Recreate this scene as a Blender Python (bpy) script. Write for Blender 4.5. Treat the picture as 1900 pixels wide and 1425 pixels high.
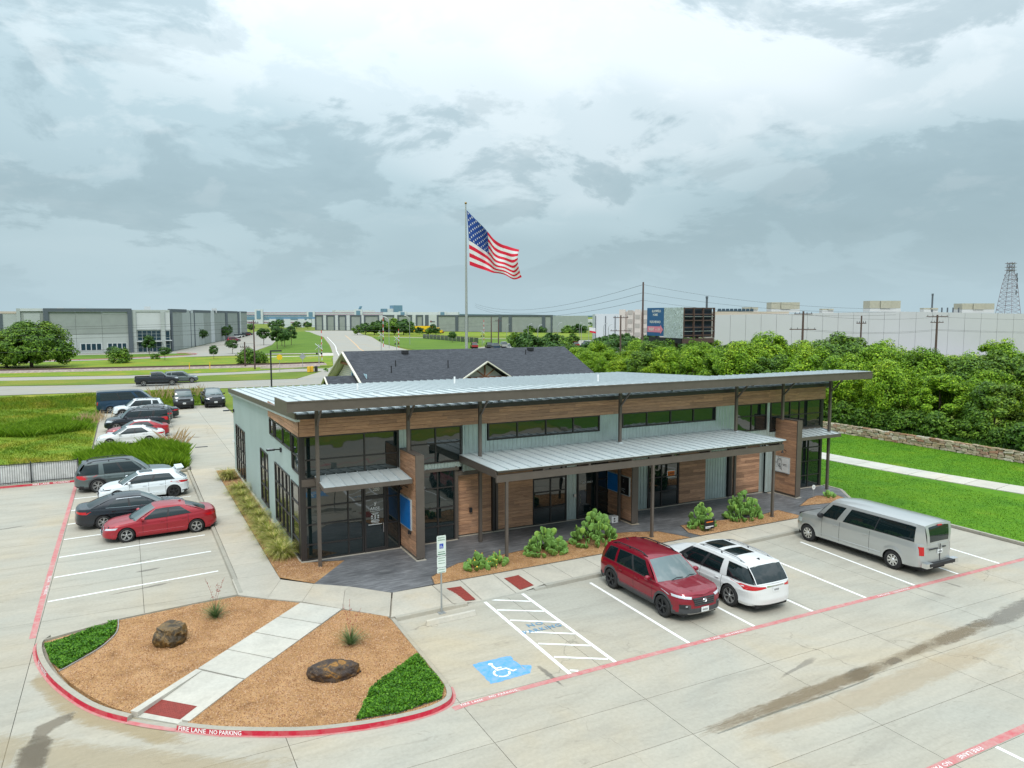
import bpy, math, random
import numpy as np
from mathutils import Vector, Matrix
R = math.radians
rnd = random.Random(7)
nrg = np.random.default_rng(11)
scene = bpy.context.scene
col = scene.collection
for o in list(bpy.data.objects):
    bpy.data.objects.remove(o, do_unlink=True)

# ------------------------------------------------------------------ camera
cam_d = bpy.data.cameras.new('camera')
cam_d.sensor_fit = 'HORIZONTAL'; cam_d.sensor_width = 36.0
cam_d.lens = 36.0 * 1391.5 / 1900.0
cam_d.clip_start = 0.2; cam_d.clip_end = 8000
cam = bpy.data.objects.new('camera', cam_d); col.objects.link(cam)
cam.location = (0, 0, 10.18)
cam.rotation_euler = (R(90 - 5.3), 0, R(-27.28))
scene.camera = cam

# ------------------------------------------------------------------ sky and sun
world = bpy.data.worlds.new('World'); scene.world = world
world.use_nodes = True
wt = world.node_tree; wt.nodes.clear()
def wn(t, **kw):
    n = wt.nodes.new(t)
    for k, v in kw.items(): setattr(n, k, v)
    return n
def wmath(op, a, b=None, c=None, clamp=False):
    n = wn('ShaderNodeMath', operation=op); n.use_clamp = clamp
    for i, v in enumerate((a, b, c)):
        if v is None: continue
        if isinstance(v, (int, float)): n.inputs[i].default_value = v
        else: wt.links.new(v, n.inputs[i])
    return n.outputs[0]
SUN_EL, SUN_AZ = R(50), R(205)          # azimuth measured clockwise from +Y
wout = wn('ShaderNodeOutputWorld')
sky = wn('ShaderNodeTexSky', sky_type='NISHITA'); sky.sun_disc = False
sky.sun_elevation = SUN_EL; sky.sun_rotation = SUN_AZ
sky.air_density = 1.5; sky.dust_density = 3.0
bg_sky = wn('ShaderNodeBackground'); wt.links.new(sky.outputs[0], bg_sky.inputs[0]); bg_sky.inputs[1].default_value = 0.10
tc = wn('ShaderNodeTexCoord')
sep = wn('ShaderNodeSeparateXYZ'); wt.links.new(tc.outputs['Generated'], sep.inputs[0])
zc = wmath('MAXIMUM', sep.outputs[2], 0.0)
den = wmath('ADD', zc, 0.30)
px = wmath('DIVIDE', sep.outputs[0], den); py = wmath('DIVIDE', sep.outputs[1], den)
comb = wn('ShaderNodeCombineXYZ'); wt.links.new(px, comb.inputs[0]); wt.links.new(py, comb.inputs[1])
def wnoise(scale, detail, rough, dist=0.0, off=(0, 0, 0)):
    mp = wn('ShaderNodeMapping'); mp.inputs['Location'].default_value = off
    wt.links.new(comb.outputs[0], mp.inputs[0])
    n = wn('ShaderNodeTexNoise'); n.inputs['Scale'].default_value = scale; n.inputs['Detail'].default_value = detail
    n.inputs['Roughness'].default_value = rough; n.inputs['Distortion'].default_value = dist
    wt.links.new(mp.outputs[0], n.inputs['Vector'])
    return n.outputs[0]
# cloud deck: a smooth broad layer, then ragged darker scud with brighter rims under it
broad = wnoise(0.55, 3, 0.5, 0.4, (15.2, 7.4, 0))
rag = wnoise(2.1, 10, 0.62, 0.35, (2.2, 0.4, 0))
rag2 = wnoise(3.6, 9, 0.6, 0.3, (5, 2, 1))
def wramp(fac, stops, interp='EASE'):
    r = wn('ShaderNodeValToRGB'); wt.links.new(fac, r.inputs[0]); r.color_ramp.interpolation = interp; e = r.color_ramp.elements
    e[0].position, e[0].color = stops[0][0], (*stops[0][1], 1); e[1].position, e[1].color = stops[-1][0], (*stops[-1][1], 1)
    for p_, c_ in stops[1:-1]: k = e.new(p_); k.color = (*c_, 1)
    return r.outputs[0]
def wmix(f_, a_, b_):
    m_ = wn('ShaderNodeMix', data_type='RGBA'); wt.links.new(f_, m_.inputs[0])
    for i_, v_ in ((6, a_), (7, b_)):
        if isinstance(v_, tuple): m_.inputs[i_].default_value = (*v_, 1)
        else: wt.links.new(v_, m_.inputs[i_])
    return m_.outputs[2]
low = wmath('MULTIPLY', wmath('SUBTRACT', 0.29, zc), 0.62)          # the deck thickens toward the horizon
bv = wmath('ADD', broad, low)
deck = wramp(bv, [(0.38, (0.76, 0.85, 0.90)), (0.49, (0.60, 0.715, 0.77)), (0.59, (0.45, 0.59, 0.65)), (0.72, (0.375, 0.51, 0.57))])
m1 = wramp(wmath('ADD', wmath('MULTIPLY', rag, 0.75), wmath('MULTIPLY', broad, 0.25)), [(0.485, (0, 0, 0)), (0.54, (0.75, 0.75, 0.75)), (0.66, (1, 1, 1))])
c1 = wmix(wmath('MULTIPLY', m1, 0.82), deck, (0.31, 0.43, 0.485))
m2 = wramp(rag2, [(0.40, (1, 1, 1)), (0.50, (0, 0, 0))])
rim = wn('ShaderNodeMapRange'); wt.links.new(sep.outputs[2], rim.inputs[0]); rim.inputs[1].default_value = 0.10; rim.inputs[2].default_value = 0.28; rim.inputs[3].default_value = 0.02; rim.inputs[4].default_value = 0.30
clouds = wmix(wmath('MULTIPLY', m2, rim.outputs[0]), c1, (0.86, 0.93, 0.96))
sunv = Vector((math.sin(SUN_AZ) * math.cos(SUN_EL), math.cos(SUN_AZ) * math.cos(SUN_EL), math.sin(SUN_EL)))
dot = wn('ShaderNodeVectorMath', operation='DOT_PRODUCT'); wt.links.new(tc.outputs['Generated'], dot.inputs[0]); dot.inputs[1].default_value = Vector((.17, .86, .46)).normalized()   # a thinner, brighter stretch of cloud
glow = wmath('POWER', wmath('MAXIMUM', dot.outputs['Value'], 0.0), 18.0)
hgt = wmath('POWER', zc, 2.4)
gain = wmath('ADD', wmath('ADD', wmath('MULTIPLY', hgt, 2.1), 0.96), wmath('MULTIPLY', glow, 0.14))
# near the horizon the clouds melt into an even pale blue grey
hz = wn('ShaderNodeMapRange'); wt.links.new(sep.outputs[2], hz.inputs[0])
hz.inputs[1].default_value = 0.0; hz.inputs[2].default_value = 0.11; hz.inputs[3].default_value = 0.8; hz.inputs[4].default_value = 0.0; hz.interpolation_type = 'SMOOTHSTEP'
mixh = wn('ShaderNodeMix', data_type='RGBA'); wt.links.new(hz.outputs[0], mixh.inputs[0])
wt.links.new(clouds, mixh.inputs[6]); mixh.inputs[7].default_value = (0.47, 0.62, 0.69, 1)
mul = wn('ShaderNodeVectorMath', operation='SCALE'); wt.links.new(mixh.outputs[2], mul.inputs[0]); wt.links.new(gain, mul.inputs['Scale'])
bg_cl = wn('ShaderNodeBackground'); wt.links.new(mul.outputs[0], bg_cl.inputs[0]); bg_cl.inputs[1].default_value = 0.92
mixs = wn('ShaderNodeMixShader'); mixs.inputs[0].default_value = 0.93
wt.links.new(bg_sky.outputs[0], mixs.inputs[1]); wt.links.new(bg_cl.outputs[0], mixs.inputs[2])
wt.links.new(mixs.outputs[0], wout.inputs[0])

sun_d = bpy.data.lights.new('sun', 'SUN'); sun_d.energy = 1.5; sun_d.angle = R(18); sun_d.color = (1.0, 0.96, 0.9)
sun = bpy.data.objects.new('sun', sun_d); col.objects.link(sun)
sun.rotation_euler = sunv.to_track_quat('Z', 'Y').to_euler()

vs = scene.view_settings
vs.view_transform = 'Standard'; vs.look = 'None'; vs.exposure = 0.30; vs.gamma = 1.0; vs.use_curve_mapping = False
scene.render.engine = 'CYCLES'
cy = scene.cycles
cy.use_denoising = True
try: cy.denoiser = 'OPENIMAGEDENOISE'
except Exception: pass
cy.max_bounces = 6; cy.diffuse_bounces = 2; cy.glossy_bounces = 3; cy.transmission_bounces = 3; cy.transparent_max_bounces = 4
cy.caustics_reflective = False; cy.caustics_refractive = False
cy.sample_clamp_indirect = 4.0

# ------------------------------------------------------------------ node materials
def new_mat(name):
    m = bpy.data.materials.new(name); m.use_nodes = True
    nt = m.node_tree
    return m, nt, nt.nodes['Principled BSDF']
def N(nt, t, **kw):
    n = nt.nodes.new(t)
    for k, v in kw.items(): setattr(n, k, v)
    return n
def coords(nt, kind='pos', scale=(1, 1, 1)):
    if kind == 'pos':
        s = N(nt, 'ShaderNodeNewGeometry').outputs['Position']
    else:
        s = N(nt, 'ShaderNodeTexCoord').outputs['Object']
    mp = N(nt, 'ShaderNodeMapping'); mp.inputs['Scale'].default_value = scale
    nt.links.new(s, mp.inputs[0])
    return mp.outputs[0]
def noise(nt, scale=5, detail=4, rough=0.55, dist=0.0, kind='pos', stretch=(1, 1, 1)):
    n = N(nt, 'ShaderNodeTexNoise')
    n.inputs['Scale'].default_value = scale; n.inputs['Detail'].default_value = detail
    n.inputs['Roughness'].default_value = rough; n.inputs['Distortion'].default_value = dist
    nt.links.new(coords(nt, kind, stretch), n.inputs['Vector'])
    return n.outputs[0]
def ramp_of(nt, fac, stops, interp='LINEAR'):
    r = N(nt, 'ShaderNodeValToRGB'); nt.links.new(fac, r.inputs[0])
    r.color_ramp.interpolation = interp
    e = r.color_ramp.elements
    e[0].position, e[0].color = stops[0][0], (*stops[0][1], 1)
    e[1].position, e[1].color = stops[-1][0], (*stops[-1][1], 1)
    for p, c in stops[1:-1]:
        k = e.new(p); k.color = (*c, 1)
    return r.outputs[0]
def g3(v): return (v, v, v)
def mixc(nt, fac, a, b, mode='MIX'):
    m = N(nt, 'ShaderNodeMix', data_type='RGBA', blend_type=mode)
    for i, v in ((0, fac), (6, a), (7, b)):
        if isinstance(v, (int, float)): m.inputs[i].default_value = v
        elif isinstance(v, tuple): m.inputs[i].default_value = (*v[:3], 1)
        else: nt.links.new(v, m.inputs[i])
    return m.outputs[2]
def nmath(nt, op, a, b=None, clamp=False):
    n = N(nt, 'ShaderNodeMath', operation=op); n.use_clamp = clamp
    for i, v in enumerate((a, b)):
        if v is None: continue
        if isinstance(v, (int, float)): n.inputs[i].default_value = v
        else: nt.links.new(v, n.inputs[i])
    return n.outputs[0]
def bump(nt, bsdf, h, strength=0.3, dist=0.02):
    b = N(nt, 'ShaderNodeBump'); b.inputs['Strength'].default_value = strength; b.inputs['Distance'].default_value = dist
    nt.links.new(h, b.inputs['Height']); nt.links.new(b.outputs[0], bsdf.inputs['Normal'])
def mat(name, c, rough=0.6, metal=0.0, var=0.12, vs_=3.0, ior=1.45, bmp=0.0, bs=40, kind='pos', coat=0.0, spec=None, emit=None):
    m, nt, b = new_mat(name)
    b.inputs['Roughness'].default_value = rough; b.inputs['Metallic'].default_value = metal; b.inputs['IOR'].default_value = ior
    if coat: b.inputs['Coat Weight'].default_value = coat; b.inputs['Coat Roughness'].default_value = 0.04
    if spec is not None: b.inputs['Specular IOR Level'].default_value = spec
    if var:
        f = noise(nt, vs_, 5, 0.6, 0.2, kind)
        lo = tuple(x * (1 - var) for x in c); hi = tuple(min(1, x * (1 + var)) for x in c)
        nt.links.new(ramp_of(nt, f, [(0.3, lo), (0.7, hi)]), b.inputs['Base Color'])
    else:
        b.inputs['Base Color'].default_value = (*c, 1)
    if bmp: bump(nt, b, noise(nt, bs, 3, 0.6, 0, kind), bmp, 0.01)
    if emit:
        b.inputs['Emission Color'].default_value = (*emit[0], 1); b.inputs['Emission Strength'].default_value = emit[1]
    return m

M = {}
def concrete(name, base, warm=0.5, stain=True, streak=(0.5, 2.2, 1), seed=0.0, dirt=0.42):
    m, nt, b = new_mat(name)
    big = noise(nt, 0.16, 4, 0.6, 0.6)
    st = noise(nt, 0.8, 6, 0.62, 0.5, 'pos', streak)
    fn = noise(nt, 9.0, 6, 0.7)
    sc = noise(nt, 2.2, 5, 0.7, 1.6, 'pos', (0.35, 1.6, 1))
    c0 = ramp_of(nt, st, [(0.28, tuple(x * 0.87 for x in base)), (0.5, base), (0.72, tuple(x * 1.08 for x in base))])
    tint = ramp_of(nt, big, [(0.35, (0.93, 0.98, 1.03)), (0.55, (1, 1, 1)), (0.7, (1.06, 0.99, 0.88))])
    c1 = mixc(nt, 1.0, c0, tint, 'MULTIPLY')
    grain = ramp_of(nt, fn, [(0.3, g3(0.90)), (0.7, g3(1.07))])
    c2 = mixc(nt, 1.0, c1, grain, 'MULTIPLY')
    if stain:
        mask = ramp_of(nt, sc, [(0.60, g3(0)), (0.74, g3(1))])
        c2 = mixc(nt, nmath(nt, 'MULTIPLY', mask, dirt), c2, tuple(x * 0.42 for x in base))
    if stain:
        cv = N(nt, 'ShaderNodeTexVoronoi', feature='DISTANCE_TO_EDGE'); cv.inputs['Scale'].default_value = 0.16
        wob = N(nt, 'ShaderNodeVectorMath', operation='ADD'); wn1 = N(nt, 'ShaderNodeTexNoise'); wn1.inputs['Scale'].default_value = 1.3; wn1.inputs['Detail'].default_value = 5
        nt.links.new(coords(nt), wn1.inputs['Vector']); nt.links.new(coords(nt), wob.inputs[0]); nt.links.new(wn1.outputs[1], wob.inputs[1]); nt.links.new(wob.outputs[0], cv.inputs['Vector'])
        ln = ramp_of(nt, cv.outputs['Distance'], [(0.0, g3(1)), (0.0022, g3(0))]); gate = ramp_of(nt, big, [(0.54, g3(0)), (0.60, g3(1))])
        c2 = mixc(nt, nmath(nt, 'MULTIPLY', nmath(nt, 'MULTIPLY', ln, gate), 0.6), c2, tuple(x * 0.35 for x in base))
        sp = noise(nt, 30, 2, 0.5); c2 = mixc(nt, nmath(nt, 'MULTIPLY', ramp_of(nt, sp, [(0.74, g3(0)), (0.78, g3(1))]), 0.35), c2, tuple(x * 0.4 for x in base))
    rp = N(nt, 'ShaderNodeObjectInfo')
    jit = ramp_of(nt, rp.outputs['Random'], [(0, g3(0.955)), (1, g3(1.03))])
    c3 = mixc(nt, 1.0, c2, jit, 'MULTIPLY')
    nt.links.new(c3, b.inputs['Base Color'])
    b.inputs['Roughness'].default_value = 0.85
    bump(nt, b, fn, 0.15, 0.01)
    return m
M['lot'] = concrete('lot_concrete', (0.395, 0.36, 0.292))
M['walk'] = concrete('walk_concrete', (0.455, 0.41, 0.335), stain=False, streak=(1, 1, 1))
M['walk_new'] = concrete('bright_concrete', (0.52, 0.485, 0.415), stain=False, streak=(1, 1, 1))
M['kerb'] = concrete('kerb_concrete', (0.36, 0.33, 0.27), dirt=0.4)
M['road'] = concrete('road_concrete', (0.33, 0.31, 0.265), streak=(0.2, 1, 1), dirt=0.15)
M['joint'] = mat('joint_dirt', (0.10, 0.09, 0.075), 0.95)

def paint(name, c, wear=0.35, sc=5.0, under=(0.47, 0.445, 0.385)):
    m, nt, b = new_mat(name)
    a = noise(nt, sc, 7, 0.75, 0.4)
    d = noise(nt, 0.7, 3, 0.6)
    f = nmath(nt, 'ADD', nmath(nt, 'MULTIPLY', a, 0.75), nmath(nt, 'MULTIPLY', d, 0.25))
    k = ramp_of(nt, f, [(0.5 - wear * 0.22, g3(0)), (0.5 + wear * 0.3, g3(1))])
    nt.links.new(mixc(nt, nmath(nt, 'MULTIPLY', k, wear), c, under), b.inputs['Base Color'])
    b.inputs['Roughness'].default_value = 0.75
    return m
M['white_paint'] = paint('white_road_paint', (0.86, 0.87, 0.86), 0.25)
M['red_paint'] = paint('red_kerb_paint', (0.46, 0.006, 0.030), 0.12, 3.0)
M['pink_paint'] = paint('faded_red_paint', (0.50, 0.085, 0.10), 0.75, 4.0)
M['dust_paint'] = paint('overspray_paint', (0.62, 0.22, 0.22), 0.95, 2.0)
M['blue_paint'] = paint('blue_road_paint', (0.075, 0.32, 0.64), 0.35)
M['blue_ink'] = paint('blue_stencil_paint', (0.06, 0.23, 0.40), 0.5)
M['tactile'] = mat('brick_red_tactile', (0.23, 0.035, 0.025), 0.7, var=0.2, vs_=12)

m, nt, b = new_mat('granite_gravel'); M['gravel'] = m
v = N(nt, 'ShaderNodeTexVoronoi'); v.inputs['Scale'].default_value = 26; nt.links.new(coords(nt), v.inputs['Vector'])
big = noise(nt, 1.1, 6, 0.65, 0.5); fn = noise(nt, 16, 5, 0.75)
c = ramp_of(nt, big, [(0.30, (0.22, 0.11, 0.04)), (0.42, (0.37, 0.20, 0.08)), (0.55, (0.46, 0.26, 0.112)), (0.72, (0.54, 0.33, 0.165))])
c = mixc(nt, 1.0, c, ramp_of(nt, fn, [(0.28, g3(0.75)), (0.5, g3(1.0)), (0.75, g3(1.2))]), 'MULTIPLY')
c = mixc(nt, 0.55, c, mixc(nt, 1.0, c, ramp_of(nt, v.outputs['Color'], [(0, (0.6, 0.55, 0.5)), (1, (1.35, 1.3, 1.3))]), 'MULTIPLY'))
nt.links.new(c, b.inputs['Base Color']); b.inputs['Roughness'].default_value = 0.95
bump(nt, b, nmath(nt, 'ADD', nmath(nt, 'ADD', v.outputs['Distance'], fn), nmath(nt, 'MULTIPLY', big, 3.0)), 0.8, 0.04)
M['mulch'] = M['gravel']

m, nt, b = new_mat('stamped_dark_concrete'); M['stamped'] = m
st = noise(nt, 1.6, 6, 0.7, 0.4, 'pos', (0.9, 7, 1)); bg_ = noise(nt, 0.7, 4, 0.6)
c = ramp_of(nt, st, [(0.3, (0.07, 0.071, 0.076)), (0.5, (0.125, 0.127, 0.133)), (0.72, (0.25, 0.25, 0.255))])
c = mixc(nt, 1.0, c, ramp_of(nt, bg_, [(0.3, g3(0.75)), (0.7, g3(1.35))]), 'MULTIPLY')
nt.links.new(c, b.inputs['Base Color']); b.inputs['Roughness'].default_value = 0.55
bump(nt, b, st, 0.6, 0.02)

def grass_mat(name, stops, rough=0.6, island=True, scale=0.25, trans=0.25, nstops=None, sheen=False):
    m, nt, b = new_mat(name)
    if island:
        rr = N(nt, 'ShaderNodeNewGeometry').outputs['Random Per Island']
        c = ramp_of(nt, rr, stops)
    else:
        f1 = noise(nt, 6.0, 6, 0.75)
        c = ramp_of(nt, f1, stops)
    if nstops:
        f2 = noise(nt, scale, 5, 0.6, 0.5)
        c = mixc(nt, 1.0, c, ramp_of(nt, f2, nstops), 'MULTIPLY')
    nt.links.new(c, b.inputs['Base Color'])
    b.inputs['Roughness'].default_value = rough
    b.inputs['Specular IOR Level'].default_value = 0.25
    if trans:
        tr = N(nt, 'ShaderNodeBsdfTranslucent'); nt.links.new(c, tr.inputs[0])
        mx = N(nt, 'ShaderNodeMixShader'); mx.inputs[0].default_value = trans
        nt.links.new(b.outputs[0], mx.inputs[1]); nt.links.new(tr.outputs[0], mx.inputs[2])
        nt.links.new(mx.outputs[0], nt.nodes['Material Output'].inputs[0])
    return m
LEAF = [(0.0, (0.06, 0.13, 0.008)), (0.35, (0.155, 0.29, 0.012)), (0.7, (0.26, 0.44, 0.02)), (1.0, (0.44, 0.60, 0.04))]
M['leaf'] = grass_mat('bright_leaf', LEAF, 0.5, trans=0.3, nstops=[(0.3, (0.5, 0.62, 0.8)), (0.5, (0.95, 1, 1)), (0.68, (1.35, 1.15, 1))], scale=0.16)
M['leaf_dark'] = grass_mat('dark_leaf', [(0, (0.02, 0.06, 0.012)), (0.5, (0.045, 0.12, 0.018)), (1, (0.10, 0.20, 0.03))], 0.5, trans=0.2)
M['leaf_mid'] = grass_mat('mid_leaf', [(0, (0.04, 0.09, 0.012)), (0.5, (0.10, 0.20, 0.02)), (1, (0.21, 0.34, 0.03))], 0.5, trans=0.25, nstops=[(0.3, (0.5, 0.62, 0.8)), (0.5, (0.95, 1, 1)), (0.68, (1.35, 1.15, 1))], scale=0.16)
FV = [(0.25, (0.6, 0.85, 0.7)), (0.45, (0.9, 1.0, 0.9)), (0.58, (1.25, 1.05, 1.0)), (0.72, (2.0, 1.15, 2.6))]
M['field_blade'] = grass_mat('tall_grass_blade', [(0, (0.08, 0.14, 0.010)), (0.5, (0.145, 0.225, 0.012)), (1, (0.26, 0.33, 0.03))], 0.6, nstops=FV, scale=0.22)
M['lush_blade'] = grass_mat('lush_grass_blade', [(0, (0.07, 0.15, 0.006)), (0.5, (0.135, 0.26, 0.010)), (1, (0.26, 0.41, 0.03))], 0.5)
M['field'] = grass_mat('field_ground', [(0.3, (0.09, 0.15, 0.010)), (0.5, (0.16, 0.23, 0.014)), (0.7, (0.24, 0.29, 0.025))], 0.9, island=False, trans=0, nstops=FV, scale=0.22)
M['lawn'] = grass_mat('lawn_ground', [(0.3, (0.05, 0.145, 0.003)), (0.5, (0.078, 0.205, 0.004)), (0.7, (0.12, 0.265, 0.006))], 0.9, island=False, trans=0, nstops=[(0.28, (0.62, 0.76, 0.9)), (0.45, (0.95, 0.97, 1)), (0.6, (1.15, 1.05, 1)), (0.72, (1.9, 1.2, 2.5))], scale=0.45)
M['lawn_blade'] = grass_mat('lawn_blade', [(0, (0.055, 0.155, 0.003)), (0.6, (0.078, 0.205, 0.004)), (1, (0.12, 0.265, 0.006))], 0.5, nstops=[(0.28, (0.62, 0.76, 0.9)), (0.45, (0.95, 0.97, 1)), (0.6, (1.15, 1.05, 1)), (0.72, (1.9, 1.2, 2.5))], scale=0.45)
M['verge'] = grass_mat('verge_ground', [(0.3, (0.09, 0.14, 0.010)), (0.5, (0.135, 0.19, 0.014)), (0.7, (0.19, 0.235, 0.03))], 0.9, island=False, trans=0, nstops=[(0.3, (0.7, 0.8, 0.8)), (0.5, (1, 1, 1)), (0.65, (1.5, 1.1, 1.6))], scale=0.1)
M['far_lawn'] = grass_mat('far_lawn_ground', [(0.3, (0.06, 0.125, 0.008)), (0.5, (0.09, 0.17, 0.010)), (0.7, (0.125, 0.205, 0.015))], 0.9, island=False, trans=0, nstops=[(0.3, (0.8, 0.85, 0.9)), (0.6, (1.1, 1.05, 1)), (0.75, (1.5, 1.2, 1.3))], scale=0.08)
M['cover'] = grass_mat('groundcover_leaf', [(0, (0.03, 0.10, 0.006)), (0.5, (0.065, 0.20, 0.01)), (1, (0.16, 0.36, 0.02))], 0.45)
M['feather'] = grass_mat('feathergrass_blade', [(0, (0.10, 0.18, 0.02)), (0.35, (0.30, 0.34, 0.05)), (0.7, (0.52, 0.48, 0.13)), (1, (0.72, 0.62, 0.32))], 0.6)
M['straw'] = mat('dry_seed_head', (0.42, 0.30, 0.16), 0.9)
M['pad'] = mat('cactus_pad', (0.155, 0.30, 0.062), 0.55, var=0.35, vs_=3.5, bmp=0.3, bs=30)
M['pad_y'] = mat('young_cactus_pad', (0.24, 0.40, 0.07), 0.55, var=0.25, vs_=3.5)
M['flower'] = mat('yellow_flower', (0.75, 0.45, 0.04), 0.6)
M['yucca'] = grass_mat('yucca_blade', [(0, (0.07, 0.13, 0.035)), (0.5, (0.14, 0.22, 0.08)), (1, (0.27, 0.34, 0.16))], 0.5)
M['stalk'] = mat('coral_flower_stalk', (0.32, 0.08, 0.065), 0.7)
M['bark'] = mat('bark', (0.12, 0.09, 0.065), 0.9, var=0.3, bmp=0.5)
M['boulder1'] = None

M['brown'] = mat('dark_bronze_metal', (0.105, 0.087, 0.074), 0.42, 0.0, 0.10, 2.0, spec=0.6)
M['frame'] = mat('window_frame_bronze', (0.035, 0.031, 0.030), 0.4, 0.0, 0.1)
M['siding'] = mat('pale_green_siding', (0.38, 0.47, 0.455), 0.5, 0.0, 0.05, 0.6)
M['siding2'] = mat('galvanised_siding', (0.42, 0.50, 0.485), 0.38, 0.35, 0.10, 1.5)
m, nt, b = new_mat('galvanised_roof'); M['roof'] = m
f = noise(nt, 1.5, 6, 0.7, 0.3, 'pos', (3, 0.4, 1)); oi = N(nt, 'ShaderNodeObjectInfo')
c = ramp_of(nt, f, [(0.3, (0.50, 0.565, 0.575)), (0.6, (0.60, 0.655, 0.66)), (0.8, (0.68, 0.72, 0.72))])
c = mixc(nt, 1.0, c, ramp_of(nt, oi.outputs['Random'], [(0, g3(0.97)), (1, g3(1.03))]), 'MULTIPLY')
nt.links.new(c, b.inputs['Base Color']); b.inputs['Metallic'].default_value = 0.25; b.inputs['Roughness'].default_value = 0.42
M['seam'] = mat('roof_seam', (0.50, 0.555, 0.57), 0.45, 0.3, 0.1)

m, nt, b = new_mat('wood_plank'); M['wood'] = m
oi = N(nt, 'ShaderNodeObjectInfo')
tcn = N(nt, 'ShaderNodeNewGeometry').outputs['Position']
va = N(nt, 'ShaderNodeVectorMath', operation='ADD')
sc_ = N(nt, 'ShaderNodeVectorMath', operation='SCALE'); nt.links.new(oi.outputs['Random'], sc_.inputs[0]); sc_.inputs['Scale'].default_value = 37.0
nt.links.new(tcn, va.inputs[0]); nt.links.new(sc_.outputs[0], va.inputs[1])
mp = N(nt, 'ShaderNodeMapping'); mp.inputs['Scale'].default_value = (1.2, 1.2, 22); nt.links.new(va.outputs[0], mp.inputs[0])
gn = N(nt, 'ShaderNodeTexNoise'); gn.inputs['Scale'].default_value = 1.6; gn.inputs['Detail'].default_value = 6; gn.inputs['Roughness'].default_value = 0.7
nt.links.new(mp.outputs[0], gn.inputs['Vector'])
c = ramp_of(nt, gn.outputs[0], [(0.25, (0.19, 0.10, 0.062)), (0.42, (0.35, 0.195, 0.12)), (0.58, (0.50, 0.295, 0.185)), (0.78, (0.66, 0.43, 0.29))])
c = mixc(nt, 1.0, c, ramp_of(nt, oi.outputs['Random'], [(0, (0.86, 0.84, 0.84)), (0.5, (1.06, 1.03, 1.0)), (1, (1.26, 1.20, 1.12))]), 'MULTIPLY')
nt.links.new(c, b.inputs['Base Color']); b.inputs['Roughness'].default_value = 0.6
bump(nt, b, gn.outputs[0], 0.25, 0.01)
M['wood_back'] = mat('cladding_gap', (0.06, 0.035, 0.025), 0.9)

def glass(name, c, rough=0.02, ior=2.1, wave=0.03, ws=1.2):
    m, nt, b = new_mat(name)
    b.inputs['Base Color'].default_value = (*c, 1); b.inputs['Roughness'].default_value = rough; b.inputs['IOR'].default_value = ior
    if wave: bump(nt, b, noise(nt, ws, 1, 0.4), wave, 0.12)
    return m
M['glass'] = glass('dark_tinted_glass', (0.006, 0.014, 0.015), ior=1.85, wave=0.05)
M['autoglass'] = glass('car_window_glass', (0.006, 0.014, 0.016), ior=1.7, wave=0)
M['windshield'] = glass('car_windscreen_glass', (0.05, 0.085, 0.085), ior=2.3, wave=0)
M['fglass'] = glass('far_window_glass', (0.015, 0.04, 0.06), 0.25, 1.4, 0)
M['black'] = mat('black_plastic', (0.022, 0.023, 0.026), 0.55, var=0.15)
M['clad'] = mat('grey_plastic_cladding', (0.055, 0.058, 0.062), 0.6, var=0.1)
M['tyre'] = mat('tyre_rubber', (0.022, 0.022, 0.023), 0.85, var=0.2)
M['chrome'] = mat('chrome', (0.75, 0.76, 0.78), 0.12, 1.0, 0)
M['alloy'] = mat('alloy_rim', (0.50, 0.50, 0.50), 0.3, 0.8, 0.05)
M['rimdark'] = mat('dark_rim', (0.04, 0.042, 0.046), 0.35, 0.5, 0.05)
M['lamp'] = mat('headlight_lens', (0.62, 0.66, 0.70), 0.08, 0.3, 0.15, 20)
M['red_lens'] = mat('red_tail_lens', (0.50, 0.008, 0.012), 0.12, 0, 0.1, 15, coat=0.6)
M['amber'] = mat('amber_lens', (0.6, 0.2, 0.02), 0.15, 0, 0)
M['plate'] = mat('licence_plate', (0.75, 0.77, 0.78), 0.4, 0, 0.2, 25)
M['seamdark'] = mat('door_gap', (0.02, 0.02, 0.022), 0.8, var=0)
M['steel'] = mat('galvanised_steel', (0.42, 0.44, 0.44), 0.45, 0.6, 0.15, 6)
M['white'] = mat('white_enamel', (0.78, 0.79, 0.78), 0.5)
M['whitebox'] = mat('white_box', (0.80, 0.80, 0.79), 0.6)
M['blue_sign'] = mat('blue_sign_face', (0.008, 0.16, 0.50), 0.4, var=0.08)
M['black_sign'] = mat('black_sign_face', (0.01, 0.01, 0.012), 0.3)
M['orange'] = mat('orange_print', (0.85, 0.20, 0.02), 0.5)
def carpaint(name, c, metal=0.3, rough=0.28):
    m, nt, b = new_mat(name)
    b.inputs['Base Color'].default_value = (*c, 1)
    b.inputs['Metallic'].default_value = metal; b.inputs['Roughness'].default_value = rough
    b.inputs['Coat Weight'].default_value = 0.6; b.inputs['Coat Roughness'].default_value = 0.03; b.inputs['Coat IOR'].default_value = 1.55
    return m
M['c_red'] = carpaint('ruby_red_paint', (0.24, 0.003, 0.018))
M['c_red2'] = carpaint('scarlet_paint', (0.34, 0.006, 0.018), 0.15, 0.32)
M['c_white'] = carpaint('white_car_paint', (0.68, 0.69, 0.69), 0.0, 0.32)
M['c_white2'] = carpaint('cool_white_car_paint', (0.72, 0.78, 0.82), 0.0, 0.35)
M['c_silver'] = carpaint('silver_car_paint', (0.50, 0.515, 0.51), 0.55, 0.30)
M['c_black'] = carpaint('black_car_paint', (0.008, 0.012, 0.019), 0.2, 0.25)
M['c_grey'] = carpaint('grey_green_car_paint', (0.10, 0.13, 0.13), 0.35, 0.35)
M['c_blue'] = carpaint('dark_blue_car_paint', (0.012, 0.045, 0.09), 0.3, 0.3)
M['c_char'] = carpaint('charcoal_car_paint', (0.06, 0.065, 0.075), 0.35, 0.35)
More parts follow.
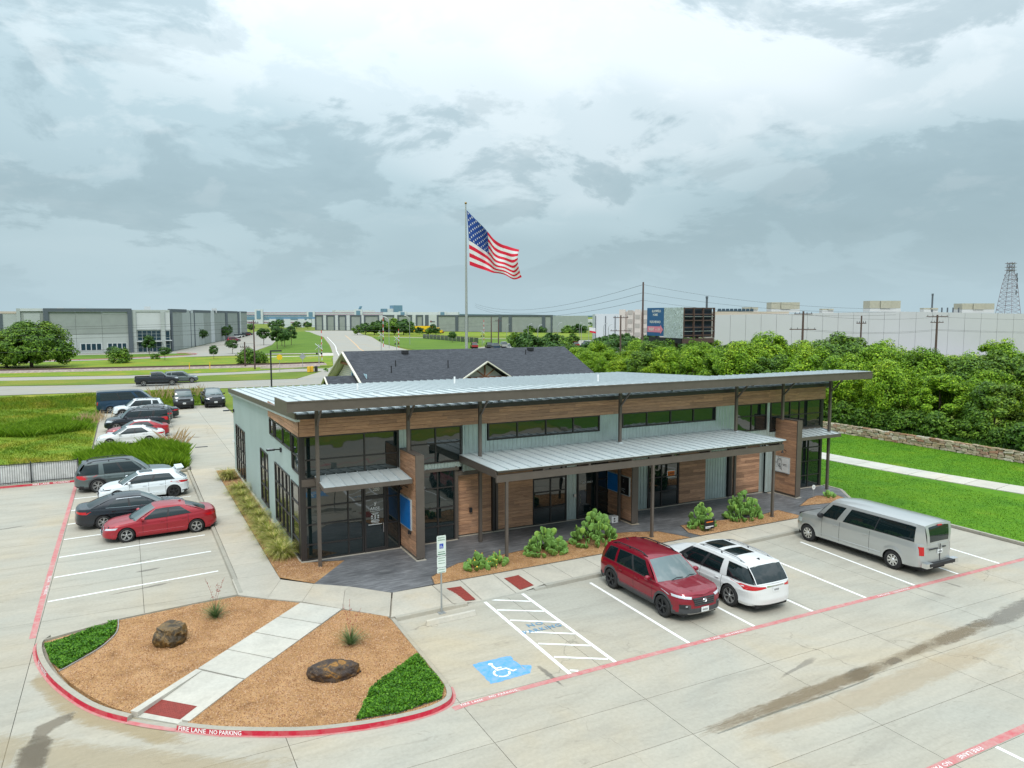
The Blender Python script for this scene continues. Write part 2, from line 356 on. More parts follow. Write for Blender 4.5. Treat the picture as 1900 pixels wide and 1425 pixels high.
M['c_maroon'] = carpaint('maroon_car_paint', (0.20, 0.012, 0.04), 0.2, 0.35)

# ------------------------------------------------------------------ mesh helpers
def wloc(o):
    v = Vector((0, 0, 0))
    while o is not None:
        v += Vector(o.location); o = o.parent
    return v
class MB:
    def __init__(s): s.v = []; s.f = []; s.m = []; s.mats = []
    def mi(s, mat_):
        if mat_ not in s.mats: s.mats.append(mat_)
        return s.mats.index(mat_)
    def add(s, vs_, fs, mat_=None):
        n = len(s.v); s.v.extend([tuple(p) for p in vs_])
        k = s.mi(mat_) if mat_ is not None else 0
        for f_ in fs: s.f.append(tuple(i + n for i in f_)); s.m.append(k)
    def box(s, x0, x1, y0, y1, z0, z1, mat_=None):
        s.add([(x0, y0, z0), (x1, y0, z0), (x1, y1, z0), (x0, y1, z0), (x0, y0, z1), (x1, y0, z1), (x1, y1, z1), (x0, y1, z1)],
              [(3, 2, 1, 0), (4, 5, 6, 7), (0, 1, 5, 4), (1, 2, 6, 5), (2, 3, 7, 6), (3, 0, 4, 7)], mat_)
    def hexa(s, p, mat_=None):      # eight corners: bottom ring then top ring
        s.add(p, [(3, 2, 1, 0), (4, 5, 6, 7), (0, 1, 5, 4), (1, 2, 6, 5), (2, 3, 7, 6), (3, 0, 4, 7)], mat_)
    def prism(s, poly, z0, z1, mat_=None):
        n = len(poly)
        a = sum(poly[i][0] * poly[(i + 1) % n][1] - poly[(i + 1) % n][0] * poly[i][1] for i in range(n))
        if a < 0: poly = poly[::-1]
        s.add([(x, y, z0) for x, y in poly] + [(x, y, z1) for x, y in poly],
              [tuple(range(n - 1, -1, -1)), tuple(range(n, 2 * n))] + [(i, (i + 1) % n, n + (i + 1) % n, n + i) for i in range(n)], mat_)
    def bar(s, p0, p1, w, h=None, mat_=None, up=(0, 0, 1)):
        h = h or w; p0, p1 = Vector(p0), Vector(p1); d = (p1 - p0).normalized(); u = Vector(up)
        if abs(d.dot(u)) > 0.98: u = Vector((0, 1, 0))
        a = d.cross(u).normalized() * w / 2; b_ = a.cross(d).normalized() * h / 2
        q = [p0 - a - b_, p0 + a - b_, p0 + a + b_, p0 - a + b_]; r_ = [x + (p1 - p0) for x in q]
        s.add(q + r_, [(0, 1, 2, 3), (7, 6, 5, 4), (0, 4, 5, 1), (1, 5, 6, 2), (2, 6, 7, 3), (3, 7, 4, 0)], mat_)
    def tube(s, pts, r, n=8, mat_=None, cap=True):
        pts = [Vector(p) for p in pts]
        rs = r if isinstance(r, (list, tuple)) else [r] * len(pts)
        ring = []; pa = None
        for i, p in enumerate(pts):
            d = (pts[min(i + 1, len(pts) - 1)] - pts[max(i - 1, 0)]).normalized()
            if pa is None:
                u = Vector((0, 0, 1)) if abs(d.z) < 0.9 else Vector((1, 0, 0))
                pa = d.cross(u).normalized()
            else:
                pa = (pa - d * pa.dot(d)).normalized()
            b_ = d.cross(pa)
            ring.append([p + (pa * math.cos(2 * math.pi * k / n) + b_ * math.sin(2 * math.pi * k / n)) * rs[i] for k in range(n)])
        vs_ = [q for rg in ring for q in rg]; fs = []
        for i in range(len(pts) - 1):
            for k in range(n):
                fs.append((i * n + k, i * n + (k + 1) % n, (i + 1) * n + (k + 1) % n, (i + 1) * n + k))
        if cap: fs += [tuple(range(n - 1, -1, -1)), tuple(range((len(pts) - 1) * n, len(pts) * n))]
        s.add(vs_, fs, mat_)
    def lathe(s, prof, c, axis='z', n=20, mat_=None):     # prof: (r, h)
        vs_ = []; fs = []
        for r_, h in prof:
            for k in range(n):
                a = 2 * math.pi * k / n
                x, y = r_ * math.cos(a), r_ * math.sin(a)
                p = {'z': (x, y, h), 'y': (x, h, y), 'x': (h, x, y)}[axis]
                vs_.append((c[0] + p[0], c[1] + p[1], c[2] + p[2]))
        for i in range(len(prof) - 1):
            for k in range(n):
                q = (i * n + k, i * n + (k + 1) % n, (i + 1) * n + (k + 1) % n, (i + 1) * n + k)
                fs.append(q if axis != 'y' else q[::-1])
        s.add(vs_, fs, mat_)
    def grid(s, fn, nu, nv, mat_=None, flip=False):
        vs_ = [fn(i / nu, j / nv) for j in range(nv + 1) for i in range(nu + 1)]
        fs = []
        for j in range(nv):
            for i in range(nu):
                a = j * (nu + 1) + i
                q = (a, a + 1, a + nu + 2, a + nu + 1)
                fs.append(q[::-1] if flip else q)
        s.add(vs_, fs, mat_)
    def mesh(s, name, off=(0, 0, 0), smooth=None):
        me = bpy.data.meshes.new(name)
        ox, oy, oz = off
        me.from_pydata([(x - ox, y - oy, z - oz) for x, y, z in s.v], [], s.f)
        for m_ in s.mats: me.materials.append(m_)
        if len(s.mats) > 1: me.polygons.foreach_set('material_index', s.m)
        if smooth is not None:
            me.polygons.foreach_set('use_smooth', [True] * len(me.polygons))
            me.set_sharp_from_angle(angle=R(smooth))
        me.update()
        return me
    def build(s, name, parent=None, kind=None, smooth=None, loc=None):
        off = wloc(parent) if parent is not None else (Vector(loc) if loc is not None else Vector((0, 0, 0)))
        if parent is not None and loc is not None: off = off + Vector(loc)
        o = bpy.data.objects.new(name, s.mesh(name, off, smooth)); col.objects.link(o)
        if parent is not None:
            o.parent = parent
            if loc is not None: o.location = loc
        elif loc is not None: o.location = loc
        if kind: o['kind'] = kind
        return o
def tag(o, label=None, cat=None, group=None, kind=None):
    if label: o['label'] = label
    if cat: o['category'] = cat
    if group: o['group'] = group
    if kind: o['kind'] = kind
    return o
def thing(name, label, cat, loc=(0, 0, 0), group=None, kind=None):
    o = bpy.data.objects.new(name, None); o.empty_display_size = 0.3; col.objects.link(o); o.location = loc
    return tag(o, label, cat, group, kind)
def np_mesh(name, verts, k, mat_, smooth=False):
    # verts: (n*k, 3) array, every k consecutive vertices make one face
    n = len(verts) // k
    me = bpy.data.meshes.new(name)
    me.vertices.add(len(verts)); me.vertices.foreach_set('co', np.ascontiguousarray(verts, dtype=np.float32).ravel())
    me.loops.add(n * k); me.loops.foreach_set('vertex_index', np.arange(n * k, dtype=np.int32))
    me.polygons.add(n); me.polygons.foreach_set('loop_start', np.arange(0, n * k, k, dtype=np.int32))
    try: me.polygons.foreach_set('loop_total', np.full(n, k, dtype=np.int32))
    except Exception: pass
    me.materials.append(mat_); me.update(calc_edges=True)
    return me
def link(name, me, parent=None, loc=(0, 0, 0), rz=0.0, sc=(1, 1, 1)):
    o = bpy.data.objects.new(name, me); col.objects.link(o)
    o.location = loc; o.rotation_euler = (0, 0, rz); o.scale = sc
    if parent is not None: o.parent = parent
    return o
def copy_tree(o, parent=None):
    c_ = o.copy(); col.objects.link(c_)
    if parent is not None: c_.parent = parent
    for ch in list(o.children): copy_tree(ch, c_)
    return c_
_txt = {}
def text_verts(s, bold=0.0, align='CENTER', space=1.0):
    key = (s, bold, align, space)
    if key in _txt: return _txt[key]
    cu = bpy.data.curves.new('txt', 'FONT'); cu.body = s; cu.size = 1.0; cu.align_x = align; cu.align_y = 'BOTTOM_BASELINE' if False else 'CENTER'
    cu.offset = bold; cu.resolution_u = 2; cu.space_character = space
    ob = bpy.data.objects.new('txt', cu); col.objects.link(ob)
    dg = bpy.context.evaluated_depsgraph_get(); dg.update()
    me = bpy.data.meshes.new_from_object(ob.evaluated_get(dg))
    vs_ = [tuple(v.co) for v in me.vertices]; fs = [tuple(p.vertices) for p in me.polygons]
    bpy.data.objects.remove(ob); bpy.data.meshes.remove(me); bpy.data.curves.remove(cu)
    _txt[key] = (vs_, fs)
    return _txt[key]
def text_on(mb, s, origin, ux, uy, size, mat_, bold=0.0, align='CENTER', sx=1.0, space=1.0):
    vs_, fs = text_verts(s, bold, align, space)
    o, ux, uy = Vector(origin), Vector(ux).normalized(), Vector(uy).normalized()
    mb.add([o + ux * (x * size * sx) + uy * (y * size) for x, y, z in vs_], fs, mat_)
def path_sampler(pts):
    P = [Vector((p[0], p[1], 0)) for p in pts]; L = [0.0]
    for a, b_ in zip(P, P[1:]): L.append(L[-1] + (b_ - a).length)
    def f_(s):
        s = max(0, min(L[-1] - 1e-6, s))
        for i in range(len(P) - 1):
            if s <= L[i + 1]:
                t = (s - L[i]) / max(1e-9, L[i + 1] - L[i])
                d = (P[i + 1] - P[i]).normalized()
                return P[i].lerp(P[i + 1], t), d
        return P[-1], (P[-1] - P[-2]).normalized()
    return f_, L[-1]
def smooth_path(pts, n=6):
    out = []
    P = [np.array(p, float) for p in pts]
    for i in range(len(P) - 1):
        p0, p1, p2, p3 = P[max(i - 1, 0)], P[i], P[i + 1], P[min(i + 2, len(P) - 1)]
        for k in range(n):
            t = k / n
            out.append(tuple(0.5 * ((2 * p1) + (-p0 + p2) * t + (2 * p0 - 5 * p1 + 4 * p2 - p3) * t * t + (-p0 + 3 * p1 - 3 * p2 + p3) * t ** 3)))
    out.append(tuple(P[-1]))
    return out
def ribbon(mb, pts, w0, w1, z, mat_):
    # flat strip between lateral offsets w0 and w1 (left of travel positive)
    L = []; Rr = []
    n = len(pts)
    for i, p in enumerate(pts):
        a = Vector(pts[max(i - 1, 0)][:2]); b_ = Vector(pts[min(i + 1, n - 1)][:2]); d = (b_ - a).normalized(); nn = Vector((-d.y, d.x))
        L.append((p[0] + nn.x * w0, p[1] + nn.y * w0, z)); Rr.append((p[0] + nn.x * w1, p[1] + nn.y * w1, z))
    vs_ = L + Rr
    mb.add(vs_, [(i, i + 1, n + i + 1, n + i) for i in range(n - 1)], mat_)
def sweep(mb, pts, prof, mat_, cap=True):
    # prof: list of (lateral, z); mats may be a list per profile segment
    n = len(pts); k = len(prof); vs_ = []
    for i, p in enumerate(pts):
        a = Vector(pts[max(i - 1, 0)][:2]); b_ = Vector(pts[min(i + 1, n - 1)][:2]); d = (b_ - a).normalized(); nn = Vector((-d.y, d.x))
        vs_ += [(p[0] + nn.x * l, p[1] + nn.y * l, z) for l, z in prof]
    base = len(mb.v); mb.v.extend(vs_)
    for j in range(k - 1):
        mm = mb.mi(mat_[j] if isinstance(mat_, (list, tuple)) else mat_)
        for i in range(n - 1):
            mb.f.append((base + i * k + j, base + (i + 1) * k + j, base + (i + 1) * k + j + 1, base + i * k + j + 1)); mb.m.append(mm)
    if cap:
        mm = mb.mi(mat_[0] if isinstance(mat_, (list, tuple)) else mat_)
        mb.f.append(tuple(base + j for j in range(k))); mb.m.append(mm)
        mb.f.append(tuple(base + (n - 1) * k + j for j in range(k - 1, -1, -1))); mb.m.append(mm)
def in_poly(px_, py_, poly):
    inside = np.zeros(len(px_), bool); n = len(poly); j = n - 1
    for i in range(n):
        xi, yi = poly[i]; xj, yj = poly[j]
        c_ = ((yi > py_) != (yj > py_)) & (px_ < (xj - xi) * (py_ - yi) / (yj - yi + 1e-12) + xi)
        inside ^= c_; j = i
    return inside
def scatter(poly, n, seed=0):
    g = np.random.default_rng(seed)
    P = np.array(poly); lo, hi = P.min(0), P.max(0); out = []
    tot = 0
    while tot < n:
        q = g.uniform(lo, hi, (n, 2)); q = q[in_poly(q[:, 0], q[:, 1], poly)]; out.append(q); tot += len(q)
        if len(q) == 0: break
    return np.concatenate(out)[:n]
def blades(pos, h, w, lean=0.35, seed=0, z0=0.0, base_spread=0.0):
    # bent two-segment blades: 4-vertex kite faces
    g = np.random.default_rng(seed); n = len(pos)
    a = g.uniform(0, 2 * np.pi, n); hh = h * g.uniform(0.6, 1.25, n) if np.isscalar(h) else h
    ww = w * g.uniform(0.6, 1.3, n)
    d = np.stack([np.cos(a), np.sin(a)], 1)
    b = g.uniform(0, 2 * np.pi, n); l = lean * hh * g.uniform(0.2, 1.3, n); tip = np.stack([np.cos(b), np.sin(b)], 1) * l[:, None]
    V = np.zeros((n, 4, 3))
    z0 = np.broadcast_to(z0, (n,))
    V[:, 0, :2] = pos - d * ww[:, None] * 0.4; V[:, 0, 2] = z0
    V[:, 1, :2] = pos + d * ww[:, None] * 0.4; V[:, 1, 2] = z0
    V[:, 2, :2] = pos + d * ww[:, None] * 0.5 + tip * 0.45; V[:, 2, 2] = z0 + hh * 0.62
    V[:, 3, :2] = pos + tip; V[:, 3, 2] = z0 + hh
    return V.reshape(-1, 3)
def add_island_soft(*a): pass
# ------------------------------------------------------------------ lettering used further down (made once, early)
for s_, b_ in (('FIRE LANE', .012), ('NO PARKING', .012), ('NO', .02), ('PARKING', .02), ('200', .02), ('ARISE', .02), ('OPEN', .02), ('EXIT ONLY', .01),
               ('RESERVED', .01), ('TOW', .01), ('BLOOMFIELD', .02), ('HOMES', .02), ('WILDFLOWER RANCH', .02), ('RIGHT', .02), ('on', .01), ('114', .02)):
    text_verts(s_, b_)

# ------------------------------------------------------------------ terrain and pavements
def sheet(name, poly, z, mat_, kind='structure', parent=None):
    b = MB(); n = len(poly)
    a = sum(poly[i][0] * poly[(i + 1) % n][1] - poly[(i + 1) % n][0] * poly[i][1] for i in range(n))
    if a < 0: poly = poly[::-1]
    b.add([(x, y, z) for x, y in poly], [tuple(range(n))], mat_)
    return b.build(name, parent, kind)
sheet('terrain', [(-3500, -1200), (3500, -1200), (3500, 5000), (-3500, 5000)], -0.09, M['verge'])

lot = thing('parking_lot', None, None, (10, 20, 0), kind='structure')
base_mb = MB(); base_mb.box(-34, 35.0, 2.6, 52.5, -0.075, -0.030, M['joint']); base_mb.box(3.5, 9.7, 52.5, 90.6, -0.075, -0.03, M['joint']); base_mb.box(-2.6, 3.5, 64.0, 90.6, -0.075, -0.03, M['joint'])
base_mb.build('slab_bed', lot)
slab_cache = {}
def slab(x0, x1, y0, y1, parent, mat_=None, z=0.0, name='slab', gap=0.008, th=0.03):
    w, d = round(x1 - x0, 3), round(y1 - y0, 3); key = (w, d, name, (mat_ or M['lot']).name, th)
    if key not in slab_cache:
        b = MB(); b.box(-w / 2 + gap, w / 2 - gap, -d / 2 + gap, d / 2 - gap, -th, 0, mat_ or M['lot'])
        slab_cache[key] = b.mesh(name)
    L = wloc(parent)
    return link(name, slab_cache[key], parent, ((x0 + x1) / 2 - L.x, (y0 + y1) / 2 - L.y, z - L.z))
YJ = [2.6, 4.6, 6.5, 8.3, 9.75, 11.6, 13.45, 15.33, 17.45, 25.25]
YL = [25.25, 28.6, 31.9, 35.3, 38.7, 42.1, 45.5, 48.9, 52.4]
XJ = [-34, -29.4, -24.8, -20.2, -15.8, -11.4, -7.0, -2.88, 3.05, 7.44, 11.9, 16.35, 20.83, 25.3, 29.8, 34.85]
for i in range(len(XJ) - 1):
    for j in range(len(YJ) - 1): slab(XJ[i], XJ[i + 1], YJ[j], YJ[j + 1], lot)
XL = [-34, -29.4, -24.8, -20.2, -15.8, -11.4, -7.0, -2.88, 0.2, 3.35]
for i in range(len(XL) - 1):
    for j in range(len(YL) - 1): slab(XL[i], XL[i + 1], YL[j], YL[j + 1], lot)
for y0 in (52.4, 57, 61.6, 66.2, 70.8, 75.4, 80, 84.6):
    y1 = y0 + 4.6 if y0 < 84 else 90.4
    slab(3.55, 6.6, y0, y1, lot); slab(6.6, 9.6, y0, y1, lot)
    if y0 > 60: slab(-2.5, 0.5, y0, y1, lot); slab(0.5, 3.55, y0, y1, lot)
slab(3.35, 6.6, 51.3, 52.4, lot)

# fields and lawns (each its own sheet)
sheet('field', [(-90, 52.62), (3.4, 52.62), (3.4, 64.0), (-2.6, 64.0), (-2.6, 90.5), (9.8, 90.5), (9.8, 112.4), (-90, 112.4)], -0.045, M['field'])
sheet('lawn', [(34.95, -10), (120, -10), (120, 28.5), (54.2, 29), (54.2, 64), (34.9, 64), (34.9, 30.2), (36.3, 29.6), (34.98, 27.6)], 0.03, M['lawn'])
sheet('grass_verge', [(9.7, 52.5), (120, 64.5), (120, 109.8), (9.7, 109.8)], -0.05, M['verge'])
sheet('near_grass', [(-60, -60), (80, -60), (80, 2.5), (-60, 2.5)], 0.0, M['field'])

# garden path across the lawn: cast panels laid end to end
pth = thing('garden_path', None, None, (44.5, 36, 0), kind='structure')
cl = smooth_path([(44.3, 64), (44.3, 52), (44.3, 44), (44.25, 38), (44.6, 32), (45.3, 27), (46.3, 22), (47.8, 17), (50, 11), (53, 4)], 3)
for a, b_ in zip(cl, cl[1:]):
    k = Vector((b_[0] - a[0], b_[1] - a[1])).length
    if k < 0.2: continue
    mb = MB(); d = Vector((b_[0] - a[0], b_[1] - a[1])).normalized(); nn = Vector((-d.y, d.x)) * 1.05
    a2 = Vector(a[:2]) + d * 0.02; b2 = Vector(b_[:2]) - d * 0.02
    mb.prism([tuple(a2 - nn), tuple(b2 - nn), tuple(b2 + nn), tuple(a2 + nn)], 0.0, 0.075, M['walk_new'])
    mb.build('path_panel', pth)

# kerbs ---------------------------------------------------------------
TOPZ = 0.12
KP = [(-0.0, 0.0), (0.03, 0.115), (0.055, 0.13), (0.17, 0.13), (0.17, 0.0)]      # lateral to the left of travel
def kerb(name, label, pts, red=False, group=None):
    root = thing(name, label, 'kerb', (pts[0][0], pts[0][1], 0), group)
    b = MB(); sweep(b, pts, KP, M['kerb']); b.build('kerb_stone', root)
    if red:
        b = MB(); sweep(b, pts, [(-0.075, 0.004), (-0.003, 0.005), (0.026, 0.112)], [M['pink_paint'], M['red_paint']], cap=False); b.build('red_paint', root)
    return root
isl = smooth_path([(-2.62, 27.0), (-2.82, 26.45), (-2.70, 25.35), (-2.38, 24.1), (-1.98, 23.0), (-1.42, 21.8), (-0.91, 21.0), (-0.36, 20.37)], 5)
isl2 = smooth_path([(0.72, 19.40), (1.35, 18.9), (2.02, 18.47), (3.41, 17.75), (4.64, 17.38), (5.7, 17.22), (6.5, 17.22), (7.08, 17.40), (7.37, 17.72), (7.52, 18.29), (7.55, 19.2)], 5)
isl3 = [(7.55, 19.2), (7.57, 20.5), (7.60, 22.0), (7.63, 23.2)]
isl_all = smooth_path([(-0.36, 20.37), (0.1, 19.93), (0.72, 19.40)], 5)
kA = kerb('island_kerb', 'curved concrete kerb with bright red face at the left end of the planted island', isl, True)
kB = kerb('island_kerb', 'curved red kerb lettered FIRE LANE NO PARKING along the front of the planted island', isl2[:-5], True)
kC = kerb('island_kerb', 'plain concrete kerb between the planted island and the accessible parking space', isl2[-6:] + isl3[1:])
fs, Ls = path_sampler(isl2)
b = MB()
def kerb_text(mb, s, smp, s0, h, length, zc_=0.056):
    vs_, f_ = text_verts(s, .012)
    xs = [v[0] for v in vs_]; x0, x1 = min(xs), max(xs); ys = [v[1] for v in vs_]; y0, y1 = min(ys), max(ys)
    out = []
    for x, y, z in vs_:
        p, d = smp(s0 + (x - x0) / (x1 - x0) * length); nn = Vector((-d.y, d.x, 0))
        zz = (y - y0) / (y1 - y0) * h + 0.008
        lat = 0.03 * zz / 0.115
        q = p + nn * (lat - 0.010); out.append((q.x, q.y, zz + 0.002))
    mb.add(out, f_, M['white_paint'])
kerb_text(b, 'FIRE LANE', fs, 0.06, 0.095, 0.74)
kerb_text(b, 'NO PARKING', fs, 0.90, 0.095, 0.80)
b.build('painted_lettering', kB)
fs2, Ls2 = path_sampler(isl)
b = MB(); kerb_text(b, 'NO PARKING', fs2, 1.9, 0.095, 1.1); b.build('painted_lettering', kA)
# dropped kerb at the ramp: flush strip with faded paint
rmp = thing('dropped_kerb', 'flush faded pink kerb strip at the foot of the island ramp', 'kerb', (0.1, 19.9, 0))
b = MB(); sweep(b, isl_all, [(-0.075, 0.004), (0.17, 0.012), (0.17, 0.002)], M['kerb'], cap=False); b.build('kerb_stone', rmp)
b = MB(); ribbon(b, isl_all, -0.085, 0.06, 0.014, M['pink_paint']); b.build('red_paint', rmp)

# island body, top at kerb height
island = [(-2.60, 26.45), (-2.4, 25.3), (-2.1, 24.15), (-1.75, 23.15), (-1.2, 22.0), (-0.73, 21.2), (-0.24, 20.5), (0.82, 19.53), (1.45, 19.03), (2.12, 18.62), (3.47, 17.9), (4.66, 17.54), (5.7, 17.38), (6.5, 17.38), (6.98, 17.52), (7.23, 17.82), (7.36, 18.29), (7.4, 20.5), (7.45, 23.2),
          (7.41, 23.52), (6.22, 24.78), (5.04, 26.07), (3.19, 27.70), (1.84, 27.60), (-0.54, 27.26)]
soil = thing('planted_island', None, None, (2, 23, 0), kind='structure')
isl_left = [(-0.28, 20.60), (1.47, 22.36), (5.06, 26.04), (5.04, 26.07), (3.19, 27.70), (1.84, 27.60), (-0.54, 27.26), (-2.60, 26.45), (-2.4, 25.3), (-2.1, 24.15), (-1.75, 23.15), (-1.2, 22.0), (-0.73, 21.2)]
isl_right = [(0.98, 19.44), (1.45, 19.03), (2.12, 18.62), (3.47, 17.9), (4.66, 17.54), (5.7, 17.38), (6.5, 17.38), (6.98, 17.52), (7.23, 17.82), (7.36, 18.29), (7.4, 20.5), (7.45, 23.2), (7.41, 23.52), (6.23, 24.76), (2.57, 21.12)]
for ip in (isl_left, isl_right): b = MB(); b.prism(ip, -0.02, TOPZ - 0.01, M['gravel']); b.build('gravel_bed', soil)
b = MB(); b.prism([(-0.28, 20.60), (0.98, 19.44), (2.57, 21.12), (1.47, 22.36)], -0.02, 0.006, M['kerb']); b.build('ramp_base', soil)
b = MB(); sweep(b, [(3.25, 27.85), (1.84, 27.68), (-0.54, 27.34), (-2.62, 26.6)], [(-0.02, 0.0), (-0.02, 0.125), (-0.06, 0.125), (-0.06, 0.0)], M['kerb']); b.build('edging', soil)
# loose stones that roughen the gravel
def pebbles(name, poly, n, z, seed, s=(0.012, 0.03)):
    pos = scatter(poly, n, seed); g = np.random.default_rng(seed + 5)
    r_ = g.uniform(*s, n); a = g.uniform(0, 6.28, n)
    V = np.zeros((n, 3, 4, 3))
    for k in range(3):      # three faces of a small pyramid, four corners each (tip doubled)
        a0, a1 = a + k * 2.094, a + (k + 1) * 2.094
        V[:, k, 0] = np.stack([pos[:, 0] + np.cos(a0) * r_, pos[:, 1] + np.sin(a0) * r_, np.full(n, z)], 1)
        V[:, k, 1] = np.stack([pos[:, 0] + np.cos(a1) * r_, pos[:, 1] + np.sin(a1) * r_, np.full(n, z)], 1)
        V[:, k, 2] = np.stack([pos[:, 0] + np.cos(a1) * r_ * .25, pos[:, 1] + np.sin(a1) * r_ * .25, z + r_ * 0.8], 1)
        V[:, k, 3] = np.stack([pos[:, 0] + np.cos(a0) * r_ * .25, pos[:, 1] + np.sin(a0) * r_ * .25, z + r_ * 0.8], 1)
    return np_mesh(name, V.reshape(-1, 3), 4, M['pebble'])
M['pebble'] = grass_mat('loose_granite', [(0, (0.22, 0.11, 0.05)), (0.5, (0.42, 0.23, 0.12)), (1, (0.62, 0.43, 0.29))], 0.9, trans=0)
tag(link('gravel_stones', pebbles('gravel_stones', isl_left, 11000, TOPZ - 0.012, 3)), 'loose tan granite gravel on the left half of the planted island', 'gravel', kind='stuff')
tag(link('gravel_stones', pebbles('gravel_stones', isl_right, 13000, TOPZ - 0.012, 4)), 'loose tan granite gravel on the right half of the planted island', 'gravel', kind='stuff')

# concrete footpath across the island
ipath = thing('island_footpath', None, None, (3, 22.5, TOPZ), kind='structure')
A0, A1 = Vector((5.08, 26.02)), Vector((6.22, 24.80)); B0, B1 = Vector((1.45, 22.36)), Vector((2.55, 21.10))
for k in range(4):
    t0, t1 = k / 4 + (0.004 if k else 0), (k + 1) / 4 - 0.004
    mb = MB(); mb.prism([tuple(A0.lerp(B0, t0)), tuple(A1.lerp(B1, t0)), tuple(A1.lerp(B1, t1)), tuple(A0.lerp(B0, t1))], 0.05, TOPZ + 0.012, M['walk_new']); mb.build('footpath_panel', ipath)
C0, C1 = Vector((-0.30, 20.62)), Vector((1.00, 19.42))
mb = MB()
def ramp_pt(u, t):           # u across, t down the ramp
    p = B0.lerp(B1, u).lerp(C0.lerp(C1, u), t); return (p.x, p.y, (TOPZ + 0.012) * (1 - t) + 0.016 * t)
mb.grid(lambda u, v: ramp_pt(0.13 + 0.74 * u, 0.02 + 0.97 * v), 4, 8, M['walk_new'], flip=True)
mb.build('ramp', ipath)
mb = MB()
for u0, u1 in ((0.0, 0.125), (0.875, 1.0)):
    q = [ramp_pt(u0, .02), ramp_pt(u1, .02), ramp_pt(u1, .985), ramp_pt(u0, .985)]
    mb.hexa([(x, y, -0.01) for x, y, z in q] + [(x, y, TOPZ + 0.022) for x, y, z in q], M['walk_new'])
mb.build('ramp_side', ipath)
def tactile(name, label, q, z, normal_z=None):
    root = thing(name, label, 'tactile paving', q[0] + (0,))
    p = [Vector((*c, 0)) for c in q]
    zf = z if callable(z) else (lambda u, v: z)
    mb = MB()
    def P(u, v):
        a = p[0].lerp(p[1], u).lerp(p[3].lerp(p[2], u), v); return (a.x, a.y, zf(u, v))
    mb.grid(P, 1, 4, M['tactile']); mb.build('plate', root)
    mb = MB(); n = 15
    for i in range(n):
        for j in range(int(n * 0.6)):
            c = P((i + .5) / n, (j + .5) / (n * 0.6)); r_ = 0.014
            mb.add([(c[0] - r_, c[1] - r_, c[2] + .001), (c[0] + r_, c[1] - r_, c[2] + .001), (c[0] + r_, c[1] + r_, c[2] + .001), (c[0] - r_, c[1] + r_, c[2] + .001), (c[0], c[1], c[2] + 0.012)],
                   [(0, 1, 4), (1, 2, 4), (2, 3, 4), (3, 0, 4)], M['tactile'])
    o = mb.build('domes', root); o['kind'] = 'stuff'
    return root
def inv_z(u, v): return 0.03 + 0.05 * (1 - v)
tactile('tactile_panel', 'dark red dimpled warning panel on the island ramp', [(0.42, 21.12), (1.27, 20.28), (0.83, 19.84), (-0.01, 20.66)], lambda u, v: 0.058 - 0.030 * v + 0.0)

# front and side footpaths -------------------------------------------------
front = thing('front_footpath', None, None, (17, 24.5, 0), kind='structure')
def kerb_y(x): return 23.2 + (x - 7.63) * 0.0555 if x < 27.5 else 24.30 + (x - 27.5) * 0.05
def bed_y(x): return 25.47 + (x - 8.25) * 0.018
xs = [8.25, 9.8, 10.95, 12.35, 13.6, 14.9, 16.5, 18.1, 19.7, 21.3, 22.9, 24.5, 26.1, 27.7, 29.3, 30.9, 32.5, 34.75]
xs_low = [7.5] + xs[1:]
def z_front(x): return float(np.interp(x, [9.8, 10.6, 12.7, 13.6], [TOPZ, .016, .016, TOPZ]))
def walk_z(x, y):
    y0_, y1_ = kerb_y(x) + .17, bed_y(x); t = max(0, min(1, (y - y0_) / (y1_ - y0_))); return z_front(x) + (TOPZ - z_front(x)) * t
for i in range(len(xs) - 1):
    a, c = xs[i], xs[i + 1]; al = xs_low[i]; g_ = 0.010; mb = MB()
    if 9.7 < a < 13.5:
        mb.grid(lambda u, v: (a + g_ + (c - a - 2 * g_) * u, kerb_y(a + (c - a) * u) + .17 + (bed_y(a + (c - a) * u) - kerb_y(a + (c - a) * u) - .17) * v, walk_z(a + (c - a) * u, kerb_y(a + (c - a) * u) + .17 + (bed_y(a + (c - a) * u) - kerb_y(a + (c - a) * u) - .17) * v)), 6, 6, M['walk'])
    else:
        q = [(al + g_, kerb_y(al) + .17, 0), (c - g_, kerb_y(c) + .17, 0), (c - g_, bed_y(c), 0), (a + g_, bed_y(a), 0)]
        mb.prism([p_[:2] for p_ in q], -.02, TOPZ, M['walk'])
    mb.build('footpath_panel', front)
mb = MB(); mb.add([(7.4, 23.0, -.022), (35, 24.3, -.022), (35, 26.2, -.022), (8, 25.9, -.022)], [(0, 1, 2, 3)], M['joint']); mb.build('slab_bed', front)
fk = [(x, kerb_y(x)) for x in (7.63, 8.6, 9.8)]
kD = kerb('front_kerb', 'concrete kerb beside the accessible space and its signpost', fk)
kE = kerb('front_kerb', 'long concrete kerb in front of the parked red and white cars and silver van', [(x, kerb_y(x)) for x in (13.6, 16, 19, 22, 25, 28, 31, 34.8)])
b = MB(); sweep(b, [(9.8, kerb_y(9.8)), (10.3, kerb_y(10.3))], [(0, 0), (0.03, 0.09), (0.17, 0.10), (0.17, 0)], M['kerb'])
sweep(b, [(10.3, kerb_y(10.3)), (11.9, kerb_y(11.9)), (13.1, kerb_y(13.1))], [(0, 0.0), (0.03, 0.012), (0.17, 0.016), (0.17, 0)], M['kerb'])
sweep(b, [(13.1, kerb_y(13.1)), (13.6, kerb_y(13.6))], [(0, 0), (0.03, 0.07), (0.17, 0.08), (0.17, 0)], M['kerb'])
tag(b.build('dropped_kerb'), 'lowered kerb at the head of the hatched access aisle', 'kerb')
def zr(u, v): return 0.016 + 0.004 + (TOPZ - 0.014) * (1 - v) * 0.62 + .012
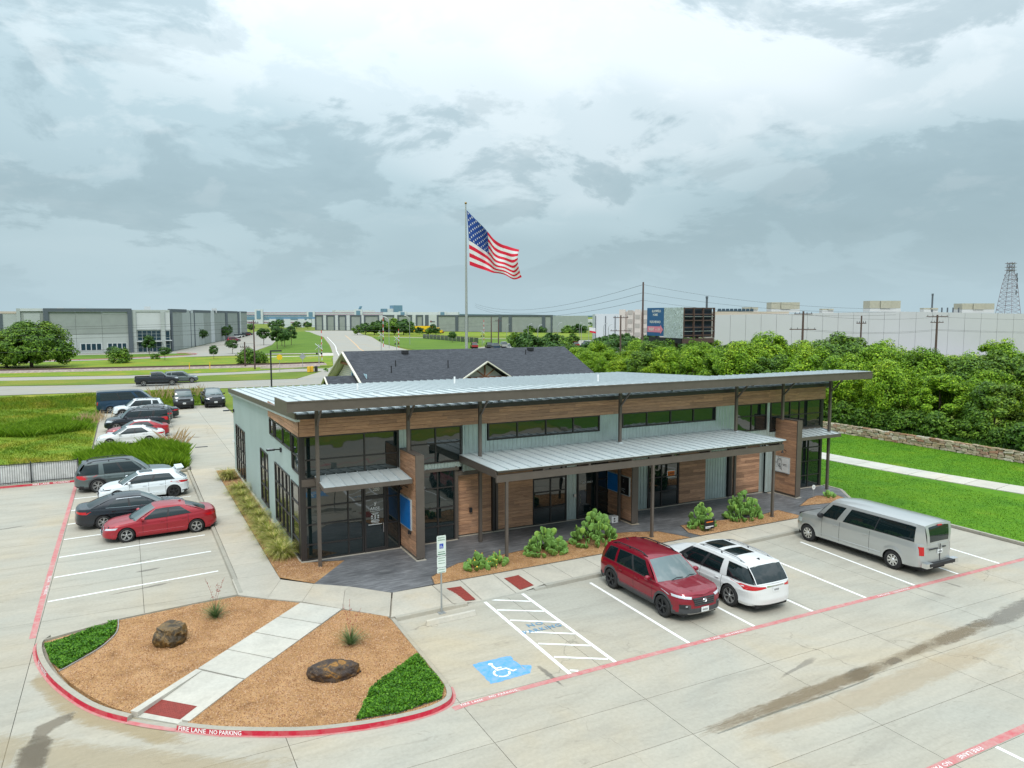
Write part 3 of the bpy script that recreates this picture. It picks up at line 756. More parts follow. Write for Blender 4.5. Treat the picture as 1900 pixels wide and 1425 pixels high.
tactile('tactile_panel', 'brick red warning plate on the footpath nearer the accessible sign', [(10.17, 25.0), (10.72, 24.95), (10.74, 23.65), (10.2, 23.68)], lambda u, v: walk_z(10.45, 25.0 - 1.33 * v) + .012)
tactile('tactile_panel', 'brick red warning plate on the footpath nearer the red car', [(12.55, 25.0), (13.18, 25.02), (13.22, 23.85), (12.6, 23.80)], lambda u, v: walk_z(12.6 + .6 * u, 25.0 - 1.15 * v) + .012)
# corner between front and side footpaths
corner = thing('corner_footpath', None, None, (5, 26.5, 0), kind='structure')
def panel(pts, parent=corner, mat_=None, z=TOPZ):
    mb = MB(); c = Vector((sum(p[0] for p in pts) / len(pts), sum(p[1] for p in pts) / len(pts)))
    q = []
    for p in pts:
        v = Vector(p[:2]) - c; q.append(tuple(c + v * (1 - 0.008 / max(v.length, .1))))
    mb.prism(q, -0.02, z, mat_ or M['walk']); return mb.build('footpath_panel', parent)
panel([(7.47, 23.42), (8.22, 25.48), (7.05, 26.79), (6.78, 26.5), (6.25, 24.83)])
panel([(6.25, 24.83), (6.78, 26.5), (7.05, 26.79), (5.93, 27.68), (5.15, 26.1)])
panel([(5.15, 26.1), (5.93, 27.68), (4.9, 28.74), (4.1, 26.95)])
panel([(4.1, 26.95), (4.9, 28.74), (4.88, 29.6), (3.24, 29.6), (3.24, 27.8)])
side = thing('side_footpath', None, None, (4.1, 40, 0), kind='structure')
ys = [29.6 + 1.62 * k for k in range(15)]
for a, c in zip(ys, ys[1:] ): panel([(3.44, a), (4.88, a), (4.88, c), (3.44, c)], side)
kF = kerb('side_kerb', 'pale kerb beside the left row of parked cars', [(3.22, 52.3), (3.24, 45), (3.25, 36), (3.26, 28.0)], )

# beds along the building
sheet('bed_soil', [(4.9, 29.0), (5.95, 27.75), (7.65, 29.85), (6.05, 30.35), (6.0, 51.3), (4.9, 51.3)], TOPZ - 0.012, M['gravel'])
patio_poly = [(7.65, 29.85), (5.94, 27.72), (8.25, 25.49), (9.8, 25.58), (34.75, 25.95), (34.9, 27.2), (36.3, 28.8), (36.3, 30.5), (33, 30.9), (12.9, 30.9), (6.1, 30.4)]
sheet('patio', patio_poly, TOPZ - 0.006, M['stamped'])
bed1 = [(9.9, 25.52), (10.1, 26.35), (10.6, 26.75), (11.65, 27.36), (13.2, 27.45), (15.6, 27.72), (19.0, 28.05), (20.4, 27.75), (21.7, 27.2), (22.4, 25.76)]
bed2 = [(23.0, 25.78), (22.8, 26.4), (23.25, 27.5), (25.5, 27.35), (27.5, 27.0), (28.6, 27.25), (29.6, 27.45), (29.8, 25.9)]
bed3 = [(31.2, 27.5), (33.2, 27.2), (34.7, 27.0), (35.0, 28.2), (33.9, 28.7), (32.9, 28.4)]
for nm, lab, bp in (('planting_bed', 'gravel bed with three prickly pears between patio and footpath', bed1), ('planting_bed', 'small gravel bed with two dense prickly pears near the silver van', bed2), ('planting_bed', 'small triangular gravel bed at the lawn corner', bed3)):
    root = thing(nm, lab, 'flower bed', (bp[0][0], bp[0][1], TOPZ))
    mb = MB(); mb.prism(bp, TOPZ - 0.02, TOPZ + 0.004, M['mulch']); mb.build('gravel', root)
    mb = MB(); sweep(mb, bp + [bp[0]], [(-0.015, TOPZ - .01), (-0.015, TOPZ + 0.015), (0.02, TOPZ + 0.015), (0.02, TOPZ - .01)], M['brown']); mb.build('edging', root)
bed_side = [(4.95, 29.1), (5.93, 27.9), (7.45, 29.8), (6.05, 30.2), (5.98, 51.0), (4.95, 51.0)]
for k, bp in enumerate((bed1, bed2, bed3, bed_side)):
    tag(link('bed_gravel', pebbles('bed_gravel', bp, (7000, 4500, 1500, 8000)[k], TOPZ - 0.003, 40 + k)), ('loose tan gravel in the bed with three prickly pears', 'loose tan gravel in the bed near the silver van', 'loose gravel in the triangular bed at the lawn corner', 'loose gravel under the feathergrass along the side wall')[k], 'gravel', kind='stuff')
mb = MB(); sweep(mb, [(34.82, 2.6), (34.86, 12), (34.9, 24.5), (34.95, 27.4), (36.35, 29.2), (36.4, 30.4)], [(0, 0), (0, 0.13), (-0.16, 0.13), (-0.16, 0)], M['kerb'])
tag(mb.build('lawn_kerb'), 'pale kerb between the parking lot and the bright lawn', 'kerb')

# painted markings ---------------------------------------------------------
Z4 = 0.004
def stripe(p, q, w=0.11, mat_=None, name='parking_line', label=None, group=None, z=Z4):
    mb = MB(); p, q = Vector(p), Vector(q); d = (q - p).normalized(); nn = Vector((-d.y, d.x)) * w / 2
    k = 10; vs_ = []
    for i in range(k + 1):
        a = p.lerp(q, i / k); j = rnd.uniform(-.004, .004)
        vs_ += [(a.x + nn.x * (1 + j * 8), a.y + nn.y * (1 + j * 8), z), (a.x - nn.x * (1 - j * 8), a.y - nn.y * (1 - j * 8), z)]
    mb.add(vs_, [(2 * i, 2 * i + 1, 2 * i + 3, 2 * i + 2) for i in range(k)], mat_ or M['white_paint'])
    o = mb.build(name)
    return tag(o, label, 'road marking' if label else None, group, None if label else 'structure')
SX = [(15.20, 15.37), (17.94, 18.15), (20.65, 20.88), (23.37, 23.68), (26.10, 26.60), (28.78, 29.2), (31.52, 31.9)]
names_r = ['between the hatched aisle bay and the red car', 'between the red and the white parked cars', 'right of the white car', 'between two empty bays right of the white car', 'left of the silver van', 'right of the silver van', 'at the far right edge of the lot']
for (x0, x1), nm in zip(SX, names_r):
    stripe((x0, 17.47), (x1, 23.3), label='white bay line ' + nm, group='white bay lines in front of the building')
LS = [(-2.83, 30.55, 31.2), (-2.83, 33.32, 34.01), (-2.84, 36.06, 36.72), (-2.84, 38.87, 39.5), (-2.85, 41.67, 42.3), (-2.86, 44.53, 45.1), (-2.87, 47.39, 47.9)]
names_l = ['nearest the planted island', 'second from the planted island', 'just in front of the red sedan', 'between red sedan and black sedan', 'behind the black sedan', 'left of the white hatchback', 'between white hatchback and grey SUV']
for (x, y0, y1), nm in zip(LS, names_l):
    stripe((x, y0), (2.92, y1), label='white bay line ' + nm, group='white bay lines of the left row')
# access aisle hatching
ha = thing('hatched_aisle', 'white diagonal hatching of the access aisle lettered NO PARKING', 'road marking', (11.7, 20.5, 0))
mb = MB()
def st(mb, p, q, w, m_, z=Z4):
    p, q = Vector(p), Vector(q); d = (q - p).normalized(); nn = Vector((-d.y, d.x)) * w / 2
    mb.add([(p.x + nn.x, p.y + nn.y, z), (p.x - nn.x, p.y - nn.y, z), (q.x - nn.x, q.y - nn.y, z), (q.x + nn.x, q.y + nn.y, z)], [(0, 1, 2, 3)], m_)
for p, q, w in (((10.99, 23.65), (10.85, 17.44), .12), ((12.54, 23.5), (12.42, 17.45), .12)):
    m2 = MB(); st(m2, p, q, w, M['white_paint']); m2.build('border_line', ha)
for p, q in (((11.05, 23.60), (12.45, 22.70)), ((11.05, 22.54), (12.43, 21.70)), ((11.04, 21.56), (12.43, 20.66)), ((11.0, 20.56), (12.40, 19.66)), ((11.0, 19.57), (12.38, 18.70)), ((10.98, 18.56), (12.33, 17.70)), ((10.95, 17.62), (11.15, 17.48))):
    m2 = MB(); st(m2, p, q, .10, M['white_paint'], Z4 + .004); m2.build('hatch_bar', ha)
m2 = MB(); text_on(m2, 'NO', (11.62, 20.87, Z4 + .008), (1, 0, 0), (0, 1, 0), 0.34, M['blue_ink'], .02, space=1.3); m2.build('lettering', ha); m2 = MB()
text_on(m2, 'PARKING', (11.66, 20.46, Z4 + .008), (1, 0.0, 0), (0, 1, 0), 0.34, M['blue_ink'], .02, space=1.2, sx=0.86)
m2.build('lettering', ha)
# wheelchair symbol
wc = thing('wheelchair_symbol', 'white wheelchair symbol on a rough blue square in the accessible space', 'road marking', (9.25, 18.6, 0))
mb = MB(); pts = []
for i in range(44):
    t = i / 44 * 4; k = int(t); c = [(8.62, 19.24), (9.80, 19.24), (9.86, 17.99), (8.60, 17.94)]
    p = Vector(c[k]).lerp(Vector(c[(k + 1) % 4]), t - k); pts.append((p.x + rnd.uniform(-.02, .02), p.y + rnd.uniform(-.02, .02)))
pts[11:13] = [(9.86, 19.2), (9.84, 19.0)]; pts.insert(22, (10.08, 18.3)); pts.insert(22, (10.12, 18.42)); pts.insert(22, (9.86, 18.55))
mb.prism(pts, 0.001, Z4, M['blue_paint']); mb.build('blue_ground', wc)
mb = MB(); ZZ = Z4 + .004
def arc(mb, c, r0, r1, a0, a1, n, m_, z):
    vs_ = []
    for i in range(n + 1):
        a = a0 + (a1 - a0) * i / n; vs_ += [(c[0] + r0 * math.cos(a), c[1] + r0 * math.sin(a), z), (c[0] + r1 * math.cos(a), c[1] + r1 * math.sin(a), z)]
    mb.add(vs_, [(2 * i, 2 * i + 1, 2 * i + 3, 2 * i + 2) for i in range(n)], m_)
arc(mb, (9.09, 19.00), 0.0, 0.075, 0, 2 * math.pi, 16, M['white_paint'], ZZ)
st(mb, (9.09, 18.90), (9.11, 18.60), .075, M['white_paint'], ZZ)
st(mb, (9.09, 18.70), (9.30, 18.69), .06, M['white_paint'], ZZ + .001)
st(mb, (9.08, 18.58), (9.37, 18.57), .07, M['white_paint'], ZZ + .001)
st(mb, (9.37, 18.60), (9.50, 18.34), .07, M['white_paint'], ZZ)
st(mb, (9.47, 18.33), (9.62, 18.38), .06, M['white_paint'], ZZ + .001)
arc(mb, (9.15, 18.38), 0.19, 0.255, R(118), R(212), 12, M['white_paint'], ZZ)
arc(mb, (9.15, 18.38), 0.19, 0.255, R(222), R(300), 10, M['white_paint'], ZZ)
arc(mb, (9.15, 18.38), 0.19, 0.255, R(308), R(362), 8, M['white_paint'], ZZ)
mb.build('symbol', wc)
# fire lane lines
def fire_line(name, label, pts, w, texts, flip=False):
    root = thing(name, label, 'road marking', (*pts[0], 0))
    mb = MB(); ribbon(mb, pts, 0, w, Z4, M['pink_paint']); mb.build('red_line', root)
    for s, x, y, sz, ux, uy in texts:
        m2 = MB(); text_on(m2, s, (x, y, Z4 + .004), ux, uy, sz, M['white_paint'], .004, space=1.15); m2.build('lettering', root)
L1 = [(7.15, 17.30), (7.6, 17.36), (9, 17.42), (12, 17.46), (20, 17.46), (34.6, 17.42)]
E1 = ((1, 0, 0), (0, 1, 0))
fire_line('fire_lane_line', 'faded red fire lane line along the bays in front of the building', L1, -0.20,
          [('FIRE LANE', 7.72, 17.27, .125, *E1), ('NO PARKING', 8.66, 17.31, .125, *E1), ('FIRE LANE', 16.05, 17.36, .125, *E1), ('NO PARKING', 17.02, 17.36, .125, *E1), ('FIRE LANE', 24.2, 17.35, .125, *E1), ('NO PARKING', 25.2, 17.35, .125, *E1)])
fire_line('fire_lane_line', 'faded red fire lane line down the left row of bays', [(-2.88, 52.2), (-2.9, 45), (-2.93, 37.7), (-2.93, 31), (-2.90, 27.2)], -0.18,
          [('FIRE LANE', -2.985, 33.2, .15, (0, -1, 0), (1, 0, 0)), ('NO PARKING', -2.985, 31.9, .15, (0, -1, 0), (1, 0, 0))])
E2 = ((-1, 0, 0), (0, -1, 0))
fire_line('fire_lane_line', 'red fire lane line at the bottom right of the lot', [(8, 9.96), (14, 9.96), (20, 10.02), (34.7, 10.1)], -0.22,
          [('FIRE LANE', 17.12, 9.88, .17, *E2), ('NO PARKING', 15.78, 9.86, .17, *E2)])
stripe((17.9, 9.74), (17.95, 5.0), label='white bay line in the bottom right corner of the picture')
stripe((20.7, 9.74), (20.75, 5.0), label='white bay line beyond the bottom right corner')
# water and rust stains with shapes of their own
def stain(name, label, pts, c, a, rough=0.35, z=0.002, seed=0, rag=1.7):
    m_, nt, b = new_mat(name)
    nt.nodes.remove(b)
    d = N(nt, 'ShaderNodeBsdfPrincipled'); d.inputs['Base Color'].default_value = (*c, 1); d.inputs['Roughness'].default_value = rough
    tr = N(nt, 'ShaderNodeBsdfTransparent'); mx = N(nt, 'ShaderNodeMixShader')
    at = N(nt, 'ShaderNodeAttribute'); at.attribute_name = 'edge'
    f = noise(nt, 3.2, 9, 0.78, 0.5, 'pos', (0.55, 1.9, 1)); f2 = nmath(nt, 'ADD', nmath(nt, 'MULTIPLY', at.outputs['Fac'], 1.0), nmath(nt, 'MULTIPLY', nmath(nt, 'SUBTRACT', f, 0.62), rag))
    k = ramp_of(nt, f2, [(0.0, g3(0)), (0.55, g3(1))])
    nt.links.new(nmath(nt, 'MULTIPLY', k, a), mx.inputs[0]); nt.links.new(tr.outputs[0], mx.inputs[1]); nt.links.new(d.outputs[0], mx.inputs[2])
    nt.links.new(mx.outputs[0], nt.nodes['Material Output'].inputs[0])
    # spine points with half widths: rows of five vertices, edge weight falls to zero at the rim
    vs_, w_ = [], []
    n = len(pts)
    for i, (x, y, hw) in enumerate(pts):
        p0 = pts[max(i - 1, 0)]; p1 = pts[min(i + 1, n - 1)]; d_ = Vector((p1[0] - p0[0], p1[1] - p0[1])).normalized(); nn = Vector((-d_.y, d_.x))
        for k_ in range(-3, 4):
            t = k_ / 3; vs_.append((x + nn.x * hw * t, y + nn.y * hw * t, z)); w_.append((1 - abs(t) ** 2) * (0.0 if i in (0, n - 1) else 1.0))
    me = bpy.data.meshes.new(name); me.from_pydata(vs_, [], [(i * 7 + j, i * 7 + j + 1, (i + 1) * 7 + j + 1, (i + 1) * 7 + j) for i in range(n - 1) for j in range(6)])
    at_ = me.attributes.new('edge', 'FLOAT', 'POINT'); at_.data.foreach_set('value', w_)
    me.materials.append(m_); me.update()
    o = bpy.data.objects.new(name, me); col.objects.link(o)
    return tag(o, kind='structure')
stain('rust_stain', '', [(12.2, 13.35, .2), (15, 13.5, .34), (18, 13.66, .36), (20, 13.82, .28), (22, 13.95, .36), (24.5, 14.1, .38), (26, 14.2, .3)], (0.27, 0.20, 0.115), 0.38, .6, .0025, rag=2.4)
stain('rust_stain', '', [(11.5, 13.35, .2), (13, 13.42, .25), (14.3, 13.50, .28), (15.8, 13.55, .34), (17, 13.60, .34), (18, 13.62, .38), (18.8, 13.7, .2), (19.4, 13.8, .1)], (0.27, 0.195, 0.11), 0.42, rag=2.2)
stain('wet_stain', '', [(17.5, 13.6, .1), (17.9, 13.62, .25), (18.4, 13.72, .28), (18.8, 13.8, .1)], (0.19, 0.15, 0.11), 0.5, rag=2.2)
stain('wet_stain', '', [(19.3, 13.72, .1), (19.6, 13.72, .18), (19.95, 13.76, .18), (20.15, 13.78, .1)], (0.15, 0.125, 0.10), 0.8)
stain('wet_stain', '', [(20.2, 13.8, .1), (20.8, 13.85, .16), (21.3, 13.95, .18), (21.9, 14.0, .12)], (0.24, 0.19, 0.13), 0.7)
stain('wet_stain', '', [(21.8, 13.85, .1), (22.3, 13.9, .32), (23.1, 14.0, .4), (23.9, 14.1, .35), (24.5, 14.2, .15)], (0.22, 0.17, 0.115), 0.5, rag=2.2)
stain('puddle', '', [(24.2, 14.3, .1), (24.7, 14.15, .3), (25.6, 14.1, .45), (27.0, 14.3, .5), (29, 14.5, .5), (30, 14.6, .2)], (0.19, 0.165, 0.13), 0.55, 0.15, rag=2.2)
stain('puddle', '', [(-1.5, 21.55, .05), (-1.75, 21.3, .28), (-2.15, 21.0, .33), (-2.25, 20.6, .2), (-2.25, 20.2, .42), (-2.3, 19.6, .42), (-2.35, 18.9, .35), (-2.4, 18.3, .2)], (0.22, 0.18, 0.125), 0.75, 0.3)
stain('rust_stain', '', [(-2.6, 24.6, .1), (-2.5, 23.9, .35), (-2.0, 23.0, .5), (-1.6, 22.0, .6), (-1.0, 21.0, .6), (-.3, 20.2, .5), (.4, 19.2, .4), (1.2, 18.5, .2)], (0.42, 0.31, 0.15), 0.45, 0.8, rag=2.2)
stain('rust_stain', '', [(-3.6, 21.6, .4), (-3.0, 20.4, .9), (-1.8, 19.4, .9), (-.3, 18.4, .8), (1.5, 17.2, .6), (3.5, 16.4, .3)], (0.44, 0.34, 0.19), 0.35, 0.8, rag=2.2)
stain('rust_stain', '', [(12.4, 13.0, .2), (14, 12.8, .5), (17, 12.7, .6), (21, 12.9, .6), (26, 13.2, .4)], (0.52, 0.40, 0.25), 0.30, 0.8)
stain('drain_mark', '', [(3.9, 67.5, .05), (4.6, 67.2, .25), (5.1, 66.9, .2), (5.6, 66.8, .05)], (0.14, 0.11, 0.08), 0.7, 0.8)
for k in range(40):      # tyre and soot smears on the slabs
    x, y = rnd.uniform(-12, 30), rnd.uniform(9, 47)
    if 3.2 < x and y > 23.2: continue
    if -3 < x < 7.8 and y < 28.5: continue
    ln = rnd.uniform(.8, 2.6); a = rnd.uniform(-.25, .25) + (0 if x < 3 else rnd.choice((0, 1.5)))
    pts = [(x + math.cos(a) * ln * t, y + math.sin(a) * ln * t + rnd.uniform(-.05, .05), rnd.uniform(.05, .16)) for t in (0, .25, .5, .75, 1)]
    stain('tyre_smear', '', pts, (0.14, 0.13, 0.12), rnd.uniform(.2, .45), 0.8)
# manhole grate in the drive
b = MB(); b.box(4.45, 5.35, 61.6, 61.95, 0.0, 0.012, M['black']); tag(b.build('drain_grate'), 'small dark drain grate in the rear driveway', 'drain')
# ================================================================== the office building
BX0, BX1, FY_, BACK = 6.06, 36.1, 30.4, 51.2
bld = thing('office_building', 'long low office building with metal canopy roof, wood cladding and dark glass', 'building', (21, 40, 0))
def roof_z(y): return 6.25 - (y - 29.9) * 0.0409
# plain wall core behind every finish
mb = MB()
mb.hexa([(BX0 + .12, FY_ + .42, 0), (BX1 - .1, FY_ + .42, 0), (BX1 - .1, BACK - .1, 0), (BX0 + .12, BACK - .1, 0),
         (BX0 + .12, FY_ + .42, 5.95), (BX1 - .1, FY_ + .42, 5.95), (BX1 - .1, BACK - .1, 5.15), (BX0 + .12, BACK - .1, 5.15)], M['black'])
mb.build('inner_wall', bld)
# ribbed siding: profile across the wall, open rectangle holes are simply not built
def siding(x0, x1, z0, z1, y, mat_=None, period=0.20, depth=0.028, axis='x', parent=bld, ztop=None, side=-1):
    mb = MB(); n = max(1, int(round((x1 - x0) / period))); p = (x1 - x0) / n; prof = []
    for i in range(n):
        a = x0 + i * p; prof += [(a, 0), (a + p * .55, 0), (a + p * .68, depth), (a + p * .87, depth)]
    prof.append((x1, 0)); m_ = mat_ or M['siding2']; vs_ = []
    for (a, d) in prof:
        zt = ztop(a) if ztop else z1
        if axis == 'x': vs_ += [(a, y + side * d, z0), (a, y + side * d, zt)]
        else: vs_ += [(y + side * d, a, z0), (y + side * d, a, zt)]
    fs_ = [(2 * i, 2 * i + 1, 2 * i + 3, 2 * i + 2) if axis == 'y' else (2 * i, 2 * i + 2, 2 * i + 3, 2 * i + 1) for i in range(len(prof) - 1)]
    mb.add(vs_, fs_, m_)
    return mb.build('metal_siding', parent)
# --- windows -------------------------------------------------------------
def window(x0, x1, z0, z1, y, vm=(), hm=(), axis='x', name='window', fw=0.055, proud=0.05, parent=bld, skipframe=False, mw=None):
    # the frame is one part, each pane a sub-part; panes sit 4 cm back
    fr = MB(); mw = mw or fw
    def bx(mb, a0, a1, b0, b1, d0, d1, m_):
        if axis == 'x': mb.box(a0, a1, y - d1, y - d0, b0, b1, m_)
        else: mb.box(y - d1, y - d0, a0, a1, b0, b1, m_)
    bx(fr, x0, x0 + fw, z0, z1, -.03, proud, M['frame']); bx(fr, x1 - fw, x1, z0, z1, -.03, proud, M['frame'])
    bx(fr, x0 + fw, x1 - fw, z0, z0 + fw, -.03, proud - .002, M['frame']); bx(fr, x0 + fw, x1 - fw, z1 - fw, z1, -.03, proud - .002, M['frame'])
    for v in vm: bx(fr, v - mw / 2, v + mw / 2, z0 + fw, z1 - fw, -.02, proud - .006, M['frame'])
    vs_ = [x0] + list(vm) + [x1]; hs = [z0] + list(hm) + [z1]
    for h in hm:
        for a, c in zip(vs_, vs_[1:]): bx(fr, a + (fw if a == x0 else mw / 2), c - (fw if c == x1 else mw / 2), h - mw / 2, h + mw / 2, -.02, proud - .012, M['frame'])
    fo = fr.build(name, parent)
    for i, (a, c) in enumerate(zip(vs_, vs_[1:])):
        for j, (e, f_) in enumerate(zip(hs, hs[1:])):
            pn = MB(); t = rnd.uniform(-.004, .004); u_ = rnd.uniform(-.004, .004)
            a_, c_, e_, f2 = a + .02, c - .02, e + .02, f_ - .02
            if axis == 'x': pn.add([(a_, y + t, e_), (c_, y - t, e_), (c_, y - t + u_, f2), (a_, y + t + u_, f2)], [(0, 1, 2, 3)], M['glass'])
            else: pn.add([(y + t, c_, e_), (y - t, a_, e_), (y - t + u_, a_, f2), (y + t + u_, c_, f2)], [(0, 1, 2, 3)], M['glass'])
            pn.build('pane', fo)
    return fo
Y0 = FY_
window(6.20, 10.20, 3.52, 5.28, Y0, (8.72,), (4.30,))
window(6.20, 8.62, 0.14, 3.22, Y0, (7.98,), (0.80, 1.62, 2.36))
window(9.62, 10.20, 0.14, 3.22, Y0, (), (1.30, 2.45))
window(10.72, 13.13, 3.67, 5.28, Y0, (11.90,), (4.55,))
window(10.75, 12.80, 0.14, 3.40, Y0, (11.98,), (0.84, 1.66, 2.56))
window(14.44, 20.49, 4.50, 5.28, Y0, (15.95, 17.47, 18.98), ())
window(21.84, 27.92, 4.55, 5.28, Y0, (23.36, 24.88, 26.40), ())
window(29.43, 31.66, 3.78, 5.28, Y0, (30.50,), (4.60,))
window(31.95, 35.98, 3.68, 5.28, Y0, (33.45, 34.2), (4.48,))
window(32.75, 36.02, 0.14, 3.08, Y0, (35.05,), (0.85, 1.68, 2.48))
Y1 = 30.72
window(16.95, 18.82, 0.14, 2.95, Y1, (17.92,), (0.92, 1.70, 2.35))
window(23.75, 25.75, 0.14, 2.95, Y1, (24.62,), (0.95, 1.72, 2.4))
# glazed doors
def door(x0, x1, z1, y, name='glass_door', handle=1, transom=None, parent=bld):
    f = MB(); w = .075
    f.box(x0, x0 + w, y - .07, y + .03, .13, z1, M['frame']); f.box(x1 - w, x1, y - .07, y + .03, .13, z1, M['frame'])
    f.box(x0 + w, x1 - w, y - .068, y + .03, z1 - w, z1, M['frame']); f.box(x0 + w, x1 - w, y - .066, y + .03, .13, .30, M['frame'])
    if transom: f.box(x0 + w, x1 - w, y - .066, y + .03, transom - .09, transom + .05, M['frame'])
    d = f.build(name, parent)
    p = MB(); p.add([(x0 + w, y + .002, .30), (x1 - w, y, .30), (x1 - w, y, (transom - .09) if transom else z1 - w), (x0 + w, y + .002, (transom - .09) if transom else z1 - w)], [(0, 1, 2, 3)], M['glass']); p.build('pane', d)
    if transom: p = MB(); p.add([(x0 + w, y, transom + .05), (x1 - w, y, transom + .05), (x1 - w, y + .003, z1 - w), (x0 + w, y + .003, z1 - w)], [(0, 1, 2, 3)], M['glass']); p.build('pane', d)
    hx = x1 - w - .06 if handle > 0 else x0 + w + .06
    h = MB(); h.tube([(hx, y - .12, 0.95), (hx, y - .12, 1.35)], .014, 8, M['chrome']); h.bar((hx, y - .12, .98), (hx, y, .98), .02, .02, M['chrome']); h.bar((hx, y - .12, 1.32), (hx, y, 1.32), .02, .02, M['chrome']); h.build('handle', d)
    return d
d1 = door(8.64, 9.60, 3.22, Y0, handle=1, transom=2.50)
mb = MB()       # lettering on the entrance door
tx = lambda s, x, z, sz, m_=M['white'], bold=.02, y=Y0 - .012: text_on(mb, s, (x, y, z), (1, 0, 0), (0, 0, 1), sz, m_, bold)
tx('200', 9.19, 2.80, .19); tx('ARISE', 9.13, 1.98, .17)
mb.box(8.92, 9.34, Y0 - .013, Y0 - .010, 1.87, 1.885, M['white'])
mb.add([(9.10, Y0 - .012, 2.10), (9.15, Y0 - .012, 2.10), (9.18, Y0 - .012, 2.20), (9.20, Y0 - .012, 2.28), (9.14, Y0 - .012, 2.22), (9.09, Y0 - .012, 2.27), (9.12, Y0 - .012, 2.17)], [(0, 1, 2, 3, 4, 5, 6)], M['white'])
for k, (w_, z_, h_) in enumerate(((.16, 1.79, .02), (.11, 1.74, .03), (.17, 1.66, .07), (.17, 1.57, .06), (.17, 1.49, .03), (.19, 1.43, .035), (.15, 1.37, .02), (.30, 1.30, .035))):
    g_ = 3 if h_ > .05 else 1
    for q in range(g_ * 2 - 1 if g_ > 1 else 1):
        x0 = 9.13 - w_; ww = 2 * w_ / (g_ * 2 - 1) if g_ > 1 else 2 * w_
        if q % 2 == 0: mb.box(x0 + q * ww, x0 + (q + 1) * ww, Y0 - .013, Y0 - .010, z_ - h_ / 2, z_ + h_ / 2, M['white'])
mb.build('door_lettering', d1)
d2 = door(19.42, 20.60, 2.98, Y1, handle=-1)
mb = MB(); text_on(mb, 'EXIT ONLY', (20.02, Y1 - .012, 1.92), (1, 0, 0), (0, 0, 1), .13, M['white'], .01); mb.build('door_lettering', d2)
window(20.60, 21.35, 0.14, 2.98, Y1, (), (1.35, 2.0))
window(21.66, 22.75, 0.14, 2.98, Y1, (), ())
# open sign in the right hand window
osn = thing('open_sign', 'small orange OPEN sign hung inside the dark window', 'sign', (25.25, Y1 - .03, 1.85))
mb = MB(); mb.box(24.98, 25.52, Y1 - .028, Y1 - .012, 1.66, 2.02, M['white']); mb.box(25.02, 25.48, Y1 - .034, Y1 - .0285, 1.70, 1.98, M['orange']); mb.build('board', osn)
mb = MB(); text_on(mb, 'OPEN', (25.25, Y1 - .038, 1.84), (1, 0, 0), (0, 0, 1), .17, M['black_sign'], .02); mb.build('lettering', osn)
# --- sidings of the front ------------------------------------------------
siding(10.24, 10.70, 3.0, 5.30, Y0); siding(13.16, 14.40, 3.2, 5.30, Y0); siding(14.40, 20.53, 3.2, 4.48, Y0); siding(20.53, 21.80, 3.2, 5.30, Y0)
siding(21.80, 27.96, 3.2, 4.53, Y0); siding(27.96, 29.40, 3.2, 5.30, Y0); siding(29.40, 31.70, 3.2, 3.76, Y0); siding(31.69, 31.92, 0.2, 5.30, Y0)
siding(18.84, 19.40, .16, 3.0, Y1); siding(22.80, 23.72, .16, 3.0, Y1); siding(27.62, 29.12, .16, 3.0, Y1); siding(31.55, 31.90, .16, 3.0, Y1)
siding(10.66, 13.14, 3.42, 3.66, Y0, period=.16); siding(31.92, 32.7, .2, 3.6, Y0)
mb = MB(); mb.box(6.1, 10.26, Y0 - .045, Y0 + .3, 3.225, 3.515, M['brown']); mb.box(12.96, 31.9, Y0 + .02, Y0 + .4, 3.0, 3.2, M['brown']); mb.box(32.7, 36.05, Y0 - .04, Y0 + .3, 3.09, 3.67, M['brown'])
mb.box(12.80, 12.97, Y0 - .02, Y0 + .4, .13, 3.45, M['brown']); mb.box(10.6, 12.97, Y0 - .10, Y0 - .03, 3.30, 3.42, M['brown']); mb.box(6.02, 6.20, Y0 - .03, Y0 + .14, .13, 5.3, M['frame']); mb.box(35.99, 36.14, Y0 - .06, Y0 + .2, .13, 5.3, M['frame'])
mb.build('trim', bld)
mb = MB(); mb.box(6.0, 12.9, Y0 - .09, Y0 + .1, 0.0, .145, M['walk']); mb.box(12.9, 31.9, Y1 - .07, Y1 + .1, 0.0, .145, M['walk']); mb.box(31.9, 36.2, Y0 - .09, Y0 + .1, 0.0, .145, M['walk']); mb.box(5.97, 6.1, Y0 + .1, BACK, 0.0, .16, M['walk'])
mb.build('foundation', bld)
# --- downspouts -----------------------------------------------------------
for x in (14.93, 29.32):
    mb = MB(); mb.box(x - .17, x - .03, Y1 - .16, Y1 - .02, .2, 3.25, M['frame']); mb.box(x + .03, x + .13, Y1 - .12, Y1 - .02, .2, 3.25, M['brown']); mb.build('downspout', bld)
mb = MB(); mb.box(13.17, 13.25, Y0 - .10, Y0 - .02, 3.2, 5.3, M['siding2']); mb.build('downspout', bld)
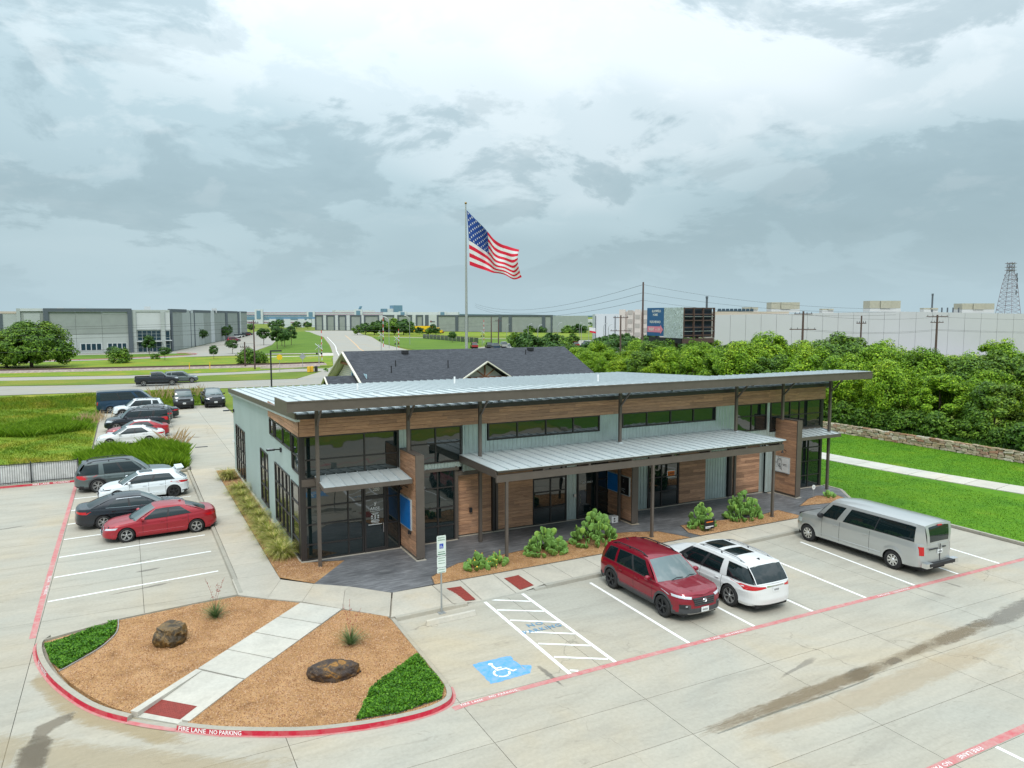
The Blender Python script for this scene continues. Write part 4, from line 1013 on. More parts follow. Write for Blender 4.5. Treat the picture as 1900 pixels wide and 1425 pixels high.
# --- wood cladding ----------------------------------------------------------
plank_mesh = {}
plank_n = [0]; rest = MB()
pm = MB(); pm.box(-.5, .5, -.5, .5, -.5, .5, M['wood']); unit_plank = pm.mesh('plank')
def clad(a0, a1, z0, z1, pos, axis, facing, row=0.145, parent=bld, seed=1):
    # boards laid in rows; facing: outward direction sign along the other axis
    g = random.Random(seed); nrow = max(1, int(round((z1 - z0) / row))); r_ = (z1 - z0) / nrow
    bk = MB()
    if axis == 'x': bk.box(a0, a1, min(pos, pos - facing * .02), max(pos, pos - facing * .02), z0, z1, M['wood_back'])
    else: bk.box(min(pos, pos - facing * .02), max(pos, pos - facing * .02), a0, a1, z0, z1, M['wood_back'])
    root = bk.build('wood_cladding', parent); L = wloc(root)
    for k in range(nrow):
        a = a0; zc_ = z0 + (k + .5) * r_; first = True
        while a < a1 - 1e-6:
            ln = g.uniform(.9, 2.4) * (g.uniform(.3, 1) if first else 1); first = False
            b2 = min(a1, a + ln)
            if a1 - b2 < .3: b2 = a1
            ca, cl_ = (a + b2) / 2, b2 - a - .006; th = .022 + g.uniform(0, .006)
            c = (ca, pos + facing * th / 2, zc_) if axis == 'x' else (pos + facing * th / 2, ca, zc_)
            s = (cl_, th, r_ - .009) if axis == 'x' else (th, cl_, r_ - .009)
            if plank_n[0] < 300:
                link('plank', unit_plank, root, (c[0] - L.x, c[1] - L.y, c[2] - L.z), 0, s); plank_n[0] += 1
            else:
                m_ = rest_mb
                m_.box(c[0] - s[0] / 2, c[0] + s[0] / 2, c[1] - s[1] / 2, c[1] + s[1] / 2, c[2] - s[2] / 2, c[2] + s[2] / 2, g.choice(woods))
            a = b2
    return root
woods = [M['wood']]
rest_mb = MB()
for k in range(4):      # a few boards of other tone for the joined remainder
    w = M['wood'].copy(); w.name = 'wood_plank_tone'; woods.append(w)
    for n_ in w.node_tree.nodes:
        if n_.type == 'VALTORGB' and n_.color_ramp.elements[0].color[0] < .2 and len(n_.color_ramp.elements) == 4:
            for e in n_.color_ramp.elements: e.color = tuple(c * (0.72, 0.88, 1.12, 1.28)[k] for c in e.color[:3]) + (1,)
clad(6.0, 36.12, 5.30, 6.07, Y0 - .17, 'x', -1, seed=2, row=.155)
WX = 10.29
# free-standing wing walls
def wing(x0, x1, y0, y1, z1, seed, sides=(-1, 1)):
    mb = MB(); mb.box(x0 + .03, x1 - .03, y0 + .03, y1, .13, z1 - .02, M['black']); mb.box(x0 - .035, x1 + .035, y0 - .03, y0 + .03, .18, z1 + .01, M['brown']); mb.box(x0 - .035, x1 + .035, y0 + .03, y1, z1 - .02, z1 + .012, M['brown'])
    mb.box(x0 + .01, x1 - .01, y0 + .03, y1, .13, .26, M['brown'])
    w = mb.build('wing_wall', bld)
    mb = MB(); mb.box(x0 - .07, x1 + .07, y0 - .10, y1, .0, .135, M['walk']); mb.build('wing_base', w)
    return w
w1 = wing(10.29, 10.58, 28.42, Y0, 4.47, 3); w2 = wing(21.30, 21.60, 28.72, Y1, 2.98, 4); w3 = wing(32.42, 32.70, 28.85, Y0, 4.40, 5)
# planks of the wings hang directly from the building so that nothing nests deeper than thing > part > piece
clad(28.45, Y0, .26, 4.44, 10.29, 'y', -1, row=.15, seed=11)
clad(12.97, 14.74, .2, 3.0, Y1 - .02, 'x', -1, row=.155, seed=12)
clad(15.08, 16.93, .2, 3.0, Y1 - .02, 'x', -1, row=.155, seed=13)
clad(28.88, Y0, .26, 4.37, 32.42, 'y', -1, row=.16, seed=14)
clad(28.75, Y1, .26, 2.95, 21.30, 'y', -1, row=.16, seed=15)
clad(30.2, 37.3, 5.30, 6.03, BX0 - .06, 'y', -1, row=.155, seed=16)
clad(25.79, 27.58, .2, 3.0, Y1 - .02, 'x', -1, row=.155, seed=17)
clad(29.52, 31.52, .2, 3.0, Y1 - .02, 'x', -1, row=.155, seed=18)
o = rest_mb.build('plank', bld); o['kind'] = 'stuff'
# --- side wall --------------------------------------------------------------
XS = BX0
def wall_piece(y0, y1, z0, z1=None):
    siding(y0, y1, z0, z1, XS, M['siding'], .30, .010, 'y', ztop=(None if z1 is not None else (lambda yy: roof_z(yy) - .18)))
side_wins = [(30.62, 32.18, .14, 3.20, (), (.85, 1.65, 2.42)), (30.50, 31.75, 3.72, 5.24, (), (4.42,)), (32.02, 35.92, 4.44, 5.24, (33.95,), ()), (36.22, 37.24, 4.44, 5.24, (), ()),
             (32.56, 36.08, .55, 3.28, (33.4, 34.3, 35.2), (1.5, 2.4)), (38.05, 40.30, .58, 3.28, (39.15,), (1.45, 2.35)), (46.05, 49.95, .30, 3.28, (47.0, 48.0, 49.0), (1.2, 1.9, 2.6))]
for a, b_, z0, z1, vm, hm in side_wins: window(a, b_, z0, z1, XS - .005, vm, hm, axis='y')
wall_piece(30.40, 30.50, .16, 5.3); wall_piece(30.5, 32.25, 3.20, 3.72); wall_piece(30.5, 30.62, .16, 3.2); wall_piece(32.18, 32.56, .16, 4.44); wall_piece(31.75, 32.02, 3.72, 5.3); wall_piece(32.56, 36.08, .16, .55)
wall_piece(32.56, 36.08, 3.28, 4.44); wall_piece(36.08, 37.30, .16, 4.44); wall_piece(30.4, 37.3, 5.24, 5.32); wall_piece(35.92, 36.22, 4.44, 5.24); wall_piece(37.24, 37.32, 4.44, 5.3)
wall_piece(37.32, 38.05, .16); wall_piece(38.05, 40.30, .16, .58); wall_piece(38.05, 40.30, 3.28); wall_piece(40.30, 46.05, .16); wall_piece(46.05, 49.95, .16, .30); wall_piece(46.05, 49.95, 3.28); wall_piece(49.95, BACK, .16)
mb = MB()
siding(BX0, BX1, .16, 5.15, BACK, M['siding'], .3, .01, 'x', side=1)
siding(Y0, BACK, .16, None, BX1, M['siding'], .3, .01, 'y', ztop=lambda yy: roof_z(yy) - .18, side=1)
# --- main roof --------------------------------------------------------------
RX0, RX1 = 5.86, 36.3
pan_cache = {}
def roof_panel(x0, x1, y0, z0, y1, z1, parent, th=.03, name='roof_panel', rib=.055):
    key = tuple(round(v, 3) for v in (x1 - x0, y1 - y0, z1 - z0, th, rib))
    if key not in pan_cache:
        mb = MB(); w, d, h = x1 - x0, y1 - y0, z1 - z0
        mb.hexa([(0, 0, -th), (w - .03, 0, -th), (w - .03, d, h - th), (0, d, h - th), (0, 0, 0), (w - .03, 0, 0), (w - .03, d, h), (0, d, h)], M['roof'])
        mb.hexa([(w - .03, -.01, -th), (w, -.01, -th), (w, d + .01, h - th), (w - .03, d + .01, h - th), (w - .03, -.01, rib), (w, -.01, rib), (w, d + .01, h + rib), (w - .03, d + .01, h + rib)], M['seam'])
        pan_cache[key] = mb.mesh(name)
    L = wloc(parent); return link(name, pan_cache[key], parent, (x0 - L.x, y0 - L.y, z0 - L.z))
n = 60; pw = (RX1 - RX0) / n
for i in range(n): roof_panel(RX0 + i * pw, RX0 + (i + 1) * pw, 29.95, roof_z(29.95), 51.45, roof_z(51.45), bld)
for (xa, sgn) in ((RX0, -1), (RX1, 1)):      # rake trims
    mb = MB()
    xo, xi = (xa - .05, xa + .02) if sgn < 0 else (xa - .02, xa + .05)
    mb.hexa([(xo, 29.93, roof_z(29.93) - .19), (xi, 29.93, roof_z(29.93) - .19), (xi, 51.5, roof_z(51.5) - .19), (xo, 51.5, roof_z(51.5) - .19), (xo, 29.93, roof_z(29.93) + .05), (xi, 29.93, roof_z(29.93) + .05), (xi, 51.5, roof_z(51.5) + .05), (xo, 51.5, roof_z(51.5) + .05)], M['brown'])
    xo, xi = (xa - .02, xa + .16) if sgn < 0 else (xa - .16, xa + .02)
    mb.hexa([(xo, 29.96, roof_z(29.96) - .30), (xi, 29.96, roof_z(29.96) - .30), (xi, 51.4, roof_z(51.4) - .30), (xo, 51.4, roof_z(51.4) - .30), (xo, 29.96, roof_z(29.96) - .195), (xi, 29.96, roof_z(29.96) - .195), (xi, 51.4, roof_z(51.4) - .195), (xo, 51.4, roof_z(51.4) - .195)], M['seam'])
    mb.build('rake_trim', bld)
mb = MB(); mb.box(RX0 + .02, RX1 - .02, 29.86, 29.94, 6.05, 6.235, M['frame']); mb.box(RX0 + .02, RX1 - .02, 29.94, Y0 - .15, 6.05, 6.10, M['frame']); mb.build('gutter', bld)
mb = MB(); mb.box(RX0, RX1, 51.5, 51.62, 5.18, 5.32, M['frame']); mb.build('gutter', bld)
for x, y in ((12.0, 43), (19.5, 46.2), (27.5, 41)):
    mb = MB(); mb.tube([(x, y, roof_z(y)), (x, y, roof_z(y) + .45)], .06, 10, M['white']); mb.build('vent_pipe', bld)
# --- upper canopy -----------------------------------------------------------
CX0, CX1, CY0, CY1 = 5.20, 37.50, 28.25, 30.75
def cz(y): return 6.94 - (y - CY0) * .028
n = 64; pw = (CX1 - CX0 - .1) / n
can = thing('upper_canopy_frame', None, None, (0, 0, 0)); bpy.data.objects.remove(can)
for i in range(n): roof_panel(CX0 + .05 + i * pw, CX0 + .05 + (i + 1) * pw, CY0 + .05, cz(CY0), CY1, cz(CY1), bld, name='canopy_panel', rib=.045)
mb = MB(); mb.box(CX0, CX1, CY0 - .02, CY0 + .045, 6.565, 6.965, M['brown']); mb.box(CX0, CX1, CY0 - .045, CY0 - .02, 6.92, 6.975, M['brown'])
for xa, xb in ((CX0, CX0 + .05), (CX1 - .05, CX1)):
    mb.hexa([(xa, CY0 + .045, 6.565), (xb, CY0 + .045, 6.565), (xb, CY1, 6.50), (xa, CY1, 6.50), (xa, CY0 + .045, 6.965), (xb, CY0 + .045, 6.965), (xb, CY1, 6.90), (xa, CY1, 6.90)], M['brown'])
mb.build('fascia', bld)
mb = MB(); mb.box(CX0 + .05, CX1 - .05, CY1 - .06, CY1, 6.55, 6.83, M['brown'])
for y in (28.75, 29.55, 30.2): mb.box(CX0 + .05, CX1 - .05, y - .04, y + .04, cz(y) - .22, cz(y) - .035, M['brown'])
x = CX0 + 1.2
while x < CX1 - .5:
    mb.box(x - .03, x + .03, CY0 + .045, CY1 - .06, 6.60, 6.70, M['brown']); x += 1.55
mb.build('purlins', bld)
mb = MB()
for x in (8.5, 15, 24.9, 30.5, 34): mb.box(x - .04, x + .04, 30.3, 30.4, roof_z(30.35) - .02, 6.6, M['brown'])
mb.build('canopy_strut', bld)
ux = [6.58, 10.36, 13.66, 21.12, 28.58, 31.98, 35.72]
ubase = [.0, 4.47, .12, 3.98, 3.98, 4.40, .12]; uy_ = 29.55
for x, zb in zip(ux, ubase):
    y_ = 29.55
    mb = MB(); mb.box(x - .065, x + .065, y_ - .065, y_ + .065, max(zb, .1), 6.62, M['brown'])
    if 3.9 < zb < 4.0: mb.box(x - .10, x + .10, y_ - .10, y_ + .10, zb - .02, zb + .05, M['seam'])
    p = mb.build('canopy_post', bld)
    mb = MB(); mb.bar((x, y_ - .06, 5.80), (x, y_ - .86, 6.60), .07, .07, M['brown']); mb.build('brace', p)
# posts continue below the lower awning as slim columns
for x in (13.66, 21.12, 28.58):
    mb = MB(); mb.box(x - .06, x + .06, 29.49, 29.61, .12, 3.72, M['brown']); mb.build('canopy_post', bld)
# --- long lower awning --------------------------------------------------------
AX0, AX1, AY0, AY1 = 13.02, 28.98, 26.50, 30.38
n = 31; pw = (AX1 - AX0) / n
def az(y): return 3.97 - (AY1 - y) * .004
for i in range(n): roof_panel(AX0 + i * pw, AX0 + (i + 1) * pw, AY0, az(AY0), AY1, az(AY1), bld, name='awning_panel', rib=.04, th=.02)
mb = MB(); mb.box(AX0, AX1 - .02, AY0 + .10, AY0 + .20, 3.44, 3.74, M['brown']); mb.box(AX0, AX0 + .06, AY0 + .2, AY1, 3.62, 3.92, M['brown']); mb.box(AX1 - .08, AX1 - .02, AY0 + .2, AY1, 3.62, 3.92, M['brown'])
mb.box(AX0 + .06, AX1 - .08, AY1 - .12, AY1 - .02, 3.65, 3.92, M['brown']); mb.build('awning_beam', bld)
mb = MB()
for y in (26.62, 27.8, 29.1): mb.box(AX0 + .06, AX1 - .08, y - .03, y + .03, 3.83, 3.93, M['brown'])
x = AX0 + 2.2
while x < AX1: mb.box(x - .05, x + .05, AY0 + .2, AY1 - .12, 3.60, 3.80, M['brown']); mb.box(x - .05, x + .05, AY0 + .11, AY0 + .19, 3.745, 3.93, M['brown']); x += 2.25
mb.build('awning_rafters', bld)
for x in (13.5, 20.88, 28.35):
    mb = MB(); mb.box(x - .055, x + .055, 26.60 - .005, 26.71, .12, 3.44, M['brown']); mb.box(x - .09, x + .09, 26.56, 26.75, .115, .14, M['brown']); mb.build('awning_post', bld)
# --- two small awnings ----------------------------------------------------------
for (x0, x1, y0, y1, z_, n) in ((6.62, 10.16, 28.62, 30.34, 3.48, 8), (32.74, 35.95, 28.95, 30.34, 3.42, 7)):
    pw = (x1 - x0) / n
    for i in range(n): roof_panel(x0 + i * pw, x0 + (i + 1) * pw, y0, z_, y1, z_ + .16, bld, name='awning_panel', rib=.04, th=.02)
    mb = MB(); mb.box(x0 - .02, x1 + .02, y0 - .04, y0 - .005, z_ - .16, z_ + .02, M['brown'])
    for xa in (x0 - .02, x1 - .01): mb.hexa([(xa, y0 - .005, z_ - .16), (xa + .03, y0 - .005, z_ - .16), (xa + .03, y1, z_ - .02), (xa, y1, z_ - .02), (xa, y0 - .005, z_ - .025), (xa + .03, y0 - .005, z_ - .025), (xa + .03, y1, z_ + .13), (xa, y1, z_ + .13)], M['brown'])
    mb.build('awning_frame', bld)
# --- wall lights ----------------------------------------------------------------
for (y, z) in ((34.35, 4.12), (50.75, 4.02)):
    mb = MB(); mb.box(5.98, 6.05, y - .08, y + .08, z - .1, z + .1, M['black']); mb.bar((6.0, y, z + .02), (5.72, y, z + .04), .05, .05, M['black']); mb.box(5.40, 5.74, y - .11, y + .11, z + .00, z + .07, M['black']); mb.box(5.42, 5.70, y - .08, y + .08, z + .07, z + .085, M['lamp']); mb.build('wall_light', bld)
for (y, z) in ((51.0, 2.0), (50.9, 5.0)):
    mb = MB(); mb.box(5.93, 6.05, y - .06, y + .06, z - .07, z + .07, M['white']); mb.build('camera_box', bld)
for (x, y, z, nx) in ((10.25, 29.4, 2.98, 0), (32.37, 29.55, 2.62, 0)):
    mb = MB(); mb.tube([(x, y, z), (x - .16, y, z + .10), (x - .30, y, z + .05)], .018, 8, M['black']); mb.lathe([(0.02, .06), (.09, -.04), (.085, -.05), (0.0, -.02)], (x - .31, y, z), 'z', 12, M['black']); mb.build('gooseneck_lamp', bld)
mb = MB(); mb.box(10.15, 10.26, 29.08, 29.18, 1.06, 1.22, M['black']); mb.build('door_button', bld)
mb = MB(); mb.box(19.22, 19.34, Y1 - .10, Y1 - .03, 1.27, 1.42, M['alloy']); mb.build('door_button', bld)
mb = MB(); mb.box(13.62, 13.74, Y1 - .14, Y1 - .05, 1.2, 1.42, M['black']); mb.build('wall_box', bld)
# signs on the wing walls (hung on the walls: things of their own)
sg = thing('blue_wall_sign', 'bright blue rectangular sign with pale frame on the tall left wing wall', 'sign', (10.24, 29.6, 1.9))
mb = MB(); mb.box(10.20, 10.262, 28.93, 30.28, 1.24, 2.55, M['seam']); mb.build('sign_frame', sg)
mb = MB(); mb.box(10.190, 10.1995, 28.98, 30.23, 1.29, 2.50, M['blue_sign']); mb.build('sign_face', sg)
sg = thing('twin_wall_sign', 'half blue and half black wall sign on the low middle wing wall', 'sign', (21.25, 29.8, 1.9))
mb = MB(); mb.box(21.20, 21.272, 28.84, 30.68, 1.46, 2.40, M['seam']); mb.build('sign_frame', sg)
mb = MB(); mb.box(21.19, 21.1995, 29.76, 30.64, 1.50, 2.36, M['blue_sign']); mb.build('blue_face', sg)
mb = MB(); mb.box(21.19, 21.1995, 28.88, 29.73, 1.50, 2.36, M['black_sign'])
for k, (y, z, w) in enumerate(((29.32, 1.76, .30), (29.36, 1.68, .2), (29.25, 1.62, .12), (29.3, 2.1, .06), (29.3, 2.2, .04))): mb.box(21.185, 21.1895, y - w / 2, y + w / 2, z - .012, z + .012, M['seam'])
mb.build('black_face', sg)
sg = thing('white_wall_sign', 'white sign with looping grey script on the right wing wall', 'sign', (32.36, 30, 1.85))
mb = MB(); mb.box(32.32, 32.392, 29.28, 30.86 - .5, 1.38, 2.27, M['seam']); mb.build('sign_frame', sg)
mb = MB(); mb.box(32.31, 32.3195, 29.32, 30.32, 1.42, 2.23, M['white']); mb.build('sign_face', sg)
mb = MB()
pts = [(32.303, 29.95 + .17 * math.cos(t) * (1 - t * .03), 1.86 + .26 * math.sin(t) + .02 * t) for t in np.linspace(.4, 7.4, 34)]
mb.tube(pts, .009, 4, M['clad']); pts = [(32.303, 29.88 + .11 * math.cos(t), 1.72 + .17 * math.sin(t * 1.3)) for t in np.linspace(.0, 8, 40)]; mb.tube(pts, .007, 4, M['clad'])
mb.box(32.302, 32.309, 29.45, 29.74, 1.86, 1.885, M['clad']); mb.box(32.302, 32.309, 29.45, 29.70, 1.80, 1.815, M['clad']); mb.box(32.302, 32.309, 30.12, 30.28, 1.90, 1.92, M['clad'])
mb.build('script', sg)
# ================================================================== vehicles
def sm(e0, e1, x):
    t = max(0.0, min(1.0, (x - e0) / (e1 - e0))); return t * t * (3 - 2 * t)
def make_wheel(R_, w, style, parent_name='wheel'):
    """returns (tyre mesh, rim mesh); axle along y, outer side at -y"""
    t = MB(); hw = w / 2; rr = R_ * 0.70 if style != 'van' else R_ * .60
    t.lathe([(rr, -hw * .92), (rr + .012, -hw), (R_ - .03, -hw), (R_ - .008, -hw * .86), (R_, -hw * .6), (R_, hw * .6), (R_ - .008, hw * .86), (R_ - .03, hw), (rr, hw)], (0, 0, 0), 'y', 28, M['tyre'])
    r_ = MB(); rim = {'dark': M['rimdark'], 'alloy': M['alloy'], 'van': M['chrome'], 'two': M['alloy']}[style]
    r_.lathe([(rr, -hw * .92), (rr - .018, -hw * .90), (rr - .03, -hw * .55), (rr - .03, hw * .3)], (0, 0, 0), 'y', 28, rim)
    r_.lathe([(rr - .03, -hw * .20), (0.0, -hw * .15)], (0, 0, 0), 'y', 20, M['black'])
    ns = {'dark': 5, 'alloy': 5, 'van': 8, 'two': 6}[style]
    yf = -hw * .80
    for k in range(ns):
        for off in ((-.13, .13) if style in ('alloy', 'two', 'dark') else (0,)):
            a = 2 * math.pi * k / ns + off + .3
            c, s_ = math.cos(a), math.sin(a); a2 = a - off * .55; c2, s2 = math.cos(a2), math.sin(a2)
            p0 = (c2 * .05, yf + .012, s2 * .05); p1 = (c * (rr - .012), yf - .004, s_ * (rr - .012))
            r_.bar(p0, p1, .030 if style != 'van' else .07, .03, rim, up=(0, 1, 0))
    r_.lathe([(0.0, yf - .022), (.045, yf - .018), (.06, yf), (.062, yf + .05)], (0, 0, 0), 'y', 14, rim)
    return t.mesh('tyre', smooth=40), r_.mesh('rim', smooth=35)
wheel_cache = {}
def make_car(name, label, cat, paint_, P, pos, heading, group=None):
    L, W, H, wb, fo = P['L'], P['W'], P['H'], P['wb'], P['fo']
    Rw, tw = P.get('R', .34), P.get('tw', .23); xf = L / 2 - fo; xr = xf - wb
    root = thing(name, label, cat, (pos[0], pos[1], P.get('z', 0.0)), group)
    root.rotation_euler = (0, 0, heading)
    MP = {}; PM_ = {}
    def part(k, m_):
        if k not in MP: MP[k] = MB()
        return MP[k], m_
    topx = [p[0] * L for p in P['top']]; topz = [p[1] for p in P['top']]     # fractions of length from -.5 (rear) to .5 (front)
    def ztop(x): return float(np.interp(x, topx, topz))
    nf, nr, m_ = P.get('nf', 9), P.get('nr', 10), 3.0
    def hw(x):
        n = nf if x > 0 else nr
        return W / 2 * max(0.0, 1 - abs(2 * x / L) ** n) ** (1 / m_)
    sill = P.get('sill', .24); Ra = Rw + .055
    def zlow(x):
        z = sill + .05 * sm(.40, .5, abs(x) / L)
        for xw in (xf, xr):
            d = abs(x - xw)
            if d < Ra: z = max(z, math.sqrt(Ra * Ra - d * d) + Rw - .01)
        return z
    tz = P.get('tum', [(0, .955), (.13, .988), (.24, .982), (.36, .974), (.50, .984), (.66, .999), (.72, .984), (.88, .962), (1.0, .92)])
    fp = P.get('fprof', [(0, .10), (.12, .02), (.35, .0), (.55, .015), (.8, .06), (1, .16)])
    rp = P.get('rprof', [(0, .12), (.12, .02), (.35, .0), (.6, .03), (.85, .05), (1, .07)])
    def skin(x, t, sgn=1, out=0.0):
        zl, zt = zlow(x), ztop(x); z = zl + (zt - zl) * t; tg = (z - sill) / max(.05, zt - sill)
        y = hw(x) * float(np.interp(tg, [a for a, b_ in tz], [b_ for a, b_ in tz]))
        if P.get('flare'):
            for xw in (xf, xr):
                d = math.hypot(x - xw, z - Rw); y += P['flare'] * sm(Ra + .16, Ra + .02, d) * (1 if hw(x) > W * .4 else 0)
        xo = x
        if x > L / 2 - .7: xo = x - float(np.interp(tg, [a for a, b_ in fp], [b_ for a, b_ in fp])) * sm(L / 2 - .7, L / 2, x)
        if x < -L / 2 + .5: xo = x + float(np.interp(tg, [a for a, b_ in rp], [b_ for a, b_ in rp])) * sm(-L / 2 + .5, -L / 2, x)
        return (xo, sgn * (y + out), z)
    xs_ = set()
    for e in (0, .00004, .0004, .0014, .0035, .007, .012, .019, .028, .04, .055, .075):
        xs_.add(round(L / 2 * (1 - e), 5)); xs_.add(round(-L / 2 * (1 - e), 5))
    x = -L / 2 * .90
    while x < L / 2 * .90: xs_.add(round(x, 5)); x += .11
    for xw in (xf, xr):
        for a in np.linspace(0, math.pi, 19): xs_.add(round(xw + Ra * math.cos(a), 5))
    for d0, d1 in P['doors']: xs_.add(d0); xs_.add(d1)
    xs_ = sorted(xs_); xs_ = [v for i, v in enumerate(xs_) if i == 0 or v - xs_[i - 1] > 1e-4 * L or abs(v) > .45 * L]
    K = 15; T = [k / K for k in range(K + 1)]
    feats = P.get('feats', [])
    def which(c, sgn, x, t):
        ax, ay, z = c[0], abs(c[1]), c[2]
        for f_ in feats:
            nm, end, ymin, ymax, zmin, zmax, depth = f_[:7]
            k_ = f_[7] if len(f_) > 7 else 0.0
            zz = z - k_ * (ay - ymin)
            if end == 'f' and ax > L / 2 - depth and ymin <= ay <= ymax and zmin <= zz <= zmax: return nm
            if end == 'r' and ax < -L / 2 + depth and ymin <= ay <= ymax and zmin <= zz <= zmax: return nm
        if P.get('cladding'):
            for xw in (xf, xr):
                if math.hypot(c[0] - xw, c[2] - Rw) < Ra + .075: return 'cladding'
            if z < sill + P['cladding']: return 'cladding'
        for i, (d0, d1) in enumerate(P['doors']):
            if d0 <= x <= d1 and t > .10: return 'door%d%s' % (i, 'L' if sgn > 0 else 'R')
        return 'body'
    mats = {'body': paint_, 'headlight': M['lamp'], 'taillight': M['red_lens'], 'grille': M['black'], 'cladding': M['clad'], 'lower_trim': M['clad'], 'skid_plate': M['alloy'], 'bumper': P.get('bumper_m', M['black']), 'fog_lamp': M['lamp'], 'rear_trim': M['chrome']}
    bed = P.get('bed')
    for sgn in (1, -1):
        rows = [[skin(x, t, sgn) for t in T] for x in xs_]
        for i in range(len(xs_) - 1):
            for k in range(K):
                a, b_, c, d = rows[i][k], rows[i + 1][k], rows[i + 1][k + 1], rows[i][k + 1]
                cc = tuple((a[q] + b_[q] + c[q] + d[q]) / 4 for q in range(3)); xm = (xs_[i] + xs_[i + 1]) / 2
                nm = which(cc, sgn, xm, (T[k] + T[k + 1]) / 2)
                key = nm if nm != 'cladding' else nm + ('L' if sgn > 0 else 'R')
                if key not in MP: MP[key] = MB()
                q = (a, b_, c, d) if sgn < 0 else (d, c, b_, a)
                mt = mats.get(nm, paint_)
                MP[key].add(q, [(0, 1, 2, 3)], mt)
    # bonnet / deck surface
    crown = P.get('crown', .035); nc = 16
    def deck(x, u):
        a = skin(x, 1.0, 1); y = a[1] * (2 * u - 1); q = abs(2 * u - 1)
        bulge = (crown * (1 - q ** 3) + (.014 * math.exp(-((q - .56) / .10) ** 2) if x > L * .2 else 0)) * min(1, a[1] / (W * .35))
        return (a[0] + P.get('nose', .05) * (1 - q * q) * sm(L / 2 - .5, L / 2, x) * (1 if x > 0 else 0), y, a[2] + bulge)
    zz = [x for x in xs_]
    for i in range(len(zz) - 1):
        if bed and bed[0] <= (zz[i] + zz[i + 1]) / 2 <= bed[1]: continue
        pt = [[deck(zz[i + e], u / nc) for u in range(nc + 1)] for e in (0, 1)]
        key = 'bonnet' if P.get('bonnet') and P['bonnet'][0] < (zz[i] + zz[i + 1]) / 2 < L / 2 * .965 else 'body'
        if key not in MP: MP[key] = MB()
        for u in range(nc): MP[key].add([pt[0][u], pt[1][u], pt[1][u + 1], pt[0][u + 1]], [(0, 1, 2, 3)], paint_)
    if bed:
        mb = MP.setdefault('load_bed', MB()); b0, b1 = bed; zb = ztop((b0 + b1) / 2); yw = W / 2 * .80
        for s_ in (1, -1):
            mb.box(b0, b1, min(s_ * yw, s_ * W / 2 * .93), max(s_ * yw, s_ * W / 2 * .93), zb - .5, zb + .01, M['black'])
        mb.box(b0, b1, -yw, yw, zb - .55, zb - .5, M['black']); mb.box(b0 - .02, b0 + .06, -yw, yw, zb - .5, zb, M['black']); mb.box(b1 - .05, b1, -yw, yw, zb - .5, zb, M['black'])
    # underbody fill
    mb = MP.setdefault('underbody', MB())
    mb.box(-L / 2 + .22, L / 2 - .25, -W / 2 + .30, W / 2 - .30, .20, min(ztop(0), ztop(L * .3), ztop(-L * .45)) - .12, M['black'])
    mb.box(xr + Ra + .02, xf - Ra - .02, -W / 2 + .07, W / 2 - .07, sill - .02, sill + .25, M['black'])
    # greenhouse
    G = P['gh']; xA, xD, xRf, xRr = [v * L for v in G['x']]; yb_f, yr = G.get('yb', .93), W / 2 * G.get('yr', .72)
    railx = [v[0] * L for v in G['rail']]; railz = [v[1] for v in G['rail']]
    def rail(x): return float(np.interp(x, railx, railz))
    def belt(x): return ztop(x) - .006
    def yb(x): return min(W / 2 * yb_f, hw(x) * .93 * (yb_f / .93))
    def side(u, v, sgn, out=0.0):
        xb = xA + (xD - xA) * u; xt = xRf + (xRr - xRf) * u; x = xb + (xt - xb) * v
        z = belt(xb) + (rail(xt) - belt(xb)) * v
        y = yb(xb) + (yr - yb(xb)) * (v ** 1.25) + .018 * math.sin(math.pi * v) + out
        return (x, sgn * y, z)
    v0, v1 = G.get('v', (.05, .90))
    segs = G['segs']            # (u0, u1, kind)
    for sgn in (1, -1):
        for si, seg in enumerate(segs):
            u0, u1, kind = seg[:3]
            nu = max(1, int((u1 - u0) / .04))
            def put(key, m_, ua, ub, va, vb, nvv, out=0.0):
                mb = MP.setdefault(key, MB()); mb.grid(lambda u, v: side(ua + (ub - ua) * u, va + (vb - va) * v, sgn, out), nu, nvv, m_, flip=(sgn < 0) == False)
            lo, hi = (seg[3], seg[4]) if len(seg) > 3 else (v0, v1)
            put('body', paint_, u0, u1, 0, lo, 1); put('body', paint_, u0, u1, hi, 1.0, 2)
            if kind == 'w': put('side_window%d%d' % (si, sgn), M['autoglass'], u0, u1, lo, hi, 4)
            elif kind == 'k': put('black_pillar%d%d' % (si, sgn), M['black'], u0, u1, lo, hi, 4)
            else: put('body', paint_, u0, u1, lo, hi, 4)
            if kind in 'wk':
                mb = MP.setdefault('window_trim%d' % sgn, MB()); tm = M['chrome'] if G.get('chrome') else M['black']
                for (va, vb) in ((lo - .02, lo + .015), (hi - .015, hi + .015)):
                    mb.grid(lambda u, v: side(u0 + (u1 - u0) * u, va + (vb - va) * v, sgn, .006), nu, 1, tm, flip=(sgn < 0) == False)
    cf, cr = G.get('cf', .16), G.get('cr', .10); rc = G.get('rc', .06)
    def shield(u, v, front, out=0.0):
        s_ = 2 * u - 1; q = 1 - s_ * s_
        if front: xb, xt, b_, t_ = xA, xRf, cf, cf * .45
        else: xb, xt, b_, t_ = xD, xRr, -cr, -cr * .5
        p0 = (xb + b_ * q, s_ * yb(xb), belt(xb) + crown * q * .8); p1 = (xt + t_ * q, s_ * yr, rail(xt) + rc * q)
        e = v; bul = .03 * math.sin(math.pi * v)
        return (p0[0] + (p1[0] - p0[0]) * e + (bul if front else -bul) + (out if front else -out), p0[1] + (p1[1] - p0[1]) * (v ** 1.1), p0[2] + (p1[2] - p0[2]) * e + bul * .5 + out * .6)
